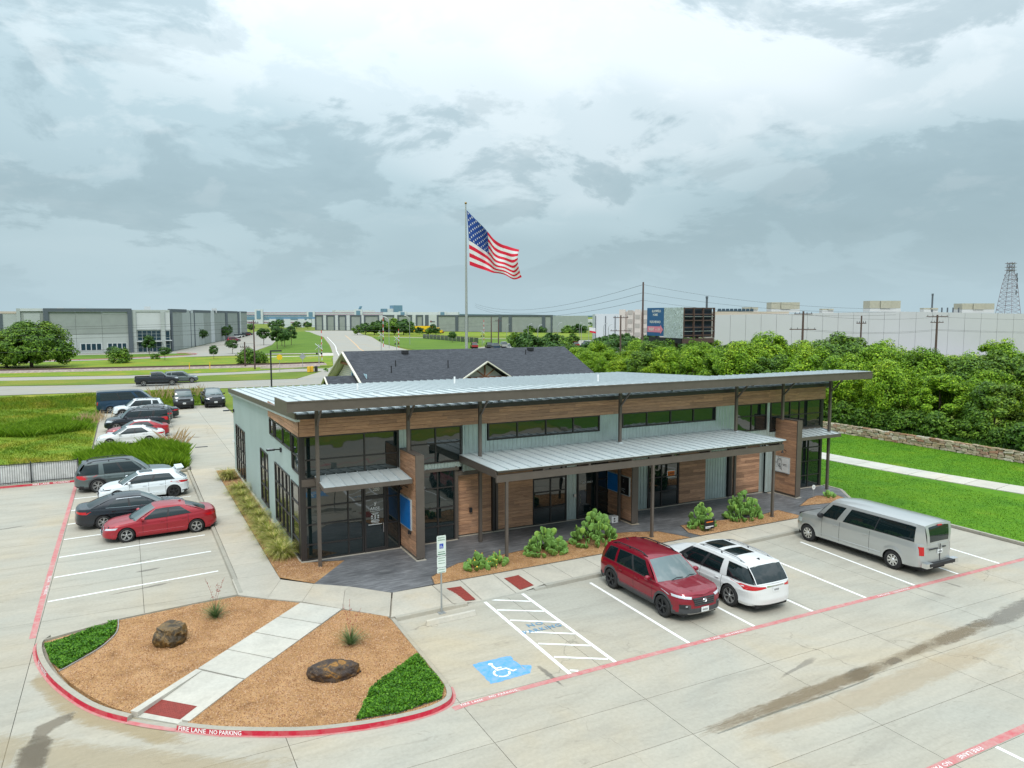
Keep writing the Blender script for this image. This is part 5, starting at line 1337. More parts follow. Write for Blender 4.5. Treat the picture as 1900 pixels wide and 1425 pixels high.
    for front in (True, False):
        nm = 'windscreen' if front else 'rear_window'
        mb = MP.setdefault('body', MB()); a0, a1, b0, b1 = (.035, .965, .03, .97) if front else G.get('rw', (.07, .93, .06, .92))
        fl = not front
        mb.grid(lambda u, v: shield(u * a0, v, front), 1, 8, paint_, flip=fl); mb.grid(lambda u, v: shield(a1 + (1 - a1) * u, v, front), 1, 8, paint_, flip=fl)
        kb = MP.setdefault('cowl', MB()) if front else mb
        kb.grid(lambda u, v: shield(a0 + (a1 - a0) * u, v * b0, front), 10, 1, M['black'] if front else paint_, flip=fl); mb.grid(lambda u, v: shield(a0 + (a1 - a0) * u, b1 + (1 - b1) * v, front), 10, 1, paint_, flip=fl)
        mb = MP.setdefault(nm, MB()); mb.grid(lambda u, v: shield(a0 + (a1 - a0) * u, b0 + (b1 - b0) * v, front), 10, 8, M['windshield'] if front else M['autoglass'], flip=fl)
        if front:
            mb = MP.setdefault('wiper', MB())
            for uu in (.30, .62): mb.tube([shield(uu, .03, True, .02), shield(uu + .13, .10, True, .022), shield(uu + .27, .07, True, .02)], .010, 4, M['black'])
    def roofp(u, v):
        s_ = 2 * u - 1; q = 1 - s_ * s_; xa, xb = xRf + cf * .45 * q, xRr - cr * .5 * q; x = xa + (xb - xa) * v
        zr = rail(xRf + (xRr - xRf) * v); return (x, s_ * yr, zr + rc * (1 - s_ ** 4 if 0 else q) * (1.0))
    mb = MP.setdefault('body' if not P.get('roofm') else 'roof', MB()); mb.grid(roofp, 10, 12, P.get('roofm', paint_), flip=True)
    if P.get('sunroof'):
        for j, (a, b_) in enumerate(P['sunroof']):
            mb = MP.setdefault('sunroof%d' % j, MB()); mb.grid(lambda u, v: tuple(np.add(roofp(.2 + .6 * u, a + (b_ - a) * v), (0, 0, .006))), 6, 4, M['autoglass'], flip=True)
    if P.get('rails'):
        for sgn in (1, -1):
            mb = MP.setdefault('roof_rail%d' % sgn, MB()); pts = []
            for k in range(13):
                v = .06 + .86 * k / 12; p = roofp(.5 + sgn * .435, v); lift = .075 * min(1, math.sin(math.pi * k / 12) * 2.2)
                pts.append((p[0], p[1], p[2] + lift))
            mb.tube(pts, .022, 6, M['black'] if P['rails'] == 'k' else M['alloy'])
            for k in (1, 6, 11):
                p = pts[k]; q = roofp(.5 + sgn * .435, .06 + .86 * k / 12); mb.bar(q, p, .05, .03, M['black'])
    if P.get('spoiler'):
        mb = MP.setdefault('spoiler', MB()); a = roofp(.12, 1); b_ = roofp(.88, 1); sx = P['spoiler']
        mb.hexa([(a[0] + .02, a[1], a[2] - .02), (a[0] - sx, a[1] * .96, a[2] - .06), (b_[0] - sx, b_[1] * .96, b_[2] - .06), (b_[0] + .02, b_[1], b_[2] - .02),
                 (a[0] + .06, a[1], a[2] + .035), (a[0] - sx, a[1] * .96, a[2] - .02), (b_[0] - sx, b_[1] * .96, b_[2] - .02), (b_[0] + .06, b_[1], b_[2] + .035)][:8], paint_)
    if P.get('fin', True):
        c = roofp(.5, .9); mb = MP.setdefault('antenna_fin', MB()); mb.add([(c[0] + .12, c[1] - .02, c[2] - .01), (c[0] - .06, c[1] - .025, c[2] - .01), (c[0] - .06, c[1] + .025, c[2] - .01), (c[0] + .12, c[1] + .02, c[2] - .01), (c[0] - .05, c[1], c[2] + .065), (c[0] - .01, c[1], c[2] + .055)],
                                                                                     [(0, 1, 4, 5), (1, 2, 4), (2, 3, 5, 4), (3, 0, 5)], P.get('roofm', paint_) if not P.get('rails') else M['black'])
    # door gaps, handles, mirrors
    sd = MP.setdefault('door_gap', MB())
    for d0, d1 in P['doors']:
        for xx in (d0, d1):
            for sgn in (1, -1):
                pa = [skin(xx - .007, .1 + .9 * k / 10, sgn, .002) for k in range(11)]; pb = [skin(xx + .007, .1 + .9 * k / 10, sgn, .002) for k in range(11)]
                n0 = len(sd.v); sd.add(pa + pb, [(k, k + 1, 12 + k, 11 + k) if sgn > 0 else (11 + k, 12 + k, k + 1, k) for k in range(10)], M['seamdark'])
        for sgn in (1, -1):
            p = skin(d0 + .20, .80, sgn); mb = MP.setdefault('handle%s%d' % (d0, sgn), MB())
            mb.box(p[0] - .09, p[0] + .09, min(p[1], p[1] + sgn * .035), max(p[1], p[1] + sgn * .035), p[2] - .016, p[2] + .016, M['chrome'] if G.get('chrome') else paint_)
    for sgn in (1, -1):
        mb = MP.setdefault('mirror%d' % sgn, MB()); p = side(.055, .12, sgn); s_ = P.get('mir', 1)
        c = (p[0] - .02, p[1] + sgn * .15 * s_, p[2] + .04); a, b_, h = .075 * s_, .11 * s_, .085 * s_
        mb.lathe([(0, -a), (.62, -a * .9), (.9, -a * .4), (1, a * .2), (.92, a * .8), (.0, a)], (0, 0, 0), 'x', 12, P.get('mirm', paint_))
        n_ = 6 * 12; base = len(mb.v) - n_
        for q in range(base, len(mb.v)):
            v = mb.v[q]; mb.v[q] = (c[0] - v[0], c[1] + v[1] * b_, c[2] + v[2] * h)
        mb.bar((p[0], p[1] - sgn * .02, p[2] - .02), (c[0], c[1] - sgn * .05, c[2] - .03), .05, .03, M['black'])
    cr_ = MP.setdefault('side_moulding', MB())
    if P.get('moulding', True):
        for sgn in (1, -1):
            a_, b_ = xr + Ra + .1, xf - Ra - .1; mzz = sill + P.get('mz', .17)
            cr_.grid(lambda u, v: skin(a_ + (b_ - a_) * u, (mzz + .03 * v - zlow(a_ + (b_ - a_) * u)) / (ztop(a_ + (b_ - a_) * u) - zlow(a_ + (b_ - a_) * u)), sgn, .012 * math.sin(math.pi * v) + .003), 12, 2, M['clad'] if P.get('cladding') else paint_, flip=sgn < 0)
    # plates, badge
    if P.get('plate_r', True):
        z = P.get('prz', .80); mb = MP.setdefault('licence_plate', MB()); xx = -L / 2 + float(np.interp((z - sill) / (ztop(-L / 2) - sill), [a for a, b_ in rp], [b_ for a, b_ in rp])) - .012 + 0
        mb.box(xx - .012, xx, -.155, .155, z - .08, z + .08, M['plate'])
        for k in range(6): mb.box(xx - .0145, xx - .0121, -.11 + k * .038, -.11 + k * .038 + .022, z - .04, z + .022, M['c_char'])
    if P.get('plate_f', True):
        z = P.get('pfz', .42); mb = MP.setdefault('licence_plate2', MB()); xx = L / 2 - float(np.interp((z - sill) / (ztop(L / 2) - sill), [a for a, b_ in fp], [b_ for a, b_ in fp])) + .02
        mb.box(xx, xx + .012, -.155, .155, z - .08, z + .08, M['plate'])
        for k in range(6): mb.box(xx + .0121, xx + .0145, -.11 + k * .038, -.11 + k * .038 + .022, z - .04, z + .022, M['c_char'])
    if P.get('slats'):
        z0, z1, yy, n = P['slats']; mb = MP.setdefault('grille_bar', MB())
        for k in range(n):
            z = z0 + (z1 - z0) * k / max(1, n - 1); xx = L / 2 - float(np.interp((z - sill) / (ztop(L / 2) - sill), [a for a, b_ in fp], [b_ for a, b_ in fp])) + .012
            mb.box(xx - .05, xx, -yy, yy, z - .014, z + .014, P.get('slatm', M['clad']))
    if P.get('badge'):
        z = P['badge']; mb = MP.setdefault('badge', MB()); xx = L / 2 - float(np.interp((z - sill) / (ztop(L / 2) - sill), [a for a, b_ in fp], [b_ for a, b_ in fp])) + .03
        for (ry, rz, dz) in ((.085, .058, 0), (.055, .024, .026), (.028, .052, 0)):
            mb.tube([(xx, ry * math.cos(t), z + dz + rz * math.sin(t)) for t in np.linspace(0, 2 * math.pi, 17)], .007, 4, M['chrome'])
    def end_pt(y, z, end, out=.006):
        sg = 1 if y >= 0 else -1; ay = max(abs(y), .002); lo, hi = (L / 2 * .55, L / 2) if end == 'f' else (-L / 2 * .55, -L / 2); c = None
        for _ in range(26):
            x_ = (lo + hi) / 2; t_ = max(0, min(1, (z - zlow(x_)) / max(.05, ztop(x_) - zlow(x_)))); c = skin(x_, t_, 1)
            if c[1] > ay: lo = x_
            else: hi = x_
        return (c[0] + (out if end == 'f' else -out), sg * (c[1] + out * .5), c[2])
    for nm_, end, q_, mt_ in P.get('lamps', []):
        for sg in ((1, -1) if min(a for a, b_ in q_) > 0 else (1,)):
            mb = MP.setdefault(nm_ + ('L' if sg > 0 else 'R'), MB())
            mb.grid(lambda u, v: end_pt(sg * ((q_[0][0] * (1 - u) + q_[1][0] * u) * (1 - v) + (q_[3][0] * (1 - u) + q_[2][0] * u) * v), (q_[0][1] * (1 - u) + q_[1][1] * u) * (1 - v) + (q_[3][1] * (1 - u) + q_[2][1] * u) * v, end), 14, 3, mt_, flip=(sg > 0) != (end == 'f'))
    for k_, fn_ in P.get('extra', []): fn_(MP.setdefault(k_, MB()), locals())
    # emit the parts
    clean = lambda k: (k.rstrip('0123456789-.LR') if not k.startswith('door_gap') else k)
    for k, mb in MP.items():
        if not mb.f: continue
        nm = 'handle' if k.startswith('handle') else 'door' if (k.startswith('door') and k != 'door_gap') else clean(k)
        o = bpy.data.objects.new(nm, mb.mesh(nm, smooth=38)); col.objects.link(o); o.parent = root
    key = (Rw, tw, P.get('rim', 'alloy'))
    if key not in wheel_cache: wheel_cache[key] = make_wheel(*key)
    ty, ri = wheel_cache[key]
    for xw in (xf, xr):
        for sgn in (1, -1):
            e = bpy.data.objects.new('wheel', ty); col.objects.link(e); e.parent = root
            e.location = (xw, sgn * (W / 2 - tw / 2 - .012), Rw); e.rotation_euler = (0, rnd.uniform(0, 1) * 0, math.pi if sgn > 0 else 0)
            r_ = bpy.data.objects.new('rim', ri); col.objects.link(r_); r_.parent = e
    return root

def P_suv(L=4.85, W=1.90, H=1.70, wb=2.86, fo=.92, **k):
    d = dict(L=L, W=W, H=H, wb=wb, fo=fo, R=.36, tw=.24, sill=.28, top=[(-.5, .98), (-.47, 1.02), (-.1, 1.03), (.17, 1.02), (.23, 1.03), (.40, .98), (.47, .92), (.5, .84)],
             doors=[(-.02 * L, .19 * L), (-.21 * L, -.02 * L)], bonnet=(.20 * L, .48 * L), cladding=.10,
             gh=dict(x=(.225, -.475, .075, -.40), rail=[(-.42, H - .14), (-.3, H - .09), (-.1, H - .055), (.03, H - .06), (.1, H - .11)], segs=[(0, .07, 'b'), (.07, .34, 'w'), (.34, .38, 'k'), (.38, .66, 'w'), (.66, .70, 'b'), (.70, .90, 'w'), (.90, 1, 'b')], yr=.72, cf=.17, cr=.08, rc=.055, v=(.06, .86)),
             feats=[('lower_trim', 'f', 0, .7, .25, .42, .5), ('bumper', 'r', 0, 1.0, .25, .42, .5)], rails='k', lamps=[('headlight','f',[(.50,.79),(.91,.83),(.91,.92),(.48,.88)],M['lamp']),('grille','f',[(-.40,.56),(.40,.56),(.46,.82),(-.46,.82)],M['black']),('taillight','r',[(.52,.86),(.91,.82),(.91,.99),(.56,.98)],M['red_lens'])])
    d.update(k); return d
def P_sedan(L=4.75, W=1.82, H=1.45, wb=2.75, fo=.92, **k):
    d = dict(L=L, W=W, H=H, wb=wb, fo=fo, R=.325, tw=.215, sill=.20, top=[(-.5, .93), (-.47, 1.00), (-.40, 1.02), (-.3, .98), (-.05, .92), (.2, .90), (.36, .82), (.46, .73), (.5, .64)],
             doors=[(-.035 * L, .17 * L), (-.22 * L, -.035 * L)], bonnet=(.19 * L, .48 * L),
             gh=dict(x=(.225, -.375, .045, -.185), rail=[(-.20, H - .10), (-.12, H - .055), (-.02, H - .045), (.05, H - .075)], segs=[(0, .07, 'b'), (.07, .43, 'w'), (.43, .47, 'k'), (.47, .80, 'w'), (.80, 1, 'b')], yr=.64, cf=.20, cr=.16, rc=.045, v=(.06, .84)),
             feats=[('bumper', 'r', 0, .8, .20, .32, .4)], lamps=[('headlight','f',[(.46,.585),(.87,.62),(.87,.70),(.48,.65)],M['lamp']),('grille','f',[(-.30,.30),(.30,.30),(.40,.60),(-.40,.60)],M['black']),('taillight','r',[(.40,.83),(.88,.77),(.88,.89),(.42,.90)],M['red_lens'])])
    d.update(k); return d
RV = P_suv(top=[(-.5, 1.0), (-.47, 1.04), (-.1, 1.05), (.17, 1.04), (.23, 1.05), (.40, 1.02), (.47, .98), (.5, .92)], fprof=[(0, .08), (.12, .01), (.35, 0), (.6, .01), (.85, .04), (1, .11)], nr=14, lamps=[('headlight','f',[(.50,.83),(.96,.88),(.96,.955),(.46,.90)],M['lamp']),('fog_trim','f',[(.60,.52),(.84,.52),(.86,.66),(.64,.66)],M['black']),('fog_lamp','f',[(.64,.59),(.70,.59),(.70,.645),(.64,.645)],M['lamp']),('grille','f',[(-.36,.60),(.36,.60),(.48,.86),(-.48,.86)],M['black']),('taillight','r',[(.50,.90),(.96,.86),(.96,.98),(.55,.99)],M['red_lens']),('skid_plate','f',[(-.50,.26),(.50,.26),(.66,.37),(-.66,.37)],M['alloy'])], L=5.05, W=2.0, H=1.71, wb=3.0, fo=1.0, R=.375, rim='dark', cladding=.13, badge=.76, slats=(.64, .83, .42, 4), prz=.9, pfz=.47, spoiler=.12,
           feats=[('lower_trim', 'f', .56, .80, .52, .66, .55), ('skid_plate', 'f', 0, .62, .26, .38, .4), ('lower_trim', 'f', 0, .85, .24, .52, .42), ('bumper', 'r', 0, 1, .25, .5, .5)], mirm=M['c_red'])
make_car('parked_suv', 'ruby red compact SUV with black wheels and roof rails, nose toward the camera', 'suv', M['c_red'], RV, (16.72, 21.0), R(-90))
AC = P_suv(lamps=[('headlight','f',[(.50,.74),(.92,.78),(.92,.88),(.48,.84)],M['lamp']),('grille','f',[(-.42,.5),(.42,.5),(.46,.78),(-.46,.78)],M['black']),('taillight','r',[(.40,.93),(.95,.82),(.95,.985),(.44,.975)],M['red_lens']),('rear_trim','r',[(-.38,.945),(.38,.945),(.38,.965),(-.38,.965)],M['chrome']),('lower_bumper','r',[(-.7,.30),(.7,.30),(.86,.36),(-.86,.36)],M['clad'])], L=5.75, W=2.0, H=1.70, wb=3.3, fo=1.2, R=.385, rim='two', cladding=0, rails='s', sunroof=[(.08, .36), (.44, .68)], prz=.86, spoiler=.08,
           top=[(-.5, .99), (-.47, 1.02), (-.1, 1.00), (.17, .98), (.23, 1.0), (.40, .95), (.47, .88), (.5, .78)],
           gh=dict(x=(.225, -.465, .075, -.385), rail=[(-.42, 1.56), (-.3, 1.61), (-.1, 1.645), (.03, 1.64), (.1, 1.59)], segs=[(0, .06, 'k'), (.06, .33, 'w'), (.33, .37, 'k'), (.37, .60, 'w'), (.60, .685, 'b'), (.685, .99, 'w')], yr=.73, cf=.17, cr=.10, rc=.05, v=(.06, .84), rw=(.02, .98, .06, .90)),
           feats=[('rear_trim', 'r', 0, .40, .955, .985, .4), ('lower_trim', 'r', 0, .6, .26, .34, .5)])
make_car('parked_suv', 'pearl white SUV with twin dark sunroofs, tail toward the camera', 'suv', M['c_white'], AC, (19.4, 20.78), R(90))
VN = dict(lamps=[('headlight','f',[(.56,.80),(.93,.80),(.93,1.0),(.58,1.0)],M['lamp']),('grille','f',[(-.5,.66),(.5,.66),(.5,1.0),(-.5,1.0)],M['black']),('taillight','r',[(.80,.86),(.93,.86),(.93,1.20),(.80,1.20)],M['red_lens'])], L=6.5, W=1.98, H=2.13, wb=4.2, fo=.98, R=.385, tw=.26, rim='van', sill=.36, flare=.02, nr=26, nf=9,
          top=[(-.5, 1.28), (-.3, 1.30), (.20, 1.27), (.235, 1.28), (.30, 1.27), (.42, 1.20), (.475, 1.10), (.5, .95)],
          doors=[(.095 * 6.5, .235 * 6.5), (-.13 * 6.5, .095 * 6.5)], bonnet=(.27 * 6.5, .48 * 6.5), rails=None, fin=False, mirm=M['black'], mir=1.35, prz=.98, plate_f=False,
          tum=[(0, .965), (.15, .985), (.45, 1.0), (.8, .985), (1.0, .955)], rprof=[(0, .03), (.2, .0), (1, .03)],
          gh=dict(x=(.285, -.490, .185, -.478), rail=[(-.48, 2.02), (-.4, 2.05), (.1, 2.06), (.16, 2.04), (.2, 1.99)], yb=.955, yr=.80, cf=.24, cr=.03, rc=.07, v=(.10, .84), rw=(.10, .90, .10, .88),
                  segs=[(0, .05, 'b'), (.05, .205, 'w'), (.205, .265, 'b'), (.265, .565, 'w'), (.565, .575, 'k'), (.575, .925, 'w'), (.925, 1, 'b')]),
          feats=[('bumper', 'f', 0, 1.1, .3, .52, .4), ], bumper_m=M['c_silver'])
def van_extra(mb, E_):
    mb.box(-3.42, -3.20, -.74, .78, .48, .60, M['black']); mb.box(-3.40, -3.18, .62, .97, .44, .62, M['chrome']); mb.box(-3.40, -3.18, -.97, -.62, .44, .62, M['chrome'])
def van_seam(mb, E_):
    mb.box(-3.265, -3.24, -.008, .008, .62, 1.28, M['seamdark']); mb.box(-3.27, -3.24, .14, .68, 1.10, 1.14, M['black']); mb.box(-3.265, -3.24, -.35, -.15, 1.12, 1.16, M['black'])
    mb.box(-3.20, -3.16, -.12, .12, 1.99, 2.04, M['red_lens'])
VN['extra'] = [('rear_step', van_extra), ('rear_door_trim', van_seam)]
VN['doors'] = VN['doors']
make_car('parked_van', 'long silver passenger van with dark side windows in the right hand bays', 'van', M['c_silver'], VN, (27.95, 20.98), R(90))
EL = P_sedan(L=4.9, W=1.84, H=1.44, wb=2.93, fo=.95, slats=(.36, .58, .38, 4), slatm=M['chrome'], badge=.62, prz=.72)
make_car('parked_sedan', 'bright red four door sedan nearest in the left row, nose to the left', 'sedan', M['c_red2'], EL, (1.12, 38.08), R(180 + 5))
CA = P_sedan(L=5.1, W=1.85, H=1.46, wb=2.94, fo=1.0, prz=.80, rim='two')
CA['gh'] = dict(CA['gh'], chrome=True)
make_car('parked_sedan', 'black four door sedan with chrome window line, beside the red sedan', 'sedan', M['c_black'], CA, (0.05, 40.95), R(4))
FO = P_sedan(lamps=[('headlight','f',[(.42,.62),(.88,.72),(.88,.78),(.46,.68)],M['black']),('headlamp_lens','f',[(.5,.645),(.74,.695),(.74,.735),(.52,.685)],M['lamp']),('grille','f',[(-.45,.28),(.45,.28),(.42,.56),(-.42,.56)],M['black']),('taillight','r',[(.46,.80),(.90,.79),(.90,.92),(.60,.86)],M['red_lens'])], L=4.6, W=1.86, H=1.48, wb=2.8, fo=.92, rim='dark', R=.335, prz=.55, sunroof=[(.05, .4)],
             top=[(-.5, .88), (-.47, .98), (-.3, 1.00), (-.05, .97), (.2, .94), (.36, .86), (.46, .76), (.5, .66)],
             gh=dict(x=(.235, -.455, .055, -.33), rail=[(-.36, 1.36), (-.2, 1.415), (-.02, 1.43), (.06, 1.40)], segs=[(0, .06, 'k'), (.06, .42, 'w'), (.42, .46, 'k'), (.46, .82, 'w'), (.82, 1, 'b')], yr=.66, cf=.2, cr=.12, rc=.045, v=(.06, .84)),
             feats=[('bumper', 'r', 0, 1, .2, .36, .4)])
def big_wing(mb, E_):
    for s_ in (1, -1): mb.hexa([(-1.45, s_ * .48 - .03, 1.36), (-1.75, s_ * .48 - .03, 1.30), (-1.75, s_ * .48 + .03, 1.30), (-1.45, s_ * .48 + .03, 1.36), (-1.7, s_ * .48 - .03, 1.55), (-2.0, s_ * .48 - .03, 1.56), (-2.0, s_ * .48 + .03, 1.56), (-1.7, s_ * .48 + .03, 1.55)], M['c_white2'])
    mb.hexa([(-1.62, -.62, 1.52), (-2.02, -.58, 1.55), (-2.02, .58, 1.55), (-1.62, .62, 1.52), (-1.62, -.62, 1.56), (-2.02, -.58, 1.59), (-2.02, .58, 1.59), (-1.62, .62, 1.56)], M['c_white2'])
FO['extra'] = [('rear_wing', big_wing)]
make_car('parked_hatchback', 'white hatchback with raised rear wing and dark wheels in the left row', 'hatchback', M['c_white2'], FO, (0.62, 46.2), R(183))
EX = P_suv(lamps=[('headlight','f',[(.52,.80),(.95,.84),(.95,.94),(.5,.9)],M['lamp']),('grille','f',[(-.44,.56),(.44,.56),(.48,.84),(-.48,.84)],M['black']),('taillight','r',[(.60,.93),(.96,.78),(.96,1.01),(.56,1.01)],M['red_lens'])], L=5.35, W=2.0, H=1.78, wb=3.15, fo=1.02, rim='two', R=.385, cladding=.08, rails='k', prz=.9, spoiler=.06, roofm=M['c_char'],
           gh=dict(x=(.215, -.475, .065, -.405), rail=[(-.42, 1.63), (-.3, 1.69), (-.1, 1.72), (.03, 1.71), (.1, 1.66)], segs=[(0, .06, 'b'), (.06, .33, 'w'), (.33, .37, 'k'), (.37, .62, 'w'), (.62, .70, 'b'), (.70, .97, 'w')], yr=.73, cf=.17, cr=.08, rc=.05, v=(.06, .86), rw=(.04, .96, .06, .90)))
make_car('parked_suv', 'dark grey green three row SUV at the end of the black railing', 'suv', M['c_grey'], EX, (-0.28, 49.5), R(3))
# rear driveway group
make_car('parked_sedan', 'white sedan half hidden by tall grass beside the rear driveway', 'sedan', M['c_white'], P_sedan(L=4.9, W=1.84), (0.12, 65.9), R(182))
make_car('parked_sedan', 'dark red sedan with pale roof behind the white sedan near tall grass', 'sedan', M['c_red2'], P_sedan(L=4.8, W=1.8, roofm=M['c_white']), (0.65, 69.2), R(182))
TH = P_suv(lamps=[('headlight','f',[(.58,.84),(.97,.84),(.97,1.02),(.58,1.0)],M['lamp']),('grille','f',[(-.52,.60),(.52,.60),(.52,.98),(-.52,.98)],M['black']),('taillight','r',[(.82,.82),(.96,.82),(.96,1.16),(.82,1.16)],M['red_lens'])], L=5.3, W=2.04, H=1.90, wb=3.1, fo=.95, R=.40, cladding=0, rim='alloy',
           top=[(-.5, 1.08), (-.47, 1.12), (-.1, 1.13), (.17, 1.12), (.25, 1.13), (.42, 1.08), (.48, 1.0), (.5, .9)],
           gh=dict(x=(.235, -.488, .115, -.455), rail=[(-.46, 1.78), (-.3, 1.82), (-.05, 1.84), (.1, 1.82), (.15, 1.78)], segs=[(0, .06, 'b'), (.06, .30, 'w'), (.30, .34, 'k'), (.34, .60, 'w'), (.60, .66, 'k'), (.66, .96, 'w')], yr=.75, cf=.15, cr=.05, rc=.05, v=(.06, .88), chrome=True),
           feats=[])
make_car('parked_suv', 'large black full size SUV with chrome side window trim', 'suv', M['c_black'], TH, (0.72, 74.1), R(181))
make_car('parked_suv', 'dark grey crossover between the large black SUV and the silver SUV', 'suv', M['c_char'], P_suv(L=4.8, roofm=M['c_silver']), (1.35, 77.7), R(181))
make_car('parked_sedan', 'black sedan of which only the tail shows past the grey crossover', 'sedan', M['c_black'], P_sedan(L=4.9), (2.05, 81.0), R(181))
make_car('parked_suv', 'silver SUV parked in front of the dark blue van', 'suv', M['c_white2'], P_suv(L=4.8, H=1.72, roofm=M['c_white2']), (0.95, 84.4), R(181))
TV = dict(VN); TV.update(L=6.0, wb=3.75, H=2.35, W=2.06, rim='alloy', R=.36, rails=None, extra=[], roofm=M['c_char'], mirm=M['black'],
          top=[(-.5, 1.25), (-.3, 1.27), (.20, 1.25), (.28, 1.25), (.40, 1.16), (.47, 1.06), (.5, .9)], doors=[(.13 * 6, .29 * 6), (-.1 * 6, .13 * 6)],
          gh=dict(x=(.37, -.490, .20, -.478), rail=[(-.48, 2.2), (-.4, 2.24), (.1, 2.25), (.16, 2.23), (.2, 2.16)], yb=.955, yr=.82, cf=.26, cr=.03, rc=.07, v=(.10, .86), rw=(.10, .90, .10, .88),
                  segs=[(0, .04, 'b'), (.04, .20, 'w'), (.20, .26, 'b'), (.26, .56, 'w'), (.56, .58, 'k'), (.58, .93, 'w'), (.93, 1, 'b')]))
make_car('parked_van', 'tall dark blue passenger van behind the silver SUV, nose to the right', 'van', M['c_blue'], TV, (0.05, 88.4), R(2))
BR = P_suv(lamps=[('headlight','f',[(.64,.90),(.84,.90),(.84,1.08),(.64,1.08)],M['lamp']),('grille','f',[(-.62,.90),(.62,.90),(.62,1.08),(-.62,1.08)],M['black'])], L=4.6, W=1.95, H=1.90, wb=2.85, fo=.80, R=.43, tw=.28, sill=.42, nf=26, nr=26, cladding=.12, flare=.05, rails=None, fin=False, rim='dark', roofm=M['black'], pfz=.66, mirm=M['black'],
           top=[(-.5, 1.20), (-.1, 1.20), (.17, 1.19), (.25, 1.19), (.44, 1.16), (.5, 1.10)], fprof=[(0, .05), (.3, 0), (1, .04)],
           gh=dict(x=(.185, -.48, .115, -.46), rail=[(-.46, 1.80), (0, 1.84), (.14, 1.82)], segs=[(0, .05, 'b'), (.05, .33, 'w'), (.33, .38, 'k'), (.38, .66, 'w'), (.66, .72, 'k'), (.72, .95, 'w')], yr=.80, cf=.05, cr=.03, rc=.03, v=(.06, .90)),
           feats=[('bumper', 'f', 0, 1.1, .45, .76, .4)])
make_car('parked_offroader', 'boxy grey off-roader with black top facing the camera in the rear drive', 'off-roader', M['c_char'], BR, (5.45, 89.6), R(-91))
RP = P_suv(lamps=[('headlight','f',[(.66,.98),(.97,.98),(.97,1.12),(.66,1.12)],M['lamp']),('grille','f',[(-.6,.76),(.6,.76),(.62,1.12),(-.62,1.12)],M['black'])], L=5.9, W=2.08, H=1.98, wb=3.7, fo=.98, R=.44, tw=.29, sill=.45, nf=16, nr=26, cladding=.12, flare=.06, rails=None, rim='dark', pfz=.66, fin=False, mirm=M['black'], bed=(-2.85, -.95),
           top=[(-.5, 1.32), (-.12, 1.32), (.17, 1.28), (.22, 1.30), (.42, 1.24), (.48, 1.18), (.5, 1.08)], doors=[(.02 * 5.9, .19 * 5.9), (-.14 * 5.9, .02 * 5.9)],
           gh=dict(x=(.215, -.155, .10, -.145), rail=[(-.15, 1.88), (0, 1.92), (.12, 1.87)], segs=[(0, .08, 'b'), (.08, .50, 'w'), (.50, .56, 'k'), (.56, .93, 'w')], yr=.72, cf=.16, cr=.03, rc=.05, v=(.06, .88)),
           feats=[('bumper', 'f', 0, 1.1, .45, .72, .4)], slats=(.86, 1.08, .5, 3))
make_car('parked_pickup', 'black pickup truck with roof lights facing the camera in the rear drive', 'pickup truck', M['c_black'], RP, (8.5, 90.0), R(-89))
RP2 = dict(RP); RP2.update(W=2.0, R=.40, flare=.0, rim='alloy', cladding=0)
make_car('moving_pickup', 'black pickup truck driving on the road beyond the field', 'pickup truck', M['c_black'], RP2, (3.9, 119.6), R(-3))
make_car('moving_suv', 'grey green car just beyond the black pickup on the road', 'suv', M['c_grey'], P_suv(L=4.9, H=1.75, rails=None), (7.2, 122.6), R(-3))
# ================================================================== small things near the building
def boulder(name, label, loc, dims, seed, m_, rz=0.0):
    import bmesh
    from mathutils import noise as mn
    bm = bmesh.new(); bmesh.ops.create_icosphere(bm, subdivisions=5, radius=1.0)
    off = Vector((seed * 3.7, seed * 1.3, 0))
    for v in bm.verts:
        p = v.co.copy(); n1 = mn.noise(p * 1.1 + off); n2 = mn.noise(p * 2.6 + off * 2); n3 = mn.noise(p * 7 + off)
        ridg = abs(mn.noise(p * 3.2 + off * 3))
        v.co = p * (1 + .22 * n1 + .10 * n2 + .035 * n3 - .09 * ridg)
        q = v.co; q.z = min(q.z, .62 + .12 * n1 + .05 * n2); q.z = max(q.z, -.55)
        v.co = Vector((q.x * dims[0] / 2, q.y * dims[1] / 2, (q.z + .45) * dims[2]))
    me = bpy.data.meshes.new(name); bm.to_mesh(me); bm.free(); me.materials.append(m_)
    me.polygons.foreach_set('use_smooth', [True] * len(me.polygons)); me.set_sharp_from_angle(angle=R(28))
    o = bpy.data.objects.new(name, me); col.objects.link(o); o.location = loc; o.rotation_euler = (0, 0, rz)
    return tag(o, label, 'boulder')
def rock_mat(name, stops, gloss=.55):
    m_, nt, b = new_mat(name)
    a = noise(nt, 2.6, 6, .7, 1.0); c_ = noise(nt, 14, 5, .7, .5)
    col_ = ramp_of(nt, a, stops)
    nt.links.new(mixc(nt, 1.0, col_, ramp_of(nt, c_, [(.3, g3(.6)), (.7, g3(1.25))]), 'MULTIPLY'), b.inputs['Base Color'])
    b.inputs['Roughness'].default_value = gloss; bump(nt, b, nmath(nt, 'ADD', a, c_), .8, .05); return m_
boulder('boulder', 'glossy dark brown boulder on the left part of the gravel island', (0.86, 24.65, TOPZ - .03), (1.0, 1.0, .50), 1.0, rock_mat('brown_rock', [(.3, (.02, .014, .008)), (.48, (.07, .045, .018)), (.56, (.22, .13, .04)), (.66, (.09, .05, .02)), (.8, (.03, .02, .012))], .3), .3)
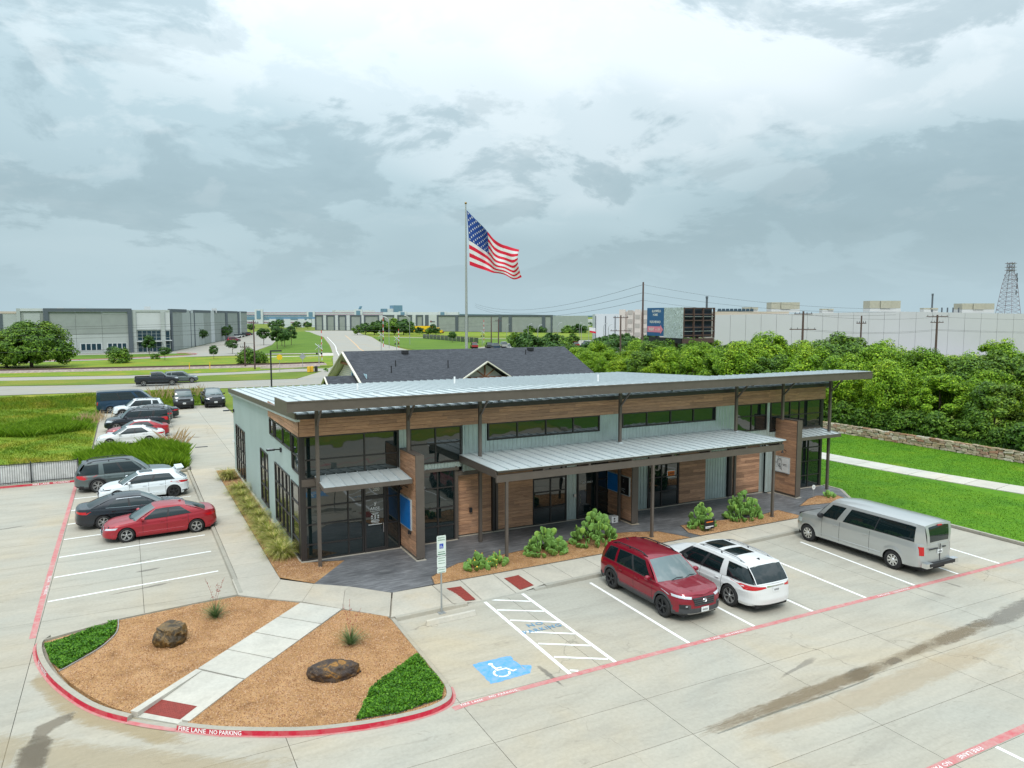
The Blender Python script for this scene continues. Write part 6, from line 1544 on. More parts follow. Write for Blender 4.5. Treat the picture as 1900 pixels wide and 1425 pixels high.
boulder('boulder', 'flat dark boulder with rusty orange patch on the right part of the island', (4.78, 20.15, TOPZ - .03), (1.42, .80, .38), 2.4, rock_mat('rusty_rock', [(.3, (.03, .022, .02)), (.47, (.06, .04, .032)), (.56, (.10, .06, .03)), (.62, (.36, .17, .03)), (.75, (.12, .06, .03))], .6), -.15)

def strand_mesh(name, n, length, r0, mat_, seed, droop=1.0, width=.010, segs=4, up=.55, spread=1.0, wind=(0, 0)):
    g = np.random.default_rng(seed); a = g.uniform(0, 2 * np.pi, n); L = length * g.uniform(.55, 1.15, n)
    th0 = g.uniform(.05, spread, n); out = []
    base = np.stack([np.cos(a) * r0 * g.uniform(0, 1, n), np.sin(a) * r0 * g.uniform(0, 1, n), np.zeros(n)], 1)
    p = base.copy(); side = np.stack([-np.sin(a), np.cos(a), np.zeros(n)], 1); th = th0.copy(); wprev = width * np.ones(n)
    for s_ in range(segs):
        st = L / segs; d = np.stack([np.sin(th) * np.cos(a) + wind[0] * (s_ + 1) / segs, np.sin(th) * np.sin(a) + wind[1] * (s_ + 1) / segs, np.cos(th)], 1)
        q = p + d * st[:, None]; wn_ = width * (1 - (s_ + 1) / segs * .85)
        out.append(np.stack([p - side * wprev[:, None], p + side * wprev[:, None], q + side * wn_, q - side * wn_], 1))
        p = q; wprev = np.full(n, wn_); th = th + droop * g.uniform(.25, .6, n)
    V = np.concatenate(out, 1).reshape(-1, 3) if False else np.stack(out, 1).reshape(-1, 3)
    return np_mesh(name, V, 4, mat_)
fmesh = [strand_mesh('feathergrass', 780, .84, .12, M['feather'], 50 + k, droop=.8, width=.014, segs=5, spread=.8, wind=(-.12, -.10)) for k in range(3)]
ty_ = [48.3, 44.2, 42.6, 41.0, 39.4, 37.9, 36.3, 34.9, 33.5, 32.3, 31.5]
lab_t = ['at the far end of the side wall', 'second from the far end of the side wall', 'in front of the tall narrow side window', 'third tuft past the tall narrow window', 'mid-way along the side wall bed', 'just past the middle of the side wall bed', 'beside the wide side window', 'under the wide side window', 'below the near wall lamp', 'last but one before the glass corner', 'closest to the glass building corner']
for k, y in enumerate(ty_):
    o = link('feathergrass_tuft', fmesh[k % 3], None, (5.42 + rnd.uniform(-.12, .12), y, TOPZ - .01), rnd.uniform(-.5, .5), (1, 1, 1))
    s_ = rnd.uniform(.92, 1.15); o.scale = (s_, s_, s_ * rnd.uniform(.9, 1.1)); tag(o, 'arching yellow green grass tuft ' + lab_t[k], 'ornamental grass', 'grass tufts along the side wall')
def yucca(x, y, label, seed, s=1.0):
    root = thing('red_yucca', label, 'yucca', (x, y, TOPZ))
    me = strand_mesh('leaves', 170, .62 * s, .06, M['yucca'], seed, droop=.35, width=.013, segs=4, spread=1.15)
    link('leaves', me, root)
    g = random.Random(seed)
    for k in range(3):
        mb = MB(); a = g.uniform(0, 6.28); h = g.uniform(.9, 1.4) * s; le = g.uniform(.15, .5)
        pts = [(x + math.cos(a) * le * t ** 1.6, y + math.sin(a) * le * t ** 1.6, TOPZ + .2 + h * t) for t in np.linspace(0, 1, 8)]
        mb.tube(pts, .004, 4, M['stalk'])
        for q in range(12):
            t = g.uniform(.45, 1); p = Vector(pts[int(t * 7)]) + Vector((g.uniform(-.05, .05), g.uniform(-.05, .05), g.uniform(-.03, .05))); r_ = g.uniform(.008, .018)
            mb.add([p + Vector(v) * r_ for v in ((1, 0, 0), (0, 1, 0), (-1, 0, 0), (0, -1, 0), (0, 0, 1.8), (0, 0, -1.2))], [(0, 1, 4), (1, 2, 4), (2, 3, 4), (3, 0, 4), (1, 0, 5), (2, 1, 5), (3, 2, 5), (0, 3, 5)], M['stalk'])
        mb.build('flower_stalk', root)
    return root
yucca(2.30, 26.05, 'grassy plant with tall red flower stalks behind the glossy boulder', 5)
yucca(5.75, 21.95, 'grassy plant with thin red flower stalks behind the flat boulder', 9)

# prickly pears: every pad an object of its own
def pad_mesh(k, m_):
    mb = MB(); prof = [(0.0, .02), (.10, .045), (.30, .085), (.55, .115), (.78, .105), (.93, .065), (1.0, .0)]; n = 12; vs_ = []
    for (t, w) in prof:
        for a in range(n):
            an = 2 * math.pi * a / n; vs_.append((w * math.cos(an), .022 * math.sin(an) * (1 if 0 < t < 1 else .5) + .02 * math.sin(t * 3) * (k % 2), t * .27))
    fs_ = [(i * n + a, i * n + (a + 1) % n, (i + 1) * n + (a + 1) % n, (i + 1) * n + a) for i in range(len(prof) - 1) for a in range(n)]
    mb.add(vs_, fs_, m_); return mb.mesh('pad', smooth=60)
pads = [pad_mesh(0, M['pad']), pad_mesh(1, M['pad']), pad_mesh(0, M['pad_y'])]
fl = MB(); fl.lathe([(.0, 0), (.022, .01), (.028, .035), (.0, .04)], (0, 0, 0), 'z', 6, M['flower']); flower = fl.mesh('flower')
def cactus(x, y, label, n, w, d, h, seed, flowers=0):
    root = thing('prickly_pear', label, 'cactus', (x, y, TOPZ)); g = random.Random(seed)
    for k in range(n):
        # pads spread over a dome, the lower ones further inside
        a = g.uniform(0, 2 * math.pi); rr = g.uniform(0, 1) ** .55; hh = math.sqrt(max(0, 1 - rr * rr)) * g.uniform(.25, 1.0)
        px_, py_, pz = math.cos(a) * rr * w / 2, math.sin(a) * rr * d / 2, max(0.0, hh * h - .16 - .1 * rr)
        tilt = rr * g.uniform(.2, .9); s_ = g.uniform(.75, 1.2)
        o = bpy.data.objects.new('pad', pads[2] if (g.random() < .28 and hh > .5) else pads[k % 2]); col.objects.link(o); o.parent = root
        o.location = (px_, py_, pz)
        o.rotation_euler = (Matrix.Rotation(a, 3, 'Z') @ Matrix.Rotation(tilt, 3, 'Y') @ Matrix.Rotation(g.uniform(0, math.pi), 3, 'Z')).to_euler(); o.scale = (s_, s_, s_)
        if flowers and g.random() < flowers / n:
            f_ = bpy.data.objects.new('flower', flower); col.objects.link(f_); f_.parent = o; f_.location = (g.uniform(-.04, .04), 0, .265)
cactus(12.05, 26.45, 'low spreading prickly pear with yellow flowers left of the awning post', 60, 1.0, .8, .62, 1, 12)
cactus(12.95, 26.42, 'small sparse prickly pear just right of the low flowering one', 34, .75, .6, .52, 2, 8)
cactus(15.45, 26.85, 'bushy prickly pear between the awning post and the tallest one', 150, 1.75, 1.2, 1.12, 3, 2)
cactus(18.05, 27.1, 'tallest prickly pear, behind the red SUV in front of the exit door', 190, 2.0, 1.4, 1.45, 4, 4)
cactus(23.95, 26.85, 'round prickly pear with a small dark sign in front of it', 115, 1.25, 1.1, 1.15, 5)
cactus(26.85, 27.1, 'large dense prickly pear nearest the silver van', 175, 1.9, 1.3, 1.35, 6, 1)
cactus(34.2, 28.1, 'tiny prickly pear in the triangular bed at the lawn', 14, .5, .45, .5, 7)
# ground cover patches
cvl = [(-2.58, 26.15), (-0.62, 27.15), (-0.66, 26.2), (-1.05, 25.3), (-1.6, 24.6), (-2.02, 24.1), (-2.3, 24.75)]
cvr = [(7.33, 20.4), (7.30, 18.2), (7.0, 17.62), (5.8, 17.45), (4.72, 17.62), (5.5, 18.95), (6.3, 19.6)]
def cover(name, label, poly, n, seed):
    g = np.random.default_rng(seed); pos = scatter(poly, n, seed); k = n
    hgt_ = .05 + .10 * np.clip(.5 + .5 * np.sin(pos[:, 0] * 7 + np.cos(pos[:, 1] * 6) * 2), 0, 1) * g.uniform(.3, 1, k)
    c = np.stack([pos[:, 0], pos[:, 1], TOPZ + g.uniform(.0, 1, k) * hgt_], 1)
    nrm = np.stack([g.normal(0, .6, k), g.normal(0, .6, k), np.ones(k)], 1); nrm /= np.linalg.norm(nrm, axis=1)[:, None]
    t = np.cross(nrm, g.normal(size=(k, 3))); t /= np.linalg.norm(t, axis=1)[:, None]; b_ = np.cross(nrm, t); s_ = g.uniform(.018, .036, k)[:, None]
    V = np.stack([c - t * s_ * 1.3, c - b_ * s_ * .7, c + t * s_ * 1.3, c + b_ * s_ * .7], 1).reshape(-1, 3)
    tag(link(name, np_mesh(name, V, 4, M['cover'])), label, 'ground cover', kind='stuff')
    mb = MB(); mb.prism(poly, TOPZ - .01, TOPZ + .012, M['joint']); q = mb.build(name + '_soil', soil)
cover('ground_cover', 'low leafy ground cover at the left tip of the planted island', cvl, 15000, 3)
cover('ground_cover', 'low leafy ground cover at the right tip of the planted island', cvr, 19000, 4)
mb = MB(); sweep(mb, smooth_path([(-0.58, 27.25), (-0.62, 26.2), (-1.0, 25.25), (-1.58, 24.5), (-2.05, 23.98)], 4), [(-.012, TOPZ - .01), (-.012, TOPZ + .03), (.012, TOPZ + .03), (.012, TOPZ - .01)], M['steel'])
tag(mb.build('bed_edging'), 'thin curved metal edging between gravel and left ground cover', 'edging')

# accessible parking sign, wheel stop, white box, two little signs
sp = thing('parking_sign', 'accessible parking sign on a galvanised post behind the wheel stop', 'sign', (9.25, 23.2, 0))
mb = MB(); mb.bar((9.25, 23.2, .03), (9.25, 23.2, 2.25), .045, .045, M['steel']); mb.build('post', sp)
mb = MB(); mb.box(9.13, 9.37, 23.08, 23.32, 0.002, .018, M['steel']); mb.tube([(9.25, 23.2, .018), (9.25, 23.2, .14)], .035, 8, M['steel'])
for dx in (-.09, .09):
    for dy in (-.09, .09): mb.lathe([(.0, .035), (.012, .034), (.012, .018)], (9.25 + dx, 23.2 + dy, 0), 'z', 6, M['steel'])
mb.build('base_plate', sp)
sy = 23.165
M['sign_face'] = mat('sign_face_white', (0.66, 0.74, 0.70), 0.35, var=.05); M['sign_green'] = mat('sign_green_print', (0.01, 0.13, 0.06), 0.5, var=0); M['sign_blue'] = mat('sign_blue_print', (0.01, 0.06, 0.42), 0.5, var=0)
for z0, z1, nm in ((2.02, 2.72, 'sign_board'), (1.62, 2.0, 'lower_board'), (1.42, 1.60, 'lower_board')):
    mb = MB(); mb.box(9.10, 9.40, sy - .004, sy, z0, z1, M['sign_face']); mb.box(9.085, 9.10, sy - .003, sy, z0 + .02, z1 - .02, M['sign_face']); mb.box(9.40, 9.415, sy - .003, sy, z0 + .02, z1 - .02, M['sign_face']); bo = mb.build(nm, sp)
    mb = MB()
    if nm == 'sign_board':
        text_on(mb, 'RESERVED', (9.25, sy - .006, 2.645), (1, 0, 0), (0, 0, 1), .058, M['sign_green'], .01)
        text_on(mb, 'PARKING', (9.25, sy - .006, 2.565), (1, 0, 0), (0, 0, 1), .062, M['sign_green'], .02)
        mb.box(9.18, 9.32, sy - .0065, sy - .0045, 2.27, 2.44, M['sign_blue'])
        Y_ = sy - .008; mb.tube([(9.235, Y_, 2.41), (9.237, Y_, 2.345), (9.27, Y_, 2.345), (9.285, Y_, 2.30)], .008, 5, M['white']); mb.tube([(9.24 + .035 * math.cos(t), Y_, 2.325 + .035 * math.sin(t)) for t in np.linspace(2.2, 6.3, 12)], .006, 5, M['white'])
        mb.box(9.13, 9.37, sy - .006, sy - .0045, 2.14, 2.16, M['sign_green']); mb.box(9.11, 9.39, sy - .006, sy - .0045, 2.06, 2.09, M['sign_green'])
    else:
        for q in range(3 if nm == 'lower_board' and z1 > 1.7 else 2): mb.box(9.13, 9.37, sy - .006, sy - .0045, z1 - .07 - q * .09, z1 - .055 - q * .09, M['sign_green'])
    mb.build('lettering', bo)
mb = MB(); q = [(8.38, 22.36), (10.22, 22.44), (10.28, 22.66), (8.42, 22.58)]
mb.hexa([(x, y, .004) for x, y in q] + [(8.42, 22.41, .15), (10.19, 22.49, .15), (10.24, 22.61, .15), (8.45, 22.53, .15)], M['walk_new'])
tag(mb.build('wheel_stop'), 'long pale concrete wheel stop in the accessible space', 'wheel stop')
mb = MB(); mb.box(20.55, 20.92, 29.32, 29.62, .125, .44, M['whitebox']); bx_ = mb.build('white_box'); tag(bx_, 'small white carton on the dark patio beside the low wing wall', 'box')
mb = MB(); mb.lathe([(0, -.003), (.045, -.003), (.045, 0), (0, 0)], (20.70, 29.318, .33), 'y', 10, M['black']); mb.box(20.66, 20.76, 29.3165, 29.319, .18, .24, M['clad']); o = mb.build('print', bx_)
ls = thing('lawn_sign', 'small dark sign with white lettering lines in front of the round prickly pear', 'sign', (23.75, 26.1, TOPZ))
mb = MB(); mb.box(23.45, 24.05, 26.05, 26.07, .26, .72, M['black_sign']); mb.build('board', ls)
mb = MB(); mb.box(23.55, 23.95, 26.044, 26.0495, .58, .62, M['orange']); mb.box(23.5, 23.98, 26.044, 26.0495, .36, .40, M['white']); mb.box(23.5, 23.8, 26.044, 26.0495, .31, .335, M['white']); mb.build('print', ls)
mb = MB()
for x in (23.5, 24.0): mb.tube([(x, 26.06, .1), (x, 26.06, .3)], .006, 5, M['black'])
mb.build('stake', ls)
ws = thing('yard_sign', 'tiny round white security sign on a stake by the right glass corner', 'sign', (33.4, 28.5, TOPZ))
mb = MB(); mb.tube([(33.4, 28.5, .1), (33.4, 28.5, .62)], .01, 5, M['steel']); mb.build('stake', ws)
mb = MB(); mb.lathe([(0, -.01), (.13, -.01), (.13, .01), (0, .01)], (33.4, 28.49, .70), 'y', 14, M['white']); mb.build('disc', ws)
mb = MB(); mb.box(33.34, 33.46, 28.475, 28.4795, .68, .74, M['seam']); mb.build('print', ws)

# black railing with pickets and white sheet behind, at the left
fn_root = thing('railing', 'black picket railing backed by white sheeting at the left edge', 'fence', (-6, 52.5, 0))
FX0, FX1, FYY = -14.0, -2.85, 52.5
mb = MB(); mb.box(FX0, FX1, FYY - .02, FYY + .02, 1.30, 1.34, M['black']); mb.build('rail', fn_root)
mb = MB(); mb.box(FX0, FX1, FYY - .018, FYY + .018, .20, .235, M['black']); mb.build('rail', fn_root)
pk = MB(); pk.box(-.009, .009, -.009, .009, 0, 1.16, M['black']); pkm = pk.mesh('picket'); x = FX0 + .06
while x < FX1 - .05:
    link('picket', pkm, fn_root, (x + 6, 0.0, .14)); x += .118
for x in (-13.0, -10.2, -7.74, -5.33, -2.88):
    mb = MB(); mb.box(x - .03, x + .03, FYY - .032, FYY + .032, .1, 1.42, M['black']); mb.build('post', fn_root)
mb = MB(); g = random.Random(3)
mb.grid(lambda u, v: (FX0 + (FX1 - FX0) * u, FYY + .07 + .02 * math.sin(u * 90) + .015 * math.sin(u * 37 + v * 3) + (.05 * (1 - v) ** 2), .10 + 1.17 * v), 140, 6, M['white'])
mb.build('sheeting', fn_root)
kg = kerb('rear_kerb', 'red painted kerb lettered FIRE LANE NO PARKING under the black railing', [(-30, 52.25), (-14, 52.25), (-2.9, 52.25)], True)
mb = MB(); fk2, Lk = path_sampler([(-30, 52.25), (-14, 52.25), (-2.9, 52.25)])
kerb_text(mb, 'FIRE LANE', fk2, 24.75, .10, .85); kerb_text(mb, 'NO PARKING', fk2, 25.8, .10, .85); mb.build('painted_lettering', kg)
kerb('drive_kerb', 'plain kerb round the lush grass beside the rear driveway', [(-2.8, 52.3), (2.6, 52.35), (3.3, 52.7), (3.5, 53.4), (3.52, 63.9)])

# ================================================================== grass
def grass(name, label, poly, n, h, w, lean, mat_, seed, z=0.0, hfun=None, cat='grass'):
    pos = scatter(poly, n, seed); g = np.random.default_rng(seed + 1)
    hh = h * g.uniform(.55, 1.2, n)
    if hfun is not None: hh = hh * hfun(pos[:, 0], pos[:, 1])
    V = blades(pos, hh, w, lean, seed + 2, z)
    return tag(link(name, np_mesh(name, V, 4, mat_)), label, cat, kind='stuff')
hump = lambda x, y: .55 + .5 * np.sin(x * .9 + 1.3 * np.sin(y * .35)) * np.cos(y * .55 + x * .3) + .45 * (np.sin(x * 2.3 + y * 1.7) > .55)
grass('field_grass', 'wild green and tan meadow grass left of the rear driveway', [(-15, 52.7), (3.3, 52.7), (3.3, 63.8), (-2.7, 63.8), (-2.7, 90.5), (9.6, 91.0), (9.6, 109.5), (-22, 110.5)], 100000, .20, .045, .9, M['field_blade'], 21, -.05, lambda x, y: np.clip(hump(x, y), .25, 1.6))
grass('lush_grass', 'dense tall bright green grass clump between SUV and rear driveway', [(-3.3, 55.2), (-1.5, 53.6), (1.5, 53.0), (3.4, 53.3), (3.45, 61.5), (2.6, 62.0), (-2.4, 61.0)], 42000, .95, .022, .6, M['lush_blade'], 31, 0.0, lambda x, y: .8 + .25 * np.sin(x * 2.1 + y))
grass('lush_grass', 'bright green weed patch in the meadow left of the parked sedans', [(-11.5, 76), (-7, 73), (-3.2, 76), (-3.4, 80), (-6.5, 84.5), (-9, 80)], 16000, .6, .045, .8, M['lush_blade'], 33, 0.0)
grass('lush_grass', 'tall weeds behind the boxy off-roader and black pickup', [(-12, 96), (3, 93.5), (9.5, 92.5), (9.6, 104), (8, 109), (-14, 106)], 16000, .42, .045, .8, M['field_blade'], 35, 0.0, lambda x, y: .6 + .5 * np.clip(hump(x, y), 0, 1.3))
grass('seed_grass', 'pale dry seed heads at the corner of the lush grass by the driveway', [(2.2, 60.5), (3.7, 60.5), (4.0, 64.5), (2.6, 64.8)], 80, 1.3, .012, .7, M['straw'], 37)
grass('seed_grass', 'brown seed stems over the weeds beyond the parked off-roader', [(2, 97), (9, 96), (9, 107), (3, 108)], 260, 1.2, .02, .4, M['straw'], 38)
grass('seed_grass', 'tan dry stems in front of the dark blue van', [(-4.5, 78), (-2.6, 78), (-1.5, 83), (-4, 84)], 200, .9, .02, .5, M['straw'], 39)
grass('lawn_grass', 'short bright green turf on both sides of the garden path', [(35.1, 12), (43.3, 12), (43.2, 60), (35.1, 60), (35.1, 30.5), (36.6, 30), (36.6, 29), (35.1, 27.3)], 45000, .05, .03, .8, M['lawn_blade'], 41, .03)
grass('lawn_grass', 'short bright green turf between garden path and stone wall', [(45.4, 32), (47.2, 24), (49.5, 18), (54.1, 18), (54.1, 60), (45.4, 60)], 45000, .05, .03, .8, M['lawn_blade'], 43, .03)

# ================================================================== trees
def leaf_cloud(n_cl, n_lf, rx, rz, cz_, seed, size=(.12, .26), clump=(.5, .95), flat=0.75, bottom=-.75):
    g = np.random.default_rng(seed); out = []
    for k in range(n_cl):
        d = g.normal(size=3); d /= np.linalg.norm(d)
        if d[2] < bottom: d[2] = -d[2]
        rad = g.uniform(.55, 1.0) ** .6 * (1 + .12 * math.sin(3 * math.atan2(d[1], d[0]) + seed))
        c = np.array([d[0] * rx * rad, d[1] * rx * rad, cz_ + d[2] * rz * rad]); cr = g.uniform(*clump)
        m_ = int(n_lf * g.uniform(.7, 1.3)); q = g.normal(size=(m_, 3)); q /= np.linalg.norm(q, axis=1)[:, None]
        rr = cr * g.uniform(.35, 1.08, m_) ** .5; p = c + q * rr[:, None] * np.array([1, 1, flat])
        nr_ = q * .7 + d * .5 + np.array([0, 0, .55]) + g.normal(0, .45, (m_, 3)); nr_ /= np.linalg.norm(nr_, axis=1)[:, None]
        t = np.cross(nr_, g.normal(size=(m_, 3))); t /= np.linalg.norm(t, axis=1)[:, None]; b_ = np.cross(nr_, t); s_ = g.uniform(*size, m_)[:, None]
        out.append(np.stack([p - t * s_, p - b_ * s_ * .55, p + t * s_, p + b_ * s_ * .55], 1))
    return np.concatenate(out).reshape(-1, 3)
def trunk_mesh(h, r0, seed, limbs=5, spread=1.6):
    g = random.Random(seed); mb = MB()
    mb.tube([(0, 0, -.1), (.05, 0, h * .3), (.0, .08, h * .6), (.1, .05, h * .85)], [r0, r0 * .8, r0 * .6, r0 * .25], 8, M['bark'])
    for k in range(limbs):
        a = g.uniform(0, 6.28); z = h * g.uniform(.25, .6); L = spread * g.uniform(.7, 1.2)
        mb.tube([(0, 0, z), (math.cos(a) * L * .5, math.sin(a) * L * .5, z + L * .5), (math.cos(a) * L, math.sin(a) * L, z + L * .85)], [r0 * .5, r0 * .32, r0 * .12], 6, M['bark'])
    return mb.mesh('trunk', smooth=60)
tree_kinds = {}
def kind_mesh(key, *a, mat_=None, th=(6, .16), lb=5, sp=1.6):
    V = leaf_cloud(*a); tree_kinds[key] = (np_mesh('crown', V, 4, mat_), trunk_mesh(th[0], th[1], a[5], lb, sp))
for k in range(4): kind_mesh('hedge%d' % k, 105, 210, 2.9, 2.9, 4.0, 70 + k, (.07, .16), (.45, 1.0), mat_=M['leaf'], th=(6, .15))
for k in range(2): kind_mesh('dark%d' % k, 70, 170, 3.0, 2.8, 3.9, 90 + k, (.10, .21), (.55, 1.0), mat_=M['leaf_mid'], th=(6, .15))
kind_mesh('street', 26, 110, 1.35, 1.7, 3.2, 81, (.12, .22), (.4, .7), mat_=M['leaf_dark'], th=(4.5, .08), lb=4, sp=.9)
kind_mesh('street2', 24, 110, 1.5, 1.3, 2.9, 82, (.12, .22), (.4, .75), mat_=M['leaf_dark'], th=(4, .08), lb=4, sp=.9)
kind_mesh('big', 150, 170, 6.6, 4.2, 4.2, 83, (.16, .34), (.8, 1.7), mat_=M['leaf_mid'], th=(7, .35), lb=9, sp=3.5)
kind_mesh('shrub', 18, 90, .85, .6, .55, 84, (.06, .12), (.28, .5), mat_=M['leaf_mid'], th=(.6, .03), lb=3, sp=.4)
kind_mesh('far', 22, 60, 2.4, 1.9, 2.6, 85, (.25, .45), (.7, 1.2), mat_=M['leaf_dark'], th=(3.5, .15), lb=3, sp=1.2)
kind_mesh('farb', 22, 60, 2.0, 1.9, 2.3, 86, (.25, .45), (.7, 1.1), mat_=M['leaf_mid'], th=(3.5, .15), lb=3, sp=1.2)
def tree(key, x, y, z, s, label, group=None, name='tree', cat='tree', sz=None):
    root = thing(name, label, cat, (x, y, z), group); root.rotation_euler = (0, 0, rnd.uniform(0, 6.28)); root.scale = (s, s, sz or s)
    c_, t_ = tree_kinds[key]; link('trunk', t_, root); link('crown', c_, root); return root
hg = 'trees in the dense row behind the stone wall'
ordn = ['first', 'second', 'third', 'fourth', 'fifth', 'sixth', 'seventh', 'eighth', 'ninth', 'tenth', 'eleventh', 'twelfth', 'thirteenth', 'fourteenth', 'fifteenth', 'sixteenth', 'seventeenth', 'eighteenth', 'nineteenth', 'twentieth']
y = 24.5; k = 0
while y < 104:
    sc_ = rnd.uniform(.78, 1.0) if y < 80 else rnd.uniform(.6, .74)
    if y < 46: sc_ *= .84
    tree('hedge%d' % (k % 4) if k % 5 != 2 else 'dark%d' % (k % 2), 58.3 + rnd.uniform(-1.2, .9) + max(0, y - 70) * .02, y, .5, sc_ * 1.0, 'tree in the front line of the dense row, %s from the right' % ordn[k], hg, sz=sc_ * rnd.uniform(.85, 1.08))
    sc_ *= rnd.uniform(.9, 1.12)
    if y < 46: sc_ *= 1.09
    tree('hedge%d' % ((k + 2) % 4) if k % 3 else 'dark%d' % (k % 2), 63.4 + rnd.uniform(-1.4, 1.4), y + rnd.uniform(1, 3), .3, sc_ * 1.03, 'tree in the middle line of the dense row, %s from the right' % ordn[k], hg)
    if y < 96: tree('dark%d' % (k % 2) if k % 2 else 'hedge%d' % (k % 4), 68.8 + rnd.uniform(-1.4, 1.8), y + rnd.uniform(0, 3), 0.0, sc_ * rnd.uniform(.95, 1.15), 'tree in the rear line of the dense row, %s from the right' % ordn[k], hg)
    y += 4.3; k += 1
tree('dark1', 75.5, 60.5, 0, 1.12, 'taller dark crown rising behind the row beside a utility pole', None)
tree('hedge2', 80.5, 46.0, 0, 1.02, 'tall green crown rising behind the row near the right edge', None)
for k in range(34):
    y = 22 + k * 1.2 + rnd.uniform(-.3, .3)
    tree('shrub', 55.6 + rnd.uniform(-.3, .7), y, .95, rnd.uniform(.8, 1.5), 'low dark shrub on top of the stone wall under the tree row', 'shrubs along the top of the stone wall', 'shrub', 'shrub')
grass('bank_grass', 'dark trailing ground cover on the bank above the stone wall', [(54.7, 14), (60, 14), (60, 60), (54.7, 60)], 30000, .3, .06, .9, M['leaf_dark'], 45, .76, cat='ground cover')
sheet('bank', [(54.55, 8), (64, 8), (64, 62), (54.55, 62)], .76, M['field'])
# dry stone retaining wall
M['stone'] = None
m_, nt, b = new_mat('field_stone'); M['stone'] = m_
oi = N(nt, 'ShaderNodeObjectInfo'); f = noise(nt, 6, 5, .7, .3)
c = ramp_of(nt, oi.outputs['Random'], [(0, (.36, .27, .18)), (.2, (.50, .42, .32)), (.4, (.30, .21, .14)), (.55, (.55, .50, .42)), (.7, (.42, .30, .19)), (.85, (.34, .17, .11)), (1, (.47, .42, .35))])
nt.links.new(mixc(nt, 1.0, c, ramp_of(nt, f, [(.3, g3(.72)), (.7, g3(1.25))]), 'MULTIPLY'), b.inputs['Base Color']); b.inputs['Roughness'].default_value = .9; bump(nt, b, f, .6, .03)
sw = thing('stone_wall', 'long low retaining wall of irregular tan field stones below the trees', 'wall', (54.3, 35, 0))
mb = MB(); mb.box(54.38, 54.62, 12, 58, 0, .77, M['joint']); mb.build('wall_core', sw)
st_m = []
for k in range(5):
    import bmesh
    bm = bmesh.new(); bmesh.ops.create_cube(bm, size=1.0); g = random.Random(k)
    bmesh.ops.bevel(bm, geom=bm.edges[:], offset=.16, segments=1, affect='EDGES')
    for v in bm.verts: v.co += Vector((g.uniform(-.05, .05), g.uniform(-.07, .07), g.uniform(-.07, .07)))
    me = bpy.data.meshes.new('stone'); bm.to_mesh(me); bm.free(); me.materials.append(M['stone']); st_m.append(me)
cnt = 0; z = .03; rows = [.17, .22, .15, .18, .10]; rest_st = MB()
for r_i, rh in enumerate(rows):
    y = 57.5
    while y > 13:
        w_ = rnd.uniform(.30, .75); h_ = rh * rnd.uniform(.9, 1.18)
        if y > 28 and y < 48 and cnt < 300 and True:
            o = link('stone', st_m[rnd.randrange(5)], sw, (.0 + rnd.uniform(-.03, .03), y - w_ / 2 - 35, z + rh / 2 + rnd.uniform(-.015, .015)), 0, (.26, w_ * .98, h_)); o.rotation_euler = (rnd.uniform(-.12, .12), 0, rnd.uniform(-.08, .08)); cnt += 1
        else:
            me = st_m[rnd.randrange(5)]; c_ = Vector((54.3 + rnd.uniform(-.03, .03), y - w_ / 2, z + rh / 2))
            rest_st.add([c_ + Vector((v.co.x * .26, v.co.y * w_ * .98, v.co.z * h_)) for v in me.vertices], [tuple(p.vertices) for p in me.polygons], M['stone'])
        y -= w_
    z += rh * .96
o = rest_st.build('stone', sw); o['kind'] = 'stuff'
# ================================================================== beyond the office
def road_sheet(name, poly, z, m_=None): return sheet(name, poly, z, m_ or M['road'])
road_sheet('road', [(-140, 128.5), (-60, 118), (-15, 113.9), (0, 112.4), (14, 110.7), (60, 110.5), (200, 112), (200, 124), (70, 121), (27, 121.6), (15, 122.2), (-6, 125.1), (-16, 128.3), (-60, 133), (-140, 146)], -0.05)
road_sheet('frontage_road', [(-140, 160), (-18, 139.2), (0, 134.8), (17, 135.8), (27, 136.8), (33, 136), (40, 141), (28, 144.4), (17, 140.8), (0, 141.2), (-18, 146.2), (-140, 168)], -0.045)
road_sheet('side_road', [(24, 121.4), (75, 121), (69, 140), (66, 165), (74.9, 221), (79.6, 252), (100.2, 334), (109.5, 382), (118, 418), (130, 462), (122, 480), (100, 478), (80.6, 344), (61, 251.6), (52.3, 213.4), (41.3, 167.7), (36.5, 148), (31, 135)], -0.04)
m_, nt, b = new_mat('far_orange_line'); 
M['olane'] = mat('worn_orange_lane_paint', (0.60, 0.38, 0.20), .8)
for pts, mm, w in (([(53, 170), (61, 214), (69.5, 250), (90, 338), (96.3, 366)], M['olane'], .35), ([(46, 180), (53.5, 213), (62.5, 251), (82, 343)], M['white_paint'], .2)):
    mb = MB(); ribbon(mb, smooth_path(pts, 4), -w / 2, w / 2, -0.03, mm); mb.build('lane_line', None, 'structure')
for k in range(5): 
    mb = MB(); mb.box(34 + k * 4.2, 35.8 + k * 4.2, 130.5, 131.1, -.035, -.03, M['white_paint']); mb.build('lane_line', None, 'structure')
sheet('median_grass', [(-140, 146.5), (-16, 128.7), (-6, 125.4), (15, 122.6), (24, 121.9), (27, 127), (25.5, 136.4), (17, 135.5), (0, 134.5), (-18, 139), (-140, 159.8)], -0.03, M['verge'])
sheet('rail_verge', [(-160, 168), (-18, 146.5), (0, 141.5), (17, 141), (28, 144.8), (37, 150), (41, 168), (46, 186), (13, 196), (-22, 187), (-160, 210)], -0.02, M['field'])
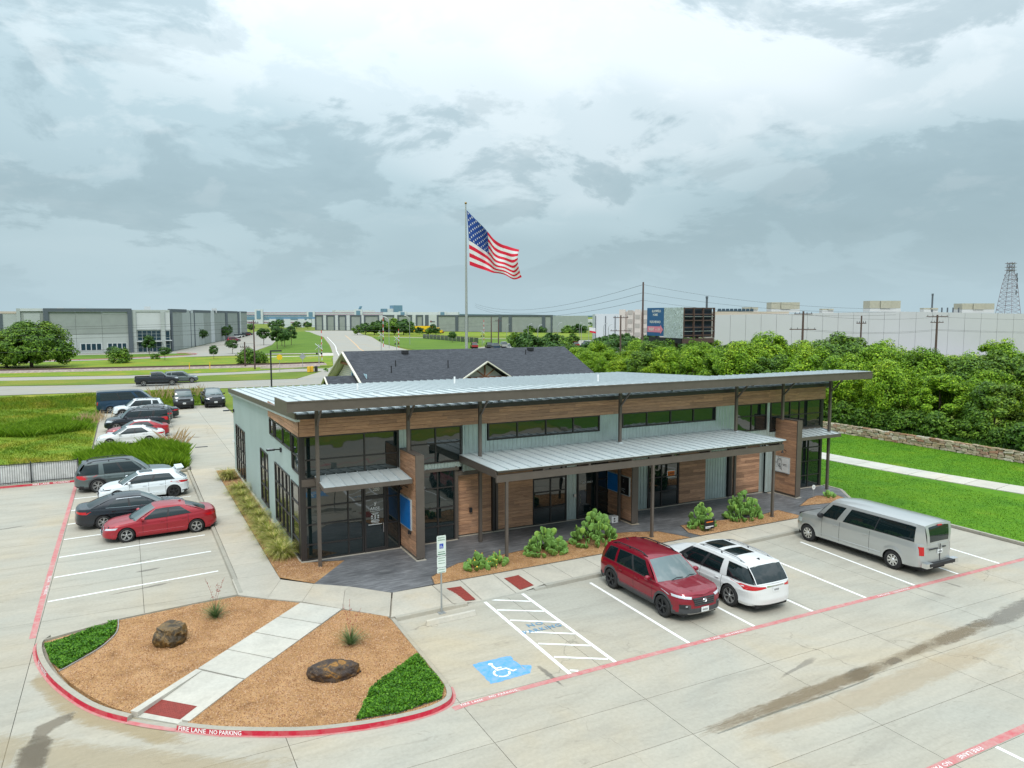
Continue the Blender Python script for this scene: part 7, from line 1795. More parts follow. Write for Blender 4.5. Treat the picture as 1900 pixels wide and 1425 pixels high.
# railway
rw = thing('railway', None, None, (0, 156, 0), kind='structure')
mb = MB(); ra = smooth_path([(-120, 172), (-50, 163.5), (-15, 158.2), (15, 154.6), (28, 154), (36, 154.5)], 5); M['ballast'] = mat('rail_ballast', (.30, .24, .21), .95, var=.35, vs_=2)
sweep(mb, ra, [(-2.6, -.02), (-1.7, .32), (1.7, .32), (2.6, -.02)], M['ballast']); mb.build('ballast', rw)
M['rust'] = mat('rusty_rail', (.09, .055, .045), .7)
for l in (-.75, .75): mb = MB(); sweep(mb, ra, [(l - .05, .32), (l - .05, .50), (l + .05, .50), (l + .05, .32)], M['rust']); mb.build('rail', rw)
gv = [(22.5, 147.5), (27, 146.5), (34, 148.5), (35, 153), (29, 153), (23, 150)]
sheet('gravel_patch', gv, .0, M['ballast'])
# warehouse grounds
sheet('warehouse_lawn', [(-60, 199), (-10, 194.7), (2, 199), (12, 203), (15.4, 209), (14, 215), (2, 216.3), (-60, 222)], -0.01, M['far_lawn'])
road_sheet('warehouse_yard', [(-60, 193), (-22, 187.2), (-10, 191), (0.7, 190.9), (13, 196.8), (24, 198), (29.9, 202), (31.4, 217), (43.8, 261), (58, 330), (77, 470), (70, 470), (53.6, 388), (17, 246.5), (11.3, 227), (-60, 227)], -0.02)
mb = MB(); sweep(mb, smooth_path([(-60, 196.2), (-10, 194.4), (2, 198), (12, 202), (16, 208), (15.4, 213), (12, 216)], 4), [(0, -.02), (0, .14), (-.2, .14), (-.2, -.02)], M['pink_paint']); tag(mb.build('yard_kerb'), 'faded red kerb round the lawn of the far left warehouse', 'kerb')
sheet('roadside_lawn', [(31.4, 204), (46, 201), (49.5, 201), (52.1, 214), (60.7, 252), (80.2, 345), (97, 450), (85, 460), (72, 420), (58, 330), (44, 261), (33, 217)], -0.015, M['far_lawn'])
road_sheet('far_footpath', [(29, 186), (46, 186), (49, 198.5), (48, 200), (30, 202.5), (29, 200), (45, 197.5), (43, 188), (29, 188.8)], -.01, M['walk_new'])
sheet('east_lawn', [(76, 221), (80.5, 252), (101, 334), (112, 316), (130, 290), (150, 262), (118, 235), (104, 228), (92, 205), (70, 160)], -0.015, M['far_lawn'])
sheet('far_field', [(112, 382), (125, 340), (170, 300), (230, 250), (225, 300), (160, 440), (133, 462)], -0.015, M['field'])
road_sheet('far_parking', [(70, 150), (95, 140), (175, 165), (190, 230), (150, 262), (118, 235), (92, 205)], -0.03)
road_sheet('truck_road', [(106, 318), (150, 268), (153, 271), (109, 322)], -.005)

# ---- tilt-up warehouses: every wall panel an object of its own
M['tilt'] = mat('grey_tilt_panel', (.27, .30, .285), .85, var=.08, vs_=.4); M['tilt_l'] = mat('pale_tilt_panel', (.38, .415, .405), .85, var=.06, vs_=.4)
M['tilt_w'] = mat('white_tilt_panel', (.50, .53, .54), .85, var=.04, vs_=.4); M['tilt_d'] = mat('slate_trim', (.085, .105, .125), .7, var=.08); M['tan'] = mat('tan_roof', (.50, .43, .37), .8, var=.05)
def wall_seg(parent, P0, P1, t0, t1, z0, z1, off, th, m_, name='wall_panel'):
    P0, P1 = Vector(P0), Vector(P1); d = (P1 - P0); nn = Vector((d.y, -d.x)).normalized()
    a = P0 + d * t0 + nn * off; b_ = P0 + d * t1 + nn * off; mb = MB()
    mb.prism([tuple(a), tuple(b_), tuple(b_ - nn * th), tuple(a - nn * th)], z0, z1, m_); return mb.build(name, parent)
whA = thing('warehouse', 'long grey tilt-up warehouse with dark framed panels at the far left', 'warehouse', (-8, 240, 0))
F0, F1 = (-60, 226), (11.3, 226)
def fx_(x): return (x + 60) / 71.3
def fa(x0, x1, z0, z1, off, m_, nm='wall_panel', th=.6): return wall_seg(whA, F0, F1, fx_(x0), fx_(x1), z0, z1, off, th, m_, nm)
mb = MB(); mb.prism([(-59.5, 227), (10.6, 227), (16.8, 247.2), (52.9, 388), (-20, 400), (-59.5, 300)], 0, 10.7, M['tilt_l']); mb.build('core', whA)
fa(-60, -24, 0, 10.4, 0, M['tilt_l']); fa(-60, -24, 10.4, 10.95, .1, M['tan'], 'parapet'); fa(-28.5, -27, 0, 10.4, .2, M['tilt_d'], 'pilaster')
fa(-24, -18.3, 0, 11.0, 0, M['tilt']); fa(-24, -23.2, 0, 11.7, .35, M['tilt_l'], 'pilaster'); fa(-23.2, -18.3, 11.0, 11.7, .3, M['tilt_w'], 'parapet'); fa(-22.5, -19, 0, 10.4, .1, M['tilt_l'])
fa(-18.2, -17.1, 0, 11.75, .8, M['tilt_d'], 'pilaster'); fa(-17.1, .9, 10.95, 11.75, .8, M['tilt_d'], 'parapet'); fa(.9, 1.95, 0, 11.75, .8, M['tilt_d'], 'pilaster')
for x0, x1 in ((-17.1, -11.2), (-11.15, -5.2), (-5.15, .9)):
    fa(x0, x1, 5.0, 10.93, .3, M['tilt']); fa(x0, x1, 0, 4.95, .3, M['tilt'] if x0 < 0 and False else M['tilt_l'])
fa(-5.0, .8, 10.2, 10.9, .36, M['tilt_l'], 'accent')
def far_window(x0, x1, z0, z1, n, off=.34):
    y = 226 - off; f = MB(); f.box(x0 - .15, x1 + .15, y - .03, y + .2, z0 - .15, z1 + .15, M['tilt_w']); fo = f.build('window', whA)
    for k in range(n):
        a = x0 + (x1 - x0) * k / n; c_ = x0 + (x1 - x0) * (k + 1) / n; p = MB(); p.box(a + .12, c_ - .12, y - .06, y - .032, z0, z1, M['fglass']); p.build('pane', fo)
far_window(-16.2, -12.1, .85, 2.5, 4); far_window(-10.3, -5.5, .85, 2.5, 4); far_window(-4.1, .4, .85, 2.5, 4)
fa(1.95, 11.2, 10.9, 11.4, .2, M['tilt_l'], 'parapet'); fa(1.95, 2.9, 0, 10.9, .3, M['tilt_l'], 'pilaster'); fa(8.9, 9.9, 0, 10.9, .5, M['tilt_l'], 'pilaster'); fa(9.9, 11.2, 6.0, 10.9, .1, M['tilt_w']); fa(2.9, 8.9, 6.2, 10.9, .0, M['tilt_w'])
fa(2.9, 8.9, 5.95, 6.15, .3, M['tilt_l'], 'sill')
for (x0, x1, z0, z1, nx, nz) in ((3.1, 8.8, 3.2, 5.8, 5, 3), (3.1, 8.8, .1, 2.75, 5, 2), (10.0, 11.0, .1, 5.8, 1, 3)):
    y = 225.9; f = MB(); f.box(x0 - .1, x1 + .1, y, y + .3, z0 - .1, z1 + .1, M['tilt_l']); fo = f.build('window', whA)
    for i in range(nx):
        for j in range(nz):
            p = MB(); p.box(x0 + (x1 - x0) * i / nx + .06, x0 + (x1 - x0) * (i + 1) / nx - .06, y - .05, y - .005, z0 + (z1 - z0) * j / nz + .06, z0 + (z1 - z0) * (j + 1) / nz - .06, M['fglass']); p.build('pane', fo)
mb = MB(); mb.box(2.8, 9.0, 224.6, 226, 2.85, 3.05, M['tilt_w']); mb.build('entrance_canopy', whA); mb = MB(); mb.box(9.8, 11.5, 224.8, 226, 3.0, 3.2, M['tilt_w']); mb.build('entrance_canopy', whA)
mb = MB(); mb.box(5.2, 6.7, 225.7, 225.84, .1, 2.3, M['tilt_w']); mb.box(5.35, 5.9, 225.6, 225.69, .3, 2.1, M['fglass']); mb.box(6.0, 6.55, 225.6, 225.69, .3, 2.1, M['fglass']); mb.build('entrance_door', whA)
A0, A1 = (11.3, 227.5), (53.6, 388)
for t0, t1, m_, z1, off in ((0, .012, M['tilt_d'], 11.7, .3), (.012, .125, M['tilt'], 10.9, .1), (.012, .13, M['tilt_d'], 11.7, .25), (.13, .16, M['tilt_l'], 11.5, .1), (.16, .165, M['tilt_d'], 11.2, .3), (.165, .195, M['tilt_w'], 11.5, .1), (.195, .203, M['tilt_d'], 11.6, .3), (.203, .38, M['tilt'], 11.0, .1), (.203, .385, M['tilt_d'], 11.6, .2),
                            (.385, .43, M['tilt_w'], 11.5, .1), (.43, .585, M['tilt'], 11.0, .1), (.43, .585, M['tilt_d'], 11.6, .2), (.585, .62, M['tilt_d'], 11.5, .3), (.62, .80, M['tilt'], 11.0, .1), (.62, .80, M['tilt_d'], 11.6, .2), (.80, .835, M['tilt_d'], 11.5, .3), (.835, .87, M['tilt_w'], 11.5, .1), (.87, 1.0, M['tilt'], 11.2, .1), (.87, 1.0, M['tilt_d'], 11.6, .15)):
    z0 = z1 - .8 if (m_ is M['tilt_d'] and t1 - t0 > .08) else 0
    wall_seg(whA, A0, A1, t0, t1, z0, z1, off, .8, m_, 'parapet' if z0 else 'wall_panel')
for k, (x, y) in enumerate(((6, 236), (30, 300), (-10, 240), (-15, 236))):
    mb = MB(); mb.box(x - .8, x + .8, y - .8, y + .8, 10.7, 12.4 if k < 2 else 12.0, M['tilt_w']); mb.build('roof_unit', whA)
whB = thing('warehouse', 'very long low warehouse with grey framed bays across the middle distance', 'warehouse', (160, 435, 0))
B0, B1 = (112, 500), (215, 367)
mb = MB(); d = (Vector(B1) - Vector(B0)).normalized(); nn = Vector((d.y, -d.x)); q = [Vector(B0), Vector(B1), Vector(B1) - nn * 60, Vector(B0) - nn * 60]; mb.prism([tuple(v - nn * .5) for v in q], 0, 9.4, M['tilt_l']); mb.build('core', whB)
bays = [0, .04, .055, .097, .112, .151, .168, .221, .233, .302, .319, .369, .383, .447, .463, .495, .502, .518, .552, .634, .673, .805, .844, .968, 1.0]
for i, (a, c_) in enumerate(zip(bays, bays[1:])):
    wide = (c_ - a) > .03 and i not in (15, 16, 17)
    if .495 <= a < .55: wall_seg(whB, B0, B1, a, c_, 0, 9.9, .3, .6, M['tilt_w'] if i % 2 else M['tilt_d']); continue
    if wide: wall_seg(whB, B0, B1, a, c_, 0, 9.0, .1, .6, M['tilt']); wall_seg(whB, B0, B1, a, c_, 9.0, 9.9, .4, .8, M['tilt_d'], 'parapet'); wall_seg(whB, B0, B1, a, a + .006, 0, 9.0, .4, .6, M['tilt_d'], 'pilaster'); wall_seg(whB, B0, B1, c_ - .006, c_, 0, 9.0, .4, .6, M['tilt_d'], 'pilaster')
    else: wall_seg(whB, B0, B1, a, c_, 0, 9.7, .2, .6, M['tilt_w'])
wall_seg(whB, B0, B1, .502, .514, .1, 3.6, .5, .3, M['fglass'], 'window'); wall_seg(whB, B0, B1, .523, .548, .1, 3.6, .6, .3, M['fglass'], 'window')
wall_seg(whB, B0, B1, .525, .531, 5.6, 6.4, .65, .1, M['c_maroon'], 'sign_mark'); wall_seg(whB, B0, B1, .532, .545, 5.7, 6.1, .65, .1, M['tilt_d'], 'sign_mark')
# grandstand-like building far away with coloured stripes
gs = thing('grandstand', 'very long white and maroon striped grandstand on the horizon', 'grandstand', (200, 800, 0))
G0, G1 = (108, 848), (317, 740)
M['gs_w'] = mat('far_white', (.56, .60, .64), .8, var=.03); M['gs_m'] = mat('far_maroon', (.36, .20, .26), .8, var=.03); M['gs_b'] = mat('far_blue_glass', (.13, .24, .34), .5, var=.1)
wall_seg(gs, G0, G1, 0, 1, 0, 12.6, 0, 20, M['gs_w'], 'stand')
for z0, z1, m_ in ((11.9, 12.3, M['gs_m']), (9.7, 10.2, M['gs_m']), (8.5, 9.2, M['gs_b']), (4.6, 7.8, M['gs_b']), (1.5, 2.2, M['gs_m'])): wall_seg(gs, G0, G1, 0, .66, z0, z1, .4, .5, m_, 'stripe')
for t in (.10, .335, .55, .75, .93):
    wall_seg(gs, G0, G1, t - .018, t + .018, 0, 15.5 if t in (.10, .55) else 13.3, 3, 5, M['gs_w'], 'tower'); wall_seg(gs, G0, G1, t - .009, t + .009, 5.5, 14.2 if t in (.10, .55) else 12.7, 3.5, .6, M['gs_b'], 'tower_window')
tw = thing('hotel_tower', 'blue glass tower block on the horizon left of the flagpole', 'building', (292, 867, 0)); mb = MB(); mb.box(287, 297, 862, 880, 0, 21, M['gs_b']); mb.build('tower', tw); mb = MB(); mb.box(280.5, 287, 866, 880, 0, 17, M['gs_w']); mb.build('side_block', tw); mb = MB(); mb.box(275.5, 280.4, 870, 880, 11, 17, M['gs_b']); mb.build('side_glass', tw)
so = thing('stadium_roof', 'pale slanted stadium roof structure on the horizon', 'building', (255, 885, 0)); mb = MB(); mb.box(222, 270, 884, 900, 9, 15, M['gs_w']); mb.build('roof', so); mb = MB(); mb.hexa([(249, 883, 15), (252, 883, 15), (252, 886, 15), (249, 886, 15), (251.5, 883, 20), (254, 883, 20), (254, 886, 20), (251.5, 886, 20)], M['gs_b']); mb.build('mast', so)
vd = thing('overpass', 'low dark bridge with tall white piers in front of the grandstand', 'bridge', (150, 620, 0)); mb = MB(); mb.box(99, 190, 611, 618, 6.6, 8.2, M['gs_b']); mb.build('deck', vd)
for k in range(7): mb = MB(); mb.box(101 + k * 11, 106 + k * 11, 609, 612, 0, 6.6, M['gs_w']); mb.build('pier', vd)
for x in (128, 131.5):
    gsn = thing('highway_sign', 'green highway sign on the overpass, ' + ('left one' if x == 128 else 'right one'), 'sign', (x, 560, 0)); mb = MB(); mb.box(x - 1.5, x + 1.5, 560, 560.3, 4.2, 7.2, mat('green_sign', (.01, .16, .09), .5, var=0)); mb.build('board', gsn); mb = MB(); mb.box(x - .15, x + .15, 560.3, 560.6, 0, 4.2, M['steel']); mb.build('post', gsn)
pl = thing('pale_warehouse', 'distant pale strip of low warehouses right of the long grey one', 'warehouse', (372, 598, 0)); mb = MB(); mb.prism([(352, 609), (394, 587), (404, 606), (362, 628)], -6, 5.6, M['tilt_w']); mb.build('wall', pl)
for k in range(6): mb = MB(); mb.box(356 + k * 6, 357 + k * 6, 605.6 - k * 3.1, 606.4 - k * 3.1, 1.5, 3, M['tilt_d']); mb.build('dock_door', pl)
hl = MB(); g = random.Random(4); hx = [(-2600 + 130 * k, 4.0 + 6 * math.sin(k * .5) + g.uniform(0, 4)) for k in range(60)]
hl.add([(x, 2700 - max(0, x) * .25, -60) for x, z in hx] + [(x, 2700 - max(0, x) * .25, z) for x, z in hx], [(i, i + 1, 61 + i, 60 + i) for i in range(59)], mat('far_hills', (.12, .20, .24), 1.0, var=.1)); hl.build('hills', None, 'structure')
# white and checkered warehouse
whM = thing('white_warehouse', 'white warehouse with thin dark vertical bands left of the billboard', 'warehouse', (166, 245, 0)); M0, M1 = (167.8, 252.8), (163.0, 229)
M0, M1 = (160.2, 241.2), (172.6, 233.6)
mb = MB(); mb.prism([(160.6, 241.6), (173, 234), (182, 250), (170, 258)], -1, 10.2, M['tilt_w']); mb.build('core', whM)
wall_seg(whM, M0, M1, 0, 1.0, -1, 10.4, 0, .5, M['gs_w'])
for t in (0.0, .26, .51, .78): wall_seg(whM, M0, M1, t, t + .02, -1, 9.6, .2, .3, M['tilt_d'], 'pilaster')
whC = thing('checkered_warehouse', 'beige warehouse with checkered brick towers behind the billboard', 'warehouse', (152, 198, 0)); C0_, C1_ = (147.1, 206.8), (160, 190)
M['beige'] = mat('beige_wall', (.62, .56, .52), .85, var=.04, vs_=.5); M['beige_d'] = mat('taupe_check', (.42, .39, .36), .85, var=.04, vs_=.5)
mb = MB(); mb.prism([(147.5, 207.1), (160.4, 190.3), (185, 210), (170, 226)], -1, 11.2, M['beige']); mb.build('core', whC)
for k in range(8):
    t = k / 8; wall_seg(whC, C0_, C1_, t, t + .095, -1, 11.8 - (k % 2) * .3, .6 if k % 2 == 0 else .1, .8, M['beige'])
    for j in range(8):
        if (j + k) % 2 == 0 and k > 0: wall_seg(whC, C0_, C1_, t + .01 + .045 * (j % 2) * 0, t + .085, j * 1.45, j * 1.45 + 1.4, .7 if k % 2 == 0 else .2, .1, M['beige_d'], 'check_panel')
# big white warehouse at the right
whD = thing('big_white_warehouse', 'huge plain white warehouse filling the right horizon behind the trees', 'warehouse', (170, 124, 0)); M['wh'] = mat('plain_white_wall', (.50, .505, .545), .85, var=.03, vs_=.1)
D0, D1, D2 = Vector((133.2, 146.0)), Vector((174.9, 124.6)), Vector((215.0, 103.6))
mb = MB()
for P, Q, zp, zq, n in ((D0, D1, 10.0, 10.9, 12), (D1, D2, 10.9, 10.1, 11)):
    for k in range(n):
        a, b_ = P.lerp(Q, k / n), P.lerp(Q, (k + 1) / n); za, zb = zp + (zq - zp) * k / n, zp + (zq - zp) * (k + 1) / n
        d = (b_ - a).normalized(); nn = Vector((-d.y, d.x)); g_ = .03; m2 = MB(); a2, b2 = a + d * g_, b_ - d * g_
        q = [a2, b2, b2 + nn * .4, a2 + nn * .4]; m2.hexa([(v.x, v.y, -2) for v in q] + [(q[0].x, q[0].y, za), (q[1].x, q[1].y, zb), (q[2].x, q[2].y, zb), (q[3].x, q[3].y, za)], M['wh']); m2.build('wall_panel', whD)
mb.prism([(133.6, 146.5), (175, 125.2), (215.3, 104.2), (235, 140), (155, 185)], -2, 9.95, M['tan']); mb.build('roof', whD)
mb = MB(); mb.prism([(133.0, 146.3), (150, 137.6), (155, 150), (140, 158)], 9.9, 10.9, M['tan']); mb.build('parapet', whD)
M['hvac'] = mat('khaki_unit', (.36, .36, .29), .7, var=.08, vs_=2)
def hv(u, lab, cx, cy, w, z0, z1, dp=4):
    root = thing('rooftop_unit', lab, 'rooftop unit', (cx, cy, z0)); d = Vector((.885, -.465)); nn = Vector((.465, .885))
    n = max(2, int(w / 2.2))
    for k in range(n):
        a = Vector((cx, cy)) + d * (w * (k / n - .5)); b_ = Vector((cx, cy)) + d * (w * ((k + 1) / n - .5) - .08); mb = MB(); o_ = .25 * (k % 2)
        mb.prism([tuple(a - nn * o_), tuple(b_ - nn * o_), tuple(b_ + nn * dp), tuple(a + nn * dp)], z0 + .6, z1, M['hvac']); mb.build('module', root)
    mb = MB(); a = Vector((cx, cy)) - d * w / 2; b_ = Vector((cx, cy)) + d * w / 2; mb.prism([tuple(a), tuple(b_), tuple(b_ + nn * dp), tuple(a + nn * dp)], z0 - .3, z0 + .55, M['tilt_w']); mb.build('frame', root)
hv(0, 'leftmost small khaki rooftop unit on the white warehouse', 148.8, 149.3, 3.6, 10.9, 12.1, 2.5); hv(0, 'khaki cooling unit left of centre on the white warehouse roof', 157, 145.2, 7.6, 11.0, 13.4)
hv(0, 'tall khaki cooling unit in the middle of the white warehouse roof', 180.6, 133.0, 8.2, 11.2, 13.8); hv(0, 'rightmost khaki cooling unit beside the lattice tower', 202.6, 121.6, 8.6, 10.9, 13.1); hv(0, 'low dark box at the foot of the roof stack', 191.5, 127.5, 3.8, 10.9, 11.9, 2); hv(0, 'low box between the two middle cooling units', 167, 140, 3, 10.7, 11.7, 2)
for (x, y, z0, z1, r_, lab) in ((191.8, 127.4, 11.5, 15.7, .22, 'tall thin roof stack near the right of the white warehouse'), (138.5, 155.1, 10.5, 15.0, .28, 'thin grey stack above the bare billboard frame')):
    mb = MB(); mb.tube([(x, y, z0 - 1), (x, y, z1)], r_, 8, M['tilt_d']); mb.tube([(x, y, z1 - .5), (x, y, z1)], r_ * 1.25, 8, M['tilt_d']); tag(mb.build('smoke_stack'), lab, 'chimney')
for k in range(4):
    x = 194.2 + k * 1.3; mb = MB(); mb.tube([(x, 126.2 - k * .7, 10.5), (x, 126.2 - k * .7, 12.0)], .2, 6, M['tilt_d']); tag(mb.build('roof_pipe'), 'short dark roof pipe between the tall stack and the right cooling unit', 'pipe', 'short pipes on the white warehouse roof')
sk = thing('skylight_row', 'row of slanted glass skylights behind the billboard frame', 'skylight', (142, 150, 10.8))
for k in range(9): mb = MB(); x = 139.5 + k * .95; y = 152.0 - k * .49; mb.hexa([(x, y, 10.6), (x + .85, y - .44, 10.6), (x + 1.2, y + .4, 10.6), (x + .4, y + .8, 10.6), (x + .3, y + .2, 11.7), (x + 1.0, y - .2, 11.7), (x + 1.1, y, 11.7), (x + .5, y + .4, 11.7)], M['fglass']); mb.build('pane', sk)
# lattice tower
lt = thing('lattice_tower', 'tall steel lattice radio tower at the right end of the horizon', 'tower', (209.5, 118, 0)); M['dsteel'] = mat('weathered_steel', (.22, .20, .23), .6, var=.15)
mb = MB(); cx, cy = 209.8, 118.0
def lw(z): return 2.1 - (z - 10) / 14 * 1.45 if z < 21.5 else .62
for sx in (-1, 1):
    for sy_2 in (-1, 1): m2 = MB(); m2.tube([(cx + sx * lw(z), cy + sy_2 * lw(z), z) for z in (6, 10, 14, 18, 21.5, 24)], .07, 5, M['dsteel']); m2.build('leg', lt)
zs = np.linspace(8, 24, 15)
for a, c_ in zip(zs, zs[1:]):
    for (s0, s1) in (((-1, -1), (1, -1)), ((1, -1), (1, 1)), ((-1, 1), (1, 1)), ((-1, -1), (-1, 1))):
        p0 = (cx + s0[0] * lw(a), cy + s0[1] * lw(a), a); p1 = (cx + s1[0] * lw(a), cy + s1[1] * lw(a), a); q0 = (cx + s0[0] * lw(c_), cy + s0[1] * lw(c_), c_); q1 = (cx + s1[0] * lw(c_), cy + s1[1] * lw(c_), c_)
        for u_, w_ in ((p0, p1), (p0, q1), (p1, q0)): mb.bar(u_, w_, .05, .05, M['dsteel'])
o = mb.build('bracing', lt); o['kind'] = 'stuff'
for z in (23.6, 22.6, 21.8): mb = MB(); mb.box(cx - 1.0, cx + 1.0, cy - 1, cy + 1, z, z + .12, M['dsteel']); mb.build('platform', lt)
for z, a in ((20.5, 1.4), (19.3, 1.7), (17.6, 1.7), (16.0, 1.5)): mb = MB(); mb.bar((cx, cy - .5, z), (cx + a, cy - .9, z), .1, .1, M['dsteel']); mb.box(cx + a - .1, cx + a + .1, cy - 1, cy - .8, z - .6, z + .6, M['tilt_d']); mb.build('antenna', lt)

# billboard: printed face on the left, bare steel frame on the right
bb = thing('billboard', 'two faced billboard, printed panels on the left and an empty frame on the right', 'billboard', (64, 79, 0))
L0, L1, L2 = Vector((66.9, 87.3)), Vector((62.9, 74.8)), Vector((70.1, 76.8))
def bpt(u, z, off=0.0, P=None, Q=None):
    P = P or L0; Q = Q or L1; p = P.lerp(Q, u); d = (Q - P).normalized(); nn = Vector((d.y, -d.x)); 
    if nn.dot(-p) < 0: nn = -nn
    return Vector((p.x + nn.x * off, p.y + nn.y * off, z))
L0 = Vector((59.9 + 6.8, 80.6 + 6.2)); L0 = Vector((64.6, 84.2)); L1 = Vector((63.2, 75.2))
L0, L1 = Vector((62.1, 81.0)) * 1.05, Vector((66.3, 78.8)) * .965
L2 = Vector((70.1, 76.85)) * 1.0
def bquad(mb, u0, u1, z0, z1, off, m_, P=None, Q=None):
    P = P or L0; Q = Q or L1
    a, b_, c_, d = bpt(u0, z0, off, P, Q), bpt(u1, z0, off, P, Q), bpt(u1, z1, off, P, Q), bpt(u0, z1, off, P, Q)
    e = [bpt(u0, z0, off - .25, P, Q), bpt(u1, z0, off - .25, P, Q), bpt(u1, z1, off - .25, P, Q), bpt(u0, z1, off - .25, P, Q)]
    mb.add([a, b_, c_, d] + e, [(0, 1, 2, 3), (7, 6, 5, 4), (0, 4, 5, 1), (1, 5, 6, 2), (2, 6, 7, 3), (3, 7, 4, 0)], m_)
ZB0, ZB1 = 7.25, 11.08
M['bb_blue'] = mat('billboard_blue', (.015, .10, .25), .5, var=.06); M['bb_grey'] = None
mb = MB(); bquad(mb, 0, .49, ZB0, ZB1, .05, M['bb_blue']); mb.build('blue_panel', bb)
m_, nt, b = new_mat('billboard_swirl'); w_ = N(nt, 'ShaderNodeTexNoise'); w_.inputs['Scale'].default_value = .9; w_.inputs['Detail'].default_value = 3; w_.inputs['Distortion'].default_value = 4.5; nt.links.new(coords(nt), w_.inputs['Vector'])
nt.links.new(ramp_of(nt, w_.outputs[0], [(.3, (.16, .20, .15)), (.42, (.42, .48, .46)), (.5, (.62, .70, .72)), (.54, (.12, .15, .14)), (.6, (.50, .58, .60)), (.75, (.30, .36, .22))]), b.inputs['Base Color']); b.inputs['Roughness'].default_value = .5
mb = MB(); bquad(mb, .495, 1.0, ZB0 - .15, ZB1, .05, m_); mb.build('picture_panel', bb)
dd = (L1 - L0).normalized(); ux3 = (dd.x, dd.y, 0)
def btext(s, u, z, sz, m_, off=.07, sx=1.0):
    m2 = MB(); p = bpt(u, z, off); text_on(m2, s, p, ux3, (0, 0, 1), sz, m_, .02, sx=sx); m2.build('lettering', bb)
btext('BLOOMFIELD', .28, 10.62, .44, M['white'], sx=.9); btext('HOMES', .25, 10.12, .44, M['white'], sx=.9); btext('WILDFLOWER RANCH', .245, 9.15, .46, M['white'], sx=.62)
M['coral'] = mat('coral_print', (.70, .22, .30), .5, var=0); mb = MB(); bquad(mb, .02, .40, 7.75, 8.55, .07, M['coral']); mb.build('arrow', bb)
mb = MB(); p = [bpt(.40, 7.5, .075), bpt(.40, 8.8, .075), bpt(.48, 8.15, .075)]; mb.add(p, [(0, 2, 1)], M['coral']); mb.build('arrow', bb); btext('RIGHT', .15, 8.13, .55, M['white'], .09, .8); btext('on', .275, 8.1, .28, M['white'], .09); btext('114', .355, 8.13, .5, M['white'], .09, .7)
mb = MB(); bquad(mb, .03, .95, ZB0 - .85, ZB0 - .18, -.1, M['black']); mb.build('catwalk_skirt', bb)
mb = MB()
for z in (11.0, 10.2, 9.4, 8.5, 7.45): bquad(mb, 0, 1, z - .07, z + .07, 0, M['rust'], L1, L2)
for u in (.02, .33, .62, .97): bquad(mb, u - .012, u + .012, 7.1, 11.08, .1, M['rust'], L1, L2)
for z in (9.9, 8.0): bquad(mb, 0, 1, z - .03, z + .03, .05, M['steel'], L1, L2)
mb.build('steel_frame', bb)
mb = MB(); bquad(mb, .14, .99, 7.2, 11.02, -.5, mat('dark_board_back', (.02, .03, .045), .8, var=.2), L1, L2); mb.build('board_back', bb)
mb = MB(); bquad(mb, .0, .95, 6.45, 7.05, .15, M['rust'], L1, L2); mb.build('catwalk', bb)
for (x, y) in [tuple(bpt(u_, 0, -.5))[:2] for u_ in (.2, .75)] + [tuple(bpt(.55, 0, -.6, L1, L2))[:2]]: mb = MB(); mb.box(x - .15, x + .15, y - .15, y + .15, -.1, 7.4, M['rust']); mb.build('support', bb)

# flagpole with the big flag
fp = thing('flagpole', 'very tall pale flagpole with gold ball rising behind the gable building', 'flagpole', (52.3, 118.5, 0))
mb = MB(); mb.tube([(52.3, 118.5, -.1), (52.3, 118.5, 12), (52.3, 118.5, 28.7)], [.28, .22, .11], 14, M['steel']); mb.build('pole', fp, smooth=60)
mb = MB(); mb.lathe([(0, -.22), (.16, -.15), (.22, 0), (.16, .15), (0, .22)], (52.3, 118.5, 28.95), 'z', 12, mat('gold_ball', (.30, .20, .08), .3, .8, 0)); mb.build('ball', fp, smooth=60)
flag = thing('flag', 'huge stars and stripes flag blowing to the right on the tall flagpole', 'flag', (52.6, 118.4, 23))
M['fl_red'] = mat('flag_red', (.60, .006, .035), .7, var=.05); M['fl_white'] = mat('flag_white', (.68, .68, .70), .7, var=.03); M['fl_blue'] = mat('flag_blue', (.008, .05, .26), .7, var=.05)
fr_, ff_ = Vector((.8887, -.4584, 0)), Vector((.4584, .8887, 0))    # right and away, seen from the lot
# outline control: hoist, and four chords along the fly (distance right, height) for the top and bottom edges
TT = [(0.0, 27.75, 0), (1.3, 26.45, .15), (2.75, 25.1, .5), (3.7, 23.9, -.2), (4.6, 22.9, -.9), (6.1, 22.0, -.5), (7.2, 21.55, .3), (8.9, 21.3, .2)]
BT = [(.45, 18.55, 0), (1.7, 18.15, .3), (2.9, 17.75, .7), (4.0, 17.45, .2), (5.1, 17.15, -.5), (6.6, 16.75, -.6), (8.0, 16.25, .2), (9.35, 16.45, .4)]
MT = [(.30, 23.1, .1), (1.6, 22.3, .4), (2.9, 21.4, .9), (3.9, 20.4, .5), (4.9, 19.3, -.4), (6.4, 18.7, -.9), (7.8, 18.3, -.3), (8.7, 19.0, .5)]
def lerp_list(L, u):
    s = u * (len(L) - 1); i = min(int(s), len(L) - 2); t = s - i; p0, p1, p2, p3 = L[max(i - 1, 0)], L[i], L[i + 1], L[min(i + 2, len(L) - 1)]
    return [0.5 * ((2 * b) + (-a + c) * t + (2 * a - 5 * b + 4 * c - d) * t * t + (-a + 3 * b - 3 * c + d) * t ** 3) for a, b, c, d in zip(p0, p1, p2, p3)]
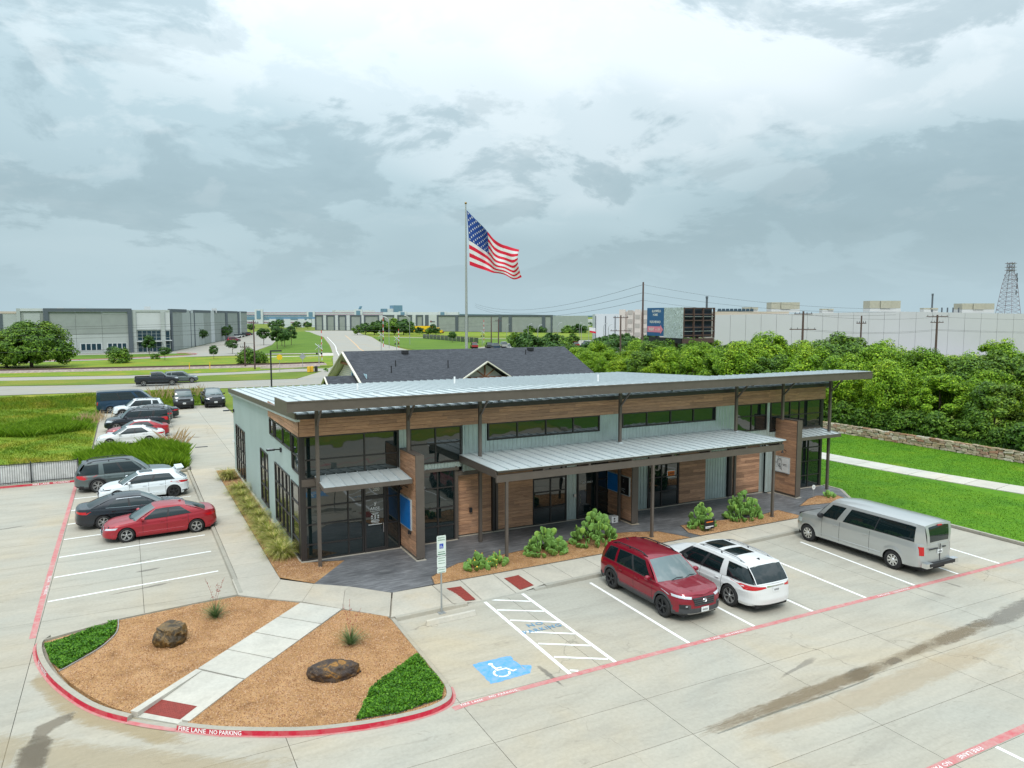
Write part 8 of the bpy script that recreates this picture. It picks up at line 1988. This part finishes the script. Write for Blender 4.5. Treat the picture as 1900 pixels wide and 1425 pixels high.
def flag_pt(u, v, out=0.0):      # u along the fly, v from top to bottom
    a, m2_, b_ = lerp_list(TT, u), lerp_list(MT, u), lerp_list(BT, u)
    w0, w1, w2 = (1 - v) * (1 - 2 * v), 4 * v * (1 - v), v * (2 * v - 1)
    r_, z, dpt = [w0 * a[q] + w1 * m2_[q] + w2 * b_[q] for q in range(3)]
    dpt += .38 * math.sin(u * 13 - v * 4.5) * min(1, u * 4) + .12 * math.sin(u * 29 + v * 7) * u; z += .12 * math.sin(u * 17 + v * 3) * u
    p = Vector((52.42, 118.4, 0)) + fr_ * r_ + ff_ * (dpt - out); return (p.x, p.y, z)
mbs = {'r': MB(), 'w': MB(), 'b': MB()}
for k in range(13):
    key = 'r' if k % 2 == 0 else 'w'; v0_, v1_ = k / 13, (k + 1) / 13; u0 = .40 if k < 7 else 0.0
    mb = MB(); mb.grid(lambda u, v: flag_pt(u0 + (1 - u0) * u, v0_ + (v1_ - v0_) * v), 44, 3, M['fl_red'] if key == 'r' else M['fl_white']); mb.build('stripe', flag, smooth=60)
mb = MB(); mb.grid(lambda u, v: flag_pt(.40 * u, 7 / 13 * v), 20, 16, M['fl_blue']); cant = mb.build('canton', flag, smooth=60)
mb = MB()
for r_ in range(9):
    for c_ in range(6 if r_ % 2 == 0 else 5):
        cu = .40 * ((c_ + .5) / 6 if r_ % 2 == 0 else (c_ + 1) / 6); cv = 7 / 13 * (r_ + .6) / 9.2
        for side_ in (.03, -.03):
            pts = []
            for q in range(10):
                a = math.pi / 2 + q * math.pi / 5; rad = .030 if q % 2 == 0 else .0145; pts.append(flag_pt(cu + rad * .46 * math.cos(a), cv - rad * .80 * math.sin(a), side_))
            mb.add(pts, [tuple(range(10))], M['fl_white'])
o = mb.build('star', cant); o['kind'] = 'stuff'

# gable roofed neighbour
gb = thing('gable_building', 'cream building with dark shingle gable roof and timber trusses behind the office', 'building', (30, 69, 0))
M['shingle'] = None
m_, nt, b = new_mat('asphalt_shingle'); M['shingle'] = m_
bt = N(nt, 'ShaderNodeTexBrick'); bt.inputs['Scale'].default_value = 2.6; bt.inputs['Mortar Size'].default_value = .012; bt.inputs['Brick Width'].default_value = .9; bt.inputs['Row Height'].default_value = .22
bt.inputs['Color1'].default_value = (.028, .032, .040, 1); bt.inputs['Color2'].default_value = (.062, .068, .080, 1); bt.inputs['Mortar'].default_value = (.02, .022, .027, 1)
mp_ = N(nt, 'ShaderNodeMapping'); mp_.inputs['Rotation'].default_value = (R(90) * 0, 0, 0); nt.links.new(N(nt, 'ShaderNodeNewGeometry').outputs['Position'], mp_.inputs[0]); nt.links.new(mp_.outputs[0], bt.inputs['Vector'])
f = noise(nt, 7, 5, .7); nt.links.new(mixc(nt, 1.0, bt.outputs[0], ramp_of(nt, f, [(.3, g3(.7)), (.7, g3(1.35))]), 'MULTIPLY'), b.inputs['Base Color']); b.inputs['Roughness'].default_value = .9
M['cream'] = mat('cream_siding', (.68, .65, .56), .7, var=.04); M['timber'] = mat('brown_timber', (.20, .085, .04), .7, var=.2)
RY, RZ, EZ0, EY0, EY1, GX0, GX1 = 69.9, 6.72, 3.3, 61.5, 77.5, 18.2, 42.4
def gable_roof(mb, x0, x1, y0, yr, y1, z0, zr, th=.18):
    for (ya, yb_) in ((y0, yr), (y1, yr)):
        mb.hexa([(x0, ya, z0 - th), (x1, ya, z0 - th), (x1, yb_, zr - th), (x0, yb_, zr - th), (x0, ya, z0), (x1, ya, z0), (x1, yb_, zr), (x0, yb_, zr)], M['shingle'])
mb = MB(); gable_roof(mb, GX0, GX1, EY0, RY, EY1, EZ0, RZ); mb.build('roof', gb)
mb = MB(); mb.box(GX0 + .7, GX1 - .9, EY0 + 1.2, EY1 - 1.2, 0, 3.3, M['cream']); mb.build('wall', gb)
mb = MB(); mb.add([(GX0 + .7, EY0 + .9, 3.1), (GX0 + .7, EY1 - .9, 3.1), (GX0 + .7, RY, RZ - .3), (GX0 + .85, EY0 + .9, 3.1), (GX0 + .85, EY1 - .9, 3.1), (GX0 + .85, RY, RZ - .3)], [(0, 2, 1), (3, 4, 5), (0, 3, 5, 2), (1, 2, 5, 4)], M['cream']); mb.build('gable_wall', gb)
for k in range(14):
    z = 3.3 + k * .2; hwid = (RZ - .35 - z) / (RZ - EZ0) * 7.9; mb = MB(); mb.box(GX0 + .67, GX0 + .7, RY - hwid, RY + hwid, z, z + .03, M['tilt_l']); mb.build('lap_board', gb)
for (ya) in (EY0, EY1): mb = MB(); mb.bar((GX0 - .02, ya, EZ0 - .12), (GX0 - .02, RY, RZ - .10), .12, .34, M['cream'], up=(1, 0, 0)); mb.build('bargeboard', gb)
mb = MB(); mb.bar((GX0 + .3, RY - 2.0, 5.55), (GX0 + .3, RY + 2.0, 5.55), .15, .2, M['timber']); mb.build('truss', gb)
mb = MB(); text_on(mb, 'PALACE', (GX0 + 1.52, RY - .2, 4.1), (0, -1, 0), (0, 0, 1), .01, M['bb_blue'], 0) if False else mb.box(GX0 + .60, GX0 + .66, 64.5, 69.5, 3.4, 4.9, mat('pale_blue_sign', (.42, .60, .68), .6, var=.1)); mb.build('wall_sign', gb)
mb = MB()
for (y, z, a, c_) in ((69.0, 4.2, .14, 1.1), (68.7, 4.2, .06, .9)): mb.box(GX0 + .56, GX0 + .595, y - a, y + a, z - c_ / 2, z + c_ / 2, M['bb_blue'])
for k in range(5): y = 68.0 - k * .62; mb.box(GX0 + .56, GX0 + .595, y - .05, y + .05, 3.95, 4.5, M['bb_blue']); mb.box(GX0 + .56, GX0 + .595, y - .4, y + .05, 4.42 - (k % 2) * .4, 4.5 - (k % 2) * .4, M['bb_blue'])
mb.build('sign_print', gb)
mb = MB()
for (ya, yb_) in ((EY0, RY), (EY1, RY)): mb.hexa([(GX0 + .02, ya, EZ0 - .24), (GX0 + .8, ya, EZ0 - .24), (GX0 + .8, yb_, RZ - .24), (GX0 + .02, yb_, RZ - .24), (GX0 + .02, ya, EZ0 - .185), (GX0 + .8, ya, EZ0 - .185), (GX0 + .8, yb_, RZ - .185), (GX0 + .02, yb_, RZ - .185)], M['cream'])
mb.build('soffit', gb)
# cross gable with open timber truss
XG, XH = 29.6, 4.1
mb = MB()
for s_ in (-1, 1): mb.hexa([(XG + s_ * XH, 62.4, 3.25), (XG, 62.4, 5.78), (XG, 69.5, 5.78), (XG + s_ * XH, 69.5, 3.25), (XG + s_ * XH, 62.4, 3.43), (XG, 62.4, 5.96), (XG, 69.5, 5.96), (XG + s_ * XH, 69.5, 3.43)], M['shingle'])
mb.build('roof', gb)
mb = MB(); mb.add([(XG - 3.7, 63.2, 3.2), (XG + 3.7, 63.2, 3.2), (XG, 63.2, 5.75)], [(0, 1, 2)], M['cream']); mb.build('gable_wall', gb)
for s_ in (-1, 1): mb = MB(); mb.bar((XG + s_ * XH, 62.36, 3.32), (XG, 62.36, 5.86), .10, .30, M['cream'], up=(0, 1, 0)); mb.build('bargeboard', gb)
mb = MB(); mb.bar((XG - 2.5, 62.9, 4.35), (XG + 2.5, 62.9, 4.35), .16, .17, M['timber']); mb.bar((XG, 62.9, 4.35), (XG, 62.9, 5.7), .12, .12, M['timber'], up=(0, 1, 0)); mb.bar((XG, 62.85, 4.4), (XG - .95, 62.85, 5.1), .1, .1, M['timber'], up=(0, 1, 0)); mb.bar((XG, 62.85, 4.4), (XG + .95, 62.85, 5.1), .1, .1, M['timber'], up=(0, 1, 0)); mb.build('truss', gb)
for k in (-1, 0, 1): mb = MB(); mb.box(XG + k * 1.35 - .2, XG + k * 1.35 + .2, 62.8, 63.19, 3.55, 3.95, M['timber']); mb.build('bracket', gb)
mb = MB()
for s_ in (-1, 1): mb.hexa([(GX0 - 2.6, RY - 3.6 + s_ * 1.6, 3.7), (GX0 - 2.6, RY - 3.6, 4.6), (GX0 + 2, RY - 3.6, 4.6), (GX0 + 2, RY - 3.6 + s_ * 1.6, 3.7), (GX0 - 2.6, RY - 3.6 + s_ * 1.6, 3.82), (GX0 - 2.6, RY - 3.6, 4.72), (GX0 + 2, RY - 3.6, 4.72), (GX0 + 2, RY - 3.6 + s_ * 1.6, 3.82)], M['shingle'])
mb.build('porch_roof', gb)
for s_ in (-1, 1): mb = MB(); mb.bar((GX0 - 2.63, RY - 3.6 + s_ * 1.6, 3.72), (GX0 - 2.63, RY - 3.6, 4.65), .08, .2, M['cream'], up=(1, 0, 0)); mb.build('bargeboard', gb)
for (x, y, z) in ((22.2, 66.6, 5.5), (21.4, 65.4, 5.1), (36.8, 68.3, 6.1), (27.2, 66, 5.4)): mb = MB(); mb.tube([(x, y, z - .3), (x, y, z + .45)], .05, 6, M['black']); mb.build('vent_pipe', gb)
for (x, y, z) in ((24.0, 69.2, 6.5), (37.8, 69.2, 6.5)): mb = MB(); mb.box(x - .3, x + .3, y - .3, y + .1, z - .1, z + .22, M['black']); mb.build('roof_vent', gb)

# ---- poles, lamps, signals -------------------------------------------------
M['pole'] = mat('creosoted_pole', (.10, .065, .06), .9, var=.2)
def upole(x, y, h, label, arms=((1, 1.3),), z=-.1, r_=.14):
    root = thing('utility_pole', label, 'utility pole', (x, y, 0)); mb = MB(); mb.tube([(x, y, z), (x, y, h)], [r_ * 1.1, r_ * .75], 7, M['pole']); mb.build('pole', root)
    for dz, w_ in arms:
        mb = MB(); mb.bar((x - w_ * .889, y + w_ * .458, h - dz), (x + w_ * .889, y - w_ * .458, h - dz), .12, .14, M['pole']); mb.build('crossarm', root)
        for k in (-.9, -.4, .4, .9): mb = MB(); mb.tube([(x + k * w_ * .889, y - k * w_ * .458, h - dz + .05), (x + k * w_ * .889, y - k * w_ * .458, h - dz + .3)], .05, 5, M['tilt_d']); mb.build('insulator', root)
    return root
upole(96.5, 85.6, 10.7, 'sturdy utility pole with two wide crossarms over the tree row', ((.45, 1.45), (2.9, 2.1)), r_=.2)
upole(96.0, 74.5, 10.0, 'utility pole with one short crossarm beside the taller dark crown', ((1.1, .7),))
upole(134.8, 88.4, 10.1, 'utility pole with double crossarm nearest the lattice tower', ((.3, 2.0), (1.4, 1.2)), r_=.22)
upole(97.5, 197.7, 8.9, 'thin utility pole in front of the long grey warehouse', ((.6, 1.0),), r_=.18)
upole(94.1, 131.9, 10.0, 'utility pole with transformer gear left of the tall bare pole', ((.5, 1.6), (3.3, 2.2)), r_=.2)
upole(92.3, 121.9, 16.6, 'tallest bare dark pole left of the billboard', (), r_=.22)
upole(21.4, 146.4, 9.1, 'brown utility pole beyond the road at the left', ((.5, .9),))
upole(20.5, 152.3, 4.9, 'short dark stub pole beside the brown utility pole', ((1.0, .9),), r_=.16)
upole(118.4, 246, 9.4, 'dark pole just left of the flagpole base', (), r_=.22)
def lamp(x, y, h, label, dx=1, m_=None, arm=1.0, z=0):
    root = thing('street_lamp', label, 'lamp post', (x, y, z)); mb = MB(); mb.tube([(x, y, z - .1), (x, y, h)], .07, 6, m_ or M['black']); mb.build('pole', root)
    mb = MB(); mb.box(x if dx > 0 else x - arm, x + arm if dx > 0 else x, y - .12, y + .12, h - .12, h, m_ or M['black']); mb.build('lamp_head', root)
lamp(10.96, 66, 7.15, 'slim black parking lamp post behind the left end of the roof', 1, None, .9)
lamp(64.9, 99.1, 5.5, 'slim black lamp post in front of the left end of the tree row', -1, None, .3)
def clamp_(x, y, h, label, dirn=-1, group=None):
    root = thing('street_lamp', label, 'lamp post', (x, y, 0), group); mb = MB(); pts = [(x, y, 0), (x, y, h * .8)] + [(x + dirn * (h * .16) * (1 - math.cos(t)) * .889, y - dirn * (h * .16) * (1 - math.cos(t)) * .458, h * .8 + h * .18 * math.sin(t)) for t in np.linspace(.2, 1.7, 6)]
    mb.tube(pts, .09, 5, M['steel']); mb.build('pole', root)
clamp_(85.5, 241, 10.0, 'curved steel street lamp right of the side road, nearer the flagpole'); clamp_(70.6, 217.5, 9.7, 'curved steel street lamp right of the side road, nearer the road', -1)
for i, (x, y, h) in enumerate(((129.2, 217, 7.6), (143.3, 210.6, 7.4), (165, 260, 7), (120.3, 221.5, 7.2), (138.4, 273, 6.4), (112, 200, 7.2), (131, 190, 7.3), (150, 235, 6.5))):
    clamp_(x, y, h, 'thin steel lamp post over the crowded far car park', 1, 'lamp posts of the far car park')

# level crossing
M['rw_red'] = mat('signal_red', (.55, .03, .04), .6, var=0)
def crossing(x, y, label, h=4.0, arm=None):
    root = thing('crossing_signal', label, 'railway signal', (x, y, 0)); mb = MB(); mb.tube([(x, y, 0), (x, y, h)], .09, 6, M['steel']); mb.build('mast', root)
    c = Vector((.889, -.458, 0))
    for s_ in (-1, 1):
        mb = MB(); mb.bar(Vector((x, y - .15, h - .5)) - c * .75 + Vector((0, 0, -s_ * .6)), Vector((x, y - .15 - .02 * s_, h - .5)) + c * .75 + Vector((0, 0, s_ * .6)), .06, .24, M['gs_w'], up=(-.458, -.889, 0)); mb.build('crossbuck', root)
        mb = MB(); mb.lathe([(0, -.1), (.22, -.08), (.22, 0), (0, .02)], (x + s_ * .45, y - .2, h - 1.9), 'y', 10, M['black']); mb.build('signal_lamp', root)
    if arm:
        n = 10
        for k in range(n): mb = MB(); mb.box(x + .6 - .07, x + .6 + .07, y - .05, y + .05, .9 + (arm - .9) * k / n, .9 + (arm - .9) * (k + 1) / n, M['rw_red'] if k % 2 else M['gs_w']); mb.build('arm_stripe', root)
crossing(34.8, 152.8, 'level crossing signal with raised striped arm left of the side road', 4.2, 7.0)
crossing(59.5, 190, 'level crossing signal with tall striped arm behind the gable roof ridge', 5.4, 9.3)
crossing(63.2, 188.5, 'level crossing signal just right of the tall striped arm', 4.4, 6.4)
crossing(104.5, 224, 'level crossing signal near the flagpole', 5.0, 8.4)
def rsign(x, y, h, label, m_, shape='d', r_=.5):
    root = thing('road_sign', label, 'road sign', (x, y, 0)); mb = MB(); mb.tube([(x, y, 0), (x, y, h)], .04, 5, M['steel']); mb.build('post', root)
    mb = MB(); n = 4 if shape == 'd' else 16; mb.lathe([(0, -.03), (r_, -.03), (r_, .03), (0, .03)], (x, y - .08, h), 'y', n, m_); mb.build('board', root)
rsign(29.6, 143.5, 2.3, 'grey diamond sign seen from behind left of the crossing', M['steel'], 'd', .65); rsign(24.35, 137.6, 2.6, 'round yellow railway warning sign behind the black lamp post', mat('yellow_sign', (.75, .50, .02), .5, var=0), 'r', .5)
br = thing('barrel', 'yellow and black traffic barrels at the road island', 'barrel', (29.3, 134.8, 0))
for k in range(3): mb = MB(); mb.lathe([(.3, 0), (.28, 1.0), (0, 1.0)], (28.8 + k * .65, 134.6 + .3 * (k % 2), 0), 'z', 10, M['flower'] if k < 2 else M['black']); mb.build('barrel_body', br)
for x, y, s_ in ((31.8, 134.4, 'left'), (33.2, 134.8, 'right')): rk = leaf_cloud(3, 40, .3, .2, .3, int(x), (.1, .2), (.2, .35)); tag(link('road_shrub', np_mesh('road_shrub', rk, 4, M['pad']), None, (x, y, 0)), 'small plant on the road island, ' + s_ + ' one', 'plant')
for i, x in enumerate((-1.6, 3.1)):
    pass
for i, (x, y) in enumerate(((10.4, 150.2), (13.9, 150.0))):
    mb = MB(); mb.box(x - .07, x + .07, y - .05, y + .05, 0, 1.3, M['flower']); tag(mb.build('marker_post'), 'thin yellow marker post by the railway, ' + ('left' if i == 0 else 'right') + ' one of two', 'marker post')
# wires
M['wire'] = mat('overhead_wire', (.06, .06, .065), .7, var=0)
def wire(p, q, sag, label, r_=.02, n=16):
    mb = MB(); p, q = Vector(p), Vector(q); mb.tube([p.lerp(q, k / n) - Vector((0, 0, sag * 4 * (k / n) * (1 - k / n))) for k in range(n + 1)], r_, 3, M['wire']); tag(mb.build('power_line'), label, 'power line', 'overhead power lines')
for k, dz in enumerate((.3, 1.9, 3.4)):
    nm = ('top', 'middle', 'lowest')[k]
    wire((92.3, 121.9, 16.4 - dz), (150, 330, 15.5 - dz * .5), 4, nm + ' wire running left from the tallest bare pole', .035)
    wire((92.3, 121.9, 16.4 - dz), (128, 92, 11.3 - dz * .35), 1.2, nm + ' wire running right from the tallest bare pole', .022)
for k, z in enumerate((10.2, 7.9, 7.7)):
    wire((96.5, 85.6, z), (134.8, 88.4, z - .5), .6, ('top', 'middle', 'lowest')[k] + ' wire between the two pole crossarms in front of the white warehouse'); wire((134.8, 88.4, z - .5), (190, 60, z), .8, ('top', 'middle', 'lowest')[k] + ' wire leaving the right pole toward the picture edge')
for k, z in enumerate((8.9, 8.5, 7.6, 6.9, 4.8)):
    wire((21.4, 146.4, z), (-75, 160, z - .6), .8, 'wire %s from the brown utility pole across the left warehouse' % ('topmost', 'second', 'third', 'fourth', 'lowest')[k], .022)
    if k in (1, 2): wire((21.4, 146.4, z), (97.5, 197.7, z - .3), 1.0, 'wire %s from the brown utility pole to the middle distance' % ('', 'second', 'third')[k], .02)
# trees and bushes beyond the road
tree('big', -16.2, 171, -.2, 1.0, 'large spreading dark green tree at the left edge in front of the warehouse')
tree('big', -20.5, 173, -.2, .8, 'left flank tree merging with the large spreading one')
for i, (x, y, h, lab) in enumerate(((-2.3, 182, 4.0, 'small tree left of the two-storey warehouse windows'), (5.4, 211.5, 5.0, 'young tree in front of the warehouse entrance'), (7.8, 185, 3.5, 'round small tree by the white kerb'), (18.0, 184.5, 3.2, 'small leaning tree left of the short pole'), (24.9, 207.5, 4.3, 'round tree at the corner of the warehouse yard'), (20.6, 268, 6.4, 'left one of two trees by the receding warehouse wall'), (22.5, 272, 6.2, 'right one of two trees by the receding warehouse wall'), (34.9, 312, 5.6, 'broad tree near the far end of the receding warehouse wall'),
                                (41.4, 262, 6.6, 'leftmost of the trees on the roadside lawn'), (40.0, 229, 6.8, 'nearest dark tree on the roadside lawn'), (44.2, 240, 6.6, 'second dark tree on the roadside lawn'), (49.5, 257, 6.4, 'rightmost tree on the roadside lawn'), (45.5, 252, 6.6, 'tree in the middle of the roadside lawn group'), (38, 330, 6, 'far tree above the parked maroon car'), (60, 420, 6, 'far tree at the end of the warehouse yard'), (124.9, 321, 5.9, 'dark tree in front of the yellow truck'), (107.1, 255.4, 4.6, 'bushy tree right of the east lawn'))):
    tree('street' if i % 2 else 'street2', x, y, -.1, h / 5.0, lab)
tree('shrub', -1.2, 178.6, -.05, 2.6, 'round green bush beside the white kerb', None, 'shrub', 'shrub'); tree('shrub', 22.9, 163, -.05, 2.7, 'tall green bush by the short pole', None, 'shrub', 'shrub'); tree('shrub', 24.8, 164.6, -.05, 2.1, 'lower green bush right of the tall one by the short pole', None, 'shrub', 'shrub'); tree('shrub', 6.0, 190, -.05, 1.1, 'tiny bush in front of the warehouse lawn', None, 'shrub', 'shrub')
for k in range(10): tree('far' if k % 2 else 'farb', 104 + k * 4.1 + rnd.uniform(-1, 1), 372 - k * 1.6 + rnd.uniform(-2, 2), -.1, (1.3, 1.6, 1.7, 2.0, 2.2, 2.1, 1.7, 1.2, 1.1, 1.1)[k] * (.82 if k < 7 else .7), 'dark tree in the clump before the long grey warehouse', 'clump of trees before the long grey warehouse')
for k in range(34):
    x, y = rnd.uniform(88, 150), 0; d_ = rnd.uniform(165, 255); x = d_ * rnd.uniform(.44, .66); y = math.sqrt(max(1, d_ * d_ - x * x))
    tree('far' if k % 3 else 'farb', x, y, -.1, rnd.uniform(.7, 1.15), 'tree among the cars of the crowded far car park', 'trees in the far car park')
for k in range(26): tree('far' if k % 2 else 'farb', 205 + k * 7.2, 372 - k * 4.6 + rnd.uniform(-6, 6), -3, rnd.uniform(1.3, 1.9), 'distant dark tree on the skyline between the warehouses', 'distant trees between the warehouses')
for k in range(12): tree('far', 92 + k * 9 + rnd.uniform(-2, 2), 560 + rnd.uniform(-15, 15), -.2, rnd.uniform(1.1, 1.6), 'far tree below the striped grandstand', 'far trees below the grandstand')
o = link('distant_wood', np_mesh('distant_wood', np.concatenate([leaf_cloud(40, 40, 40, 3.5, 0, 300 + k, (.6, 1.3), (3, 6)) + np.array([40 * k * 1.6 + 260, 640 - 28 * k, 1.0]) for k in range(10)]), 4, M['leaf_dark'])); tag(o, 'dark belt of distant woodland right of the long grey warehouse', 'woodland', kind='stuff')
# small cars of the far car parks: one low body with glasshouse and wheels each
def small_car(m_):
    mb = MB(); mb.hexa([(-2.2, -.85, .35), (2.2, -.85, .35), (2.2, .85, .35), (-2.2, .85, .35), (-2.25, -.9, .85), (2.2, -.85, .75), (2.2, .85, .75), (-2.25, .9, .85)], m_)
    mb.hexa([(-1.9, -.82, .85), (1.1, -.82, .80), (1.1, .82, .80), (-1.9, .82, .85), (-1.4, -.66, 1.38), (.35, -.66, 1.40), (.35, .66, 1.40), (-1.4, .66, 1.38)], M['autoglass'])
    mb.box(-1.38, .34, -.67, .67, 1.385, 1.45, m_)
    for x in (-1.4, 1.4): mb.lathe([(0, -.9), (.33, -.9), (.33, .9), (0, .9)], (x, 0, .33), 'y', 10, M['tyre'])
    return mb.mesh('small_car', smooth=30)
cm = [(small_car(M[c]), n) for c, n in (('c_white', 'white'), ('c_silver', 'silver'), ('c_black', 'black'), ('c_red2', 'red'), ('c_blue', 'dark blue'), ('c_char', 'charcoal'))]
def pc(x, y, rz, k=None, where='in the crowded far car park right of the flagpole', grp='cars in the far car park'):
    me, n = cm[k if k is not None else rnd.choice((0, 0, 0, 1, 1, 2, 3, 4, 5))]; o = link('small_car', me, None, (x, y, -.02), rz); s_ = rnd.uniform(.95, 1.12); o.scale = (s_, s_, s_ * rnd.uniform(1, 1.2)); tag(o, 'tiny %s car %s' % (n, where), 'car', grp)
for row in range(8):
    for k in range(13):
        x = 92 + k * 4.6 + row * 2.5; y = 214 - k * .9 - row * 7.5 + (row % 2) * 2
        r_ = x / math.hypot(x, y)
        if rnd.random() < .82 and .40 < r_ < .72: pc(x, y, R(75) + rnd.uniform(-.05, .05))
for k in range(12): pc(128 + k * 2.35, 424 - k * 3.6, R(-50), None, 'in the row before the long grey warehouse', 'cars before the long grey warehouse')
for k in range(5): pc(43 + k * 3.0, 345 + k * 12, R(20), k, 'in the yard of the left warehouse', 'cars in the left warehouse yard')
make_car('parked_van', 'maroon van parked in the yard of the left warehouse', 'van', M['c_maroon'], dict(P_suv(L=5.2, H=1.8, rails=None)), (36.5, 300), R(10))
for k in range(10): pc(152 + k * 2.6 - 3 * k * 0, 196 - k * 1.9, R(60), None, 'beside the checkered warehouse', 'cars beside the checkered warehouse')
tk = thing('box_truck', 'long yellow semi trailer truck before the grey warehouse', 'truck', (144, 376, 0)); M['yellow'] = mat('yellow_truck', (.80, .50, .01), .5, var=.03)
d = Vector((.78, -.62)); nn = Vector((.62, .78)); o0 = Vector((133.5, 385.5))
def tbx(a, b_, z0, z1, m_, nm, w_=2.5): mb = MB(); p, q = o0 + d * a, o0 + d * b_; mb.prism([tuple(p), tuple(q), tuple(q + nn * w_), tuple(p + nn * w_)], z0, z1, m_); mb.build(nm, tk)
tbx(0, 15.5, 1.1, 4.0, M['yellow'], 'trailer'); tbx(17, 19.5, .6, 3.2, M['yellow'], 'cab'); tbx(19.5, 21, .6, 1.9, M['yellow'], 'bonnet'); tbx(18.6, 19.55, 2.0, 2.9, M['fglass'], 'windscreen', 2.52)
for a in (1.5, 3, 17.5, 20.2): mb = MB(); p = o0 + d * a + nn * .3; mb.lathe([(0, -.2), (.5, -.2), (.5, .2), (0, .2)], (p.x, p.y, .5), 'y', 10, M['tyre']); mb.build('wheel', tk)
# dark fence on the east lawn
df = thing('mesh_fence', 'dark mesh fence slanting across the east lawn', 'fence', (112, 260, 0)); a, b_ = Vector((113, 302)), Vector((112, 243))
for k in range(14): p, q = a.lerp(b_, k / 14), a.lerp(b_, (k + 1) / 14 - .01); mb = MB(); mb.prism([tuple(p), tuple(q), (q.x + .1, q.y + .05), (p.x + .1, p.y + .05)], 0, 1.9, M['c_char']); mb.build('fence_panel', df)
# texan flag and white utility cabinet
tf = thing('small_flagpole', 'small flagpole with white and red flag before the white warehouse', 'flagpole', (117.4, 180, 0)); mb = MB(); mb.tube([(117.4, 180, 0), (117.4, 180, 6.9)], .06, 6, M['steel']); mb.build('pole', tf)
mb = MB(); mb.grid(lambda u, v: (117.5 + 1.6 * u, 179.9 - .7 * u + .15 * math.sin(u * 6), 6.6 - 1.0 * v - .3 * u), 8, 3, M['fl_white']); mb.build('flag_field', tf); mb = MB(); mb.grid(lambda u, v: (117.6 + 1.6 * u, 179.8 - .7 * u + .15 * math.sin(u * 6), 5.6 - .5 * v - .3 * u), 8, 2, M['fl_red']); mb.build('flag_band', tf)
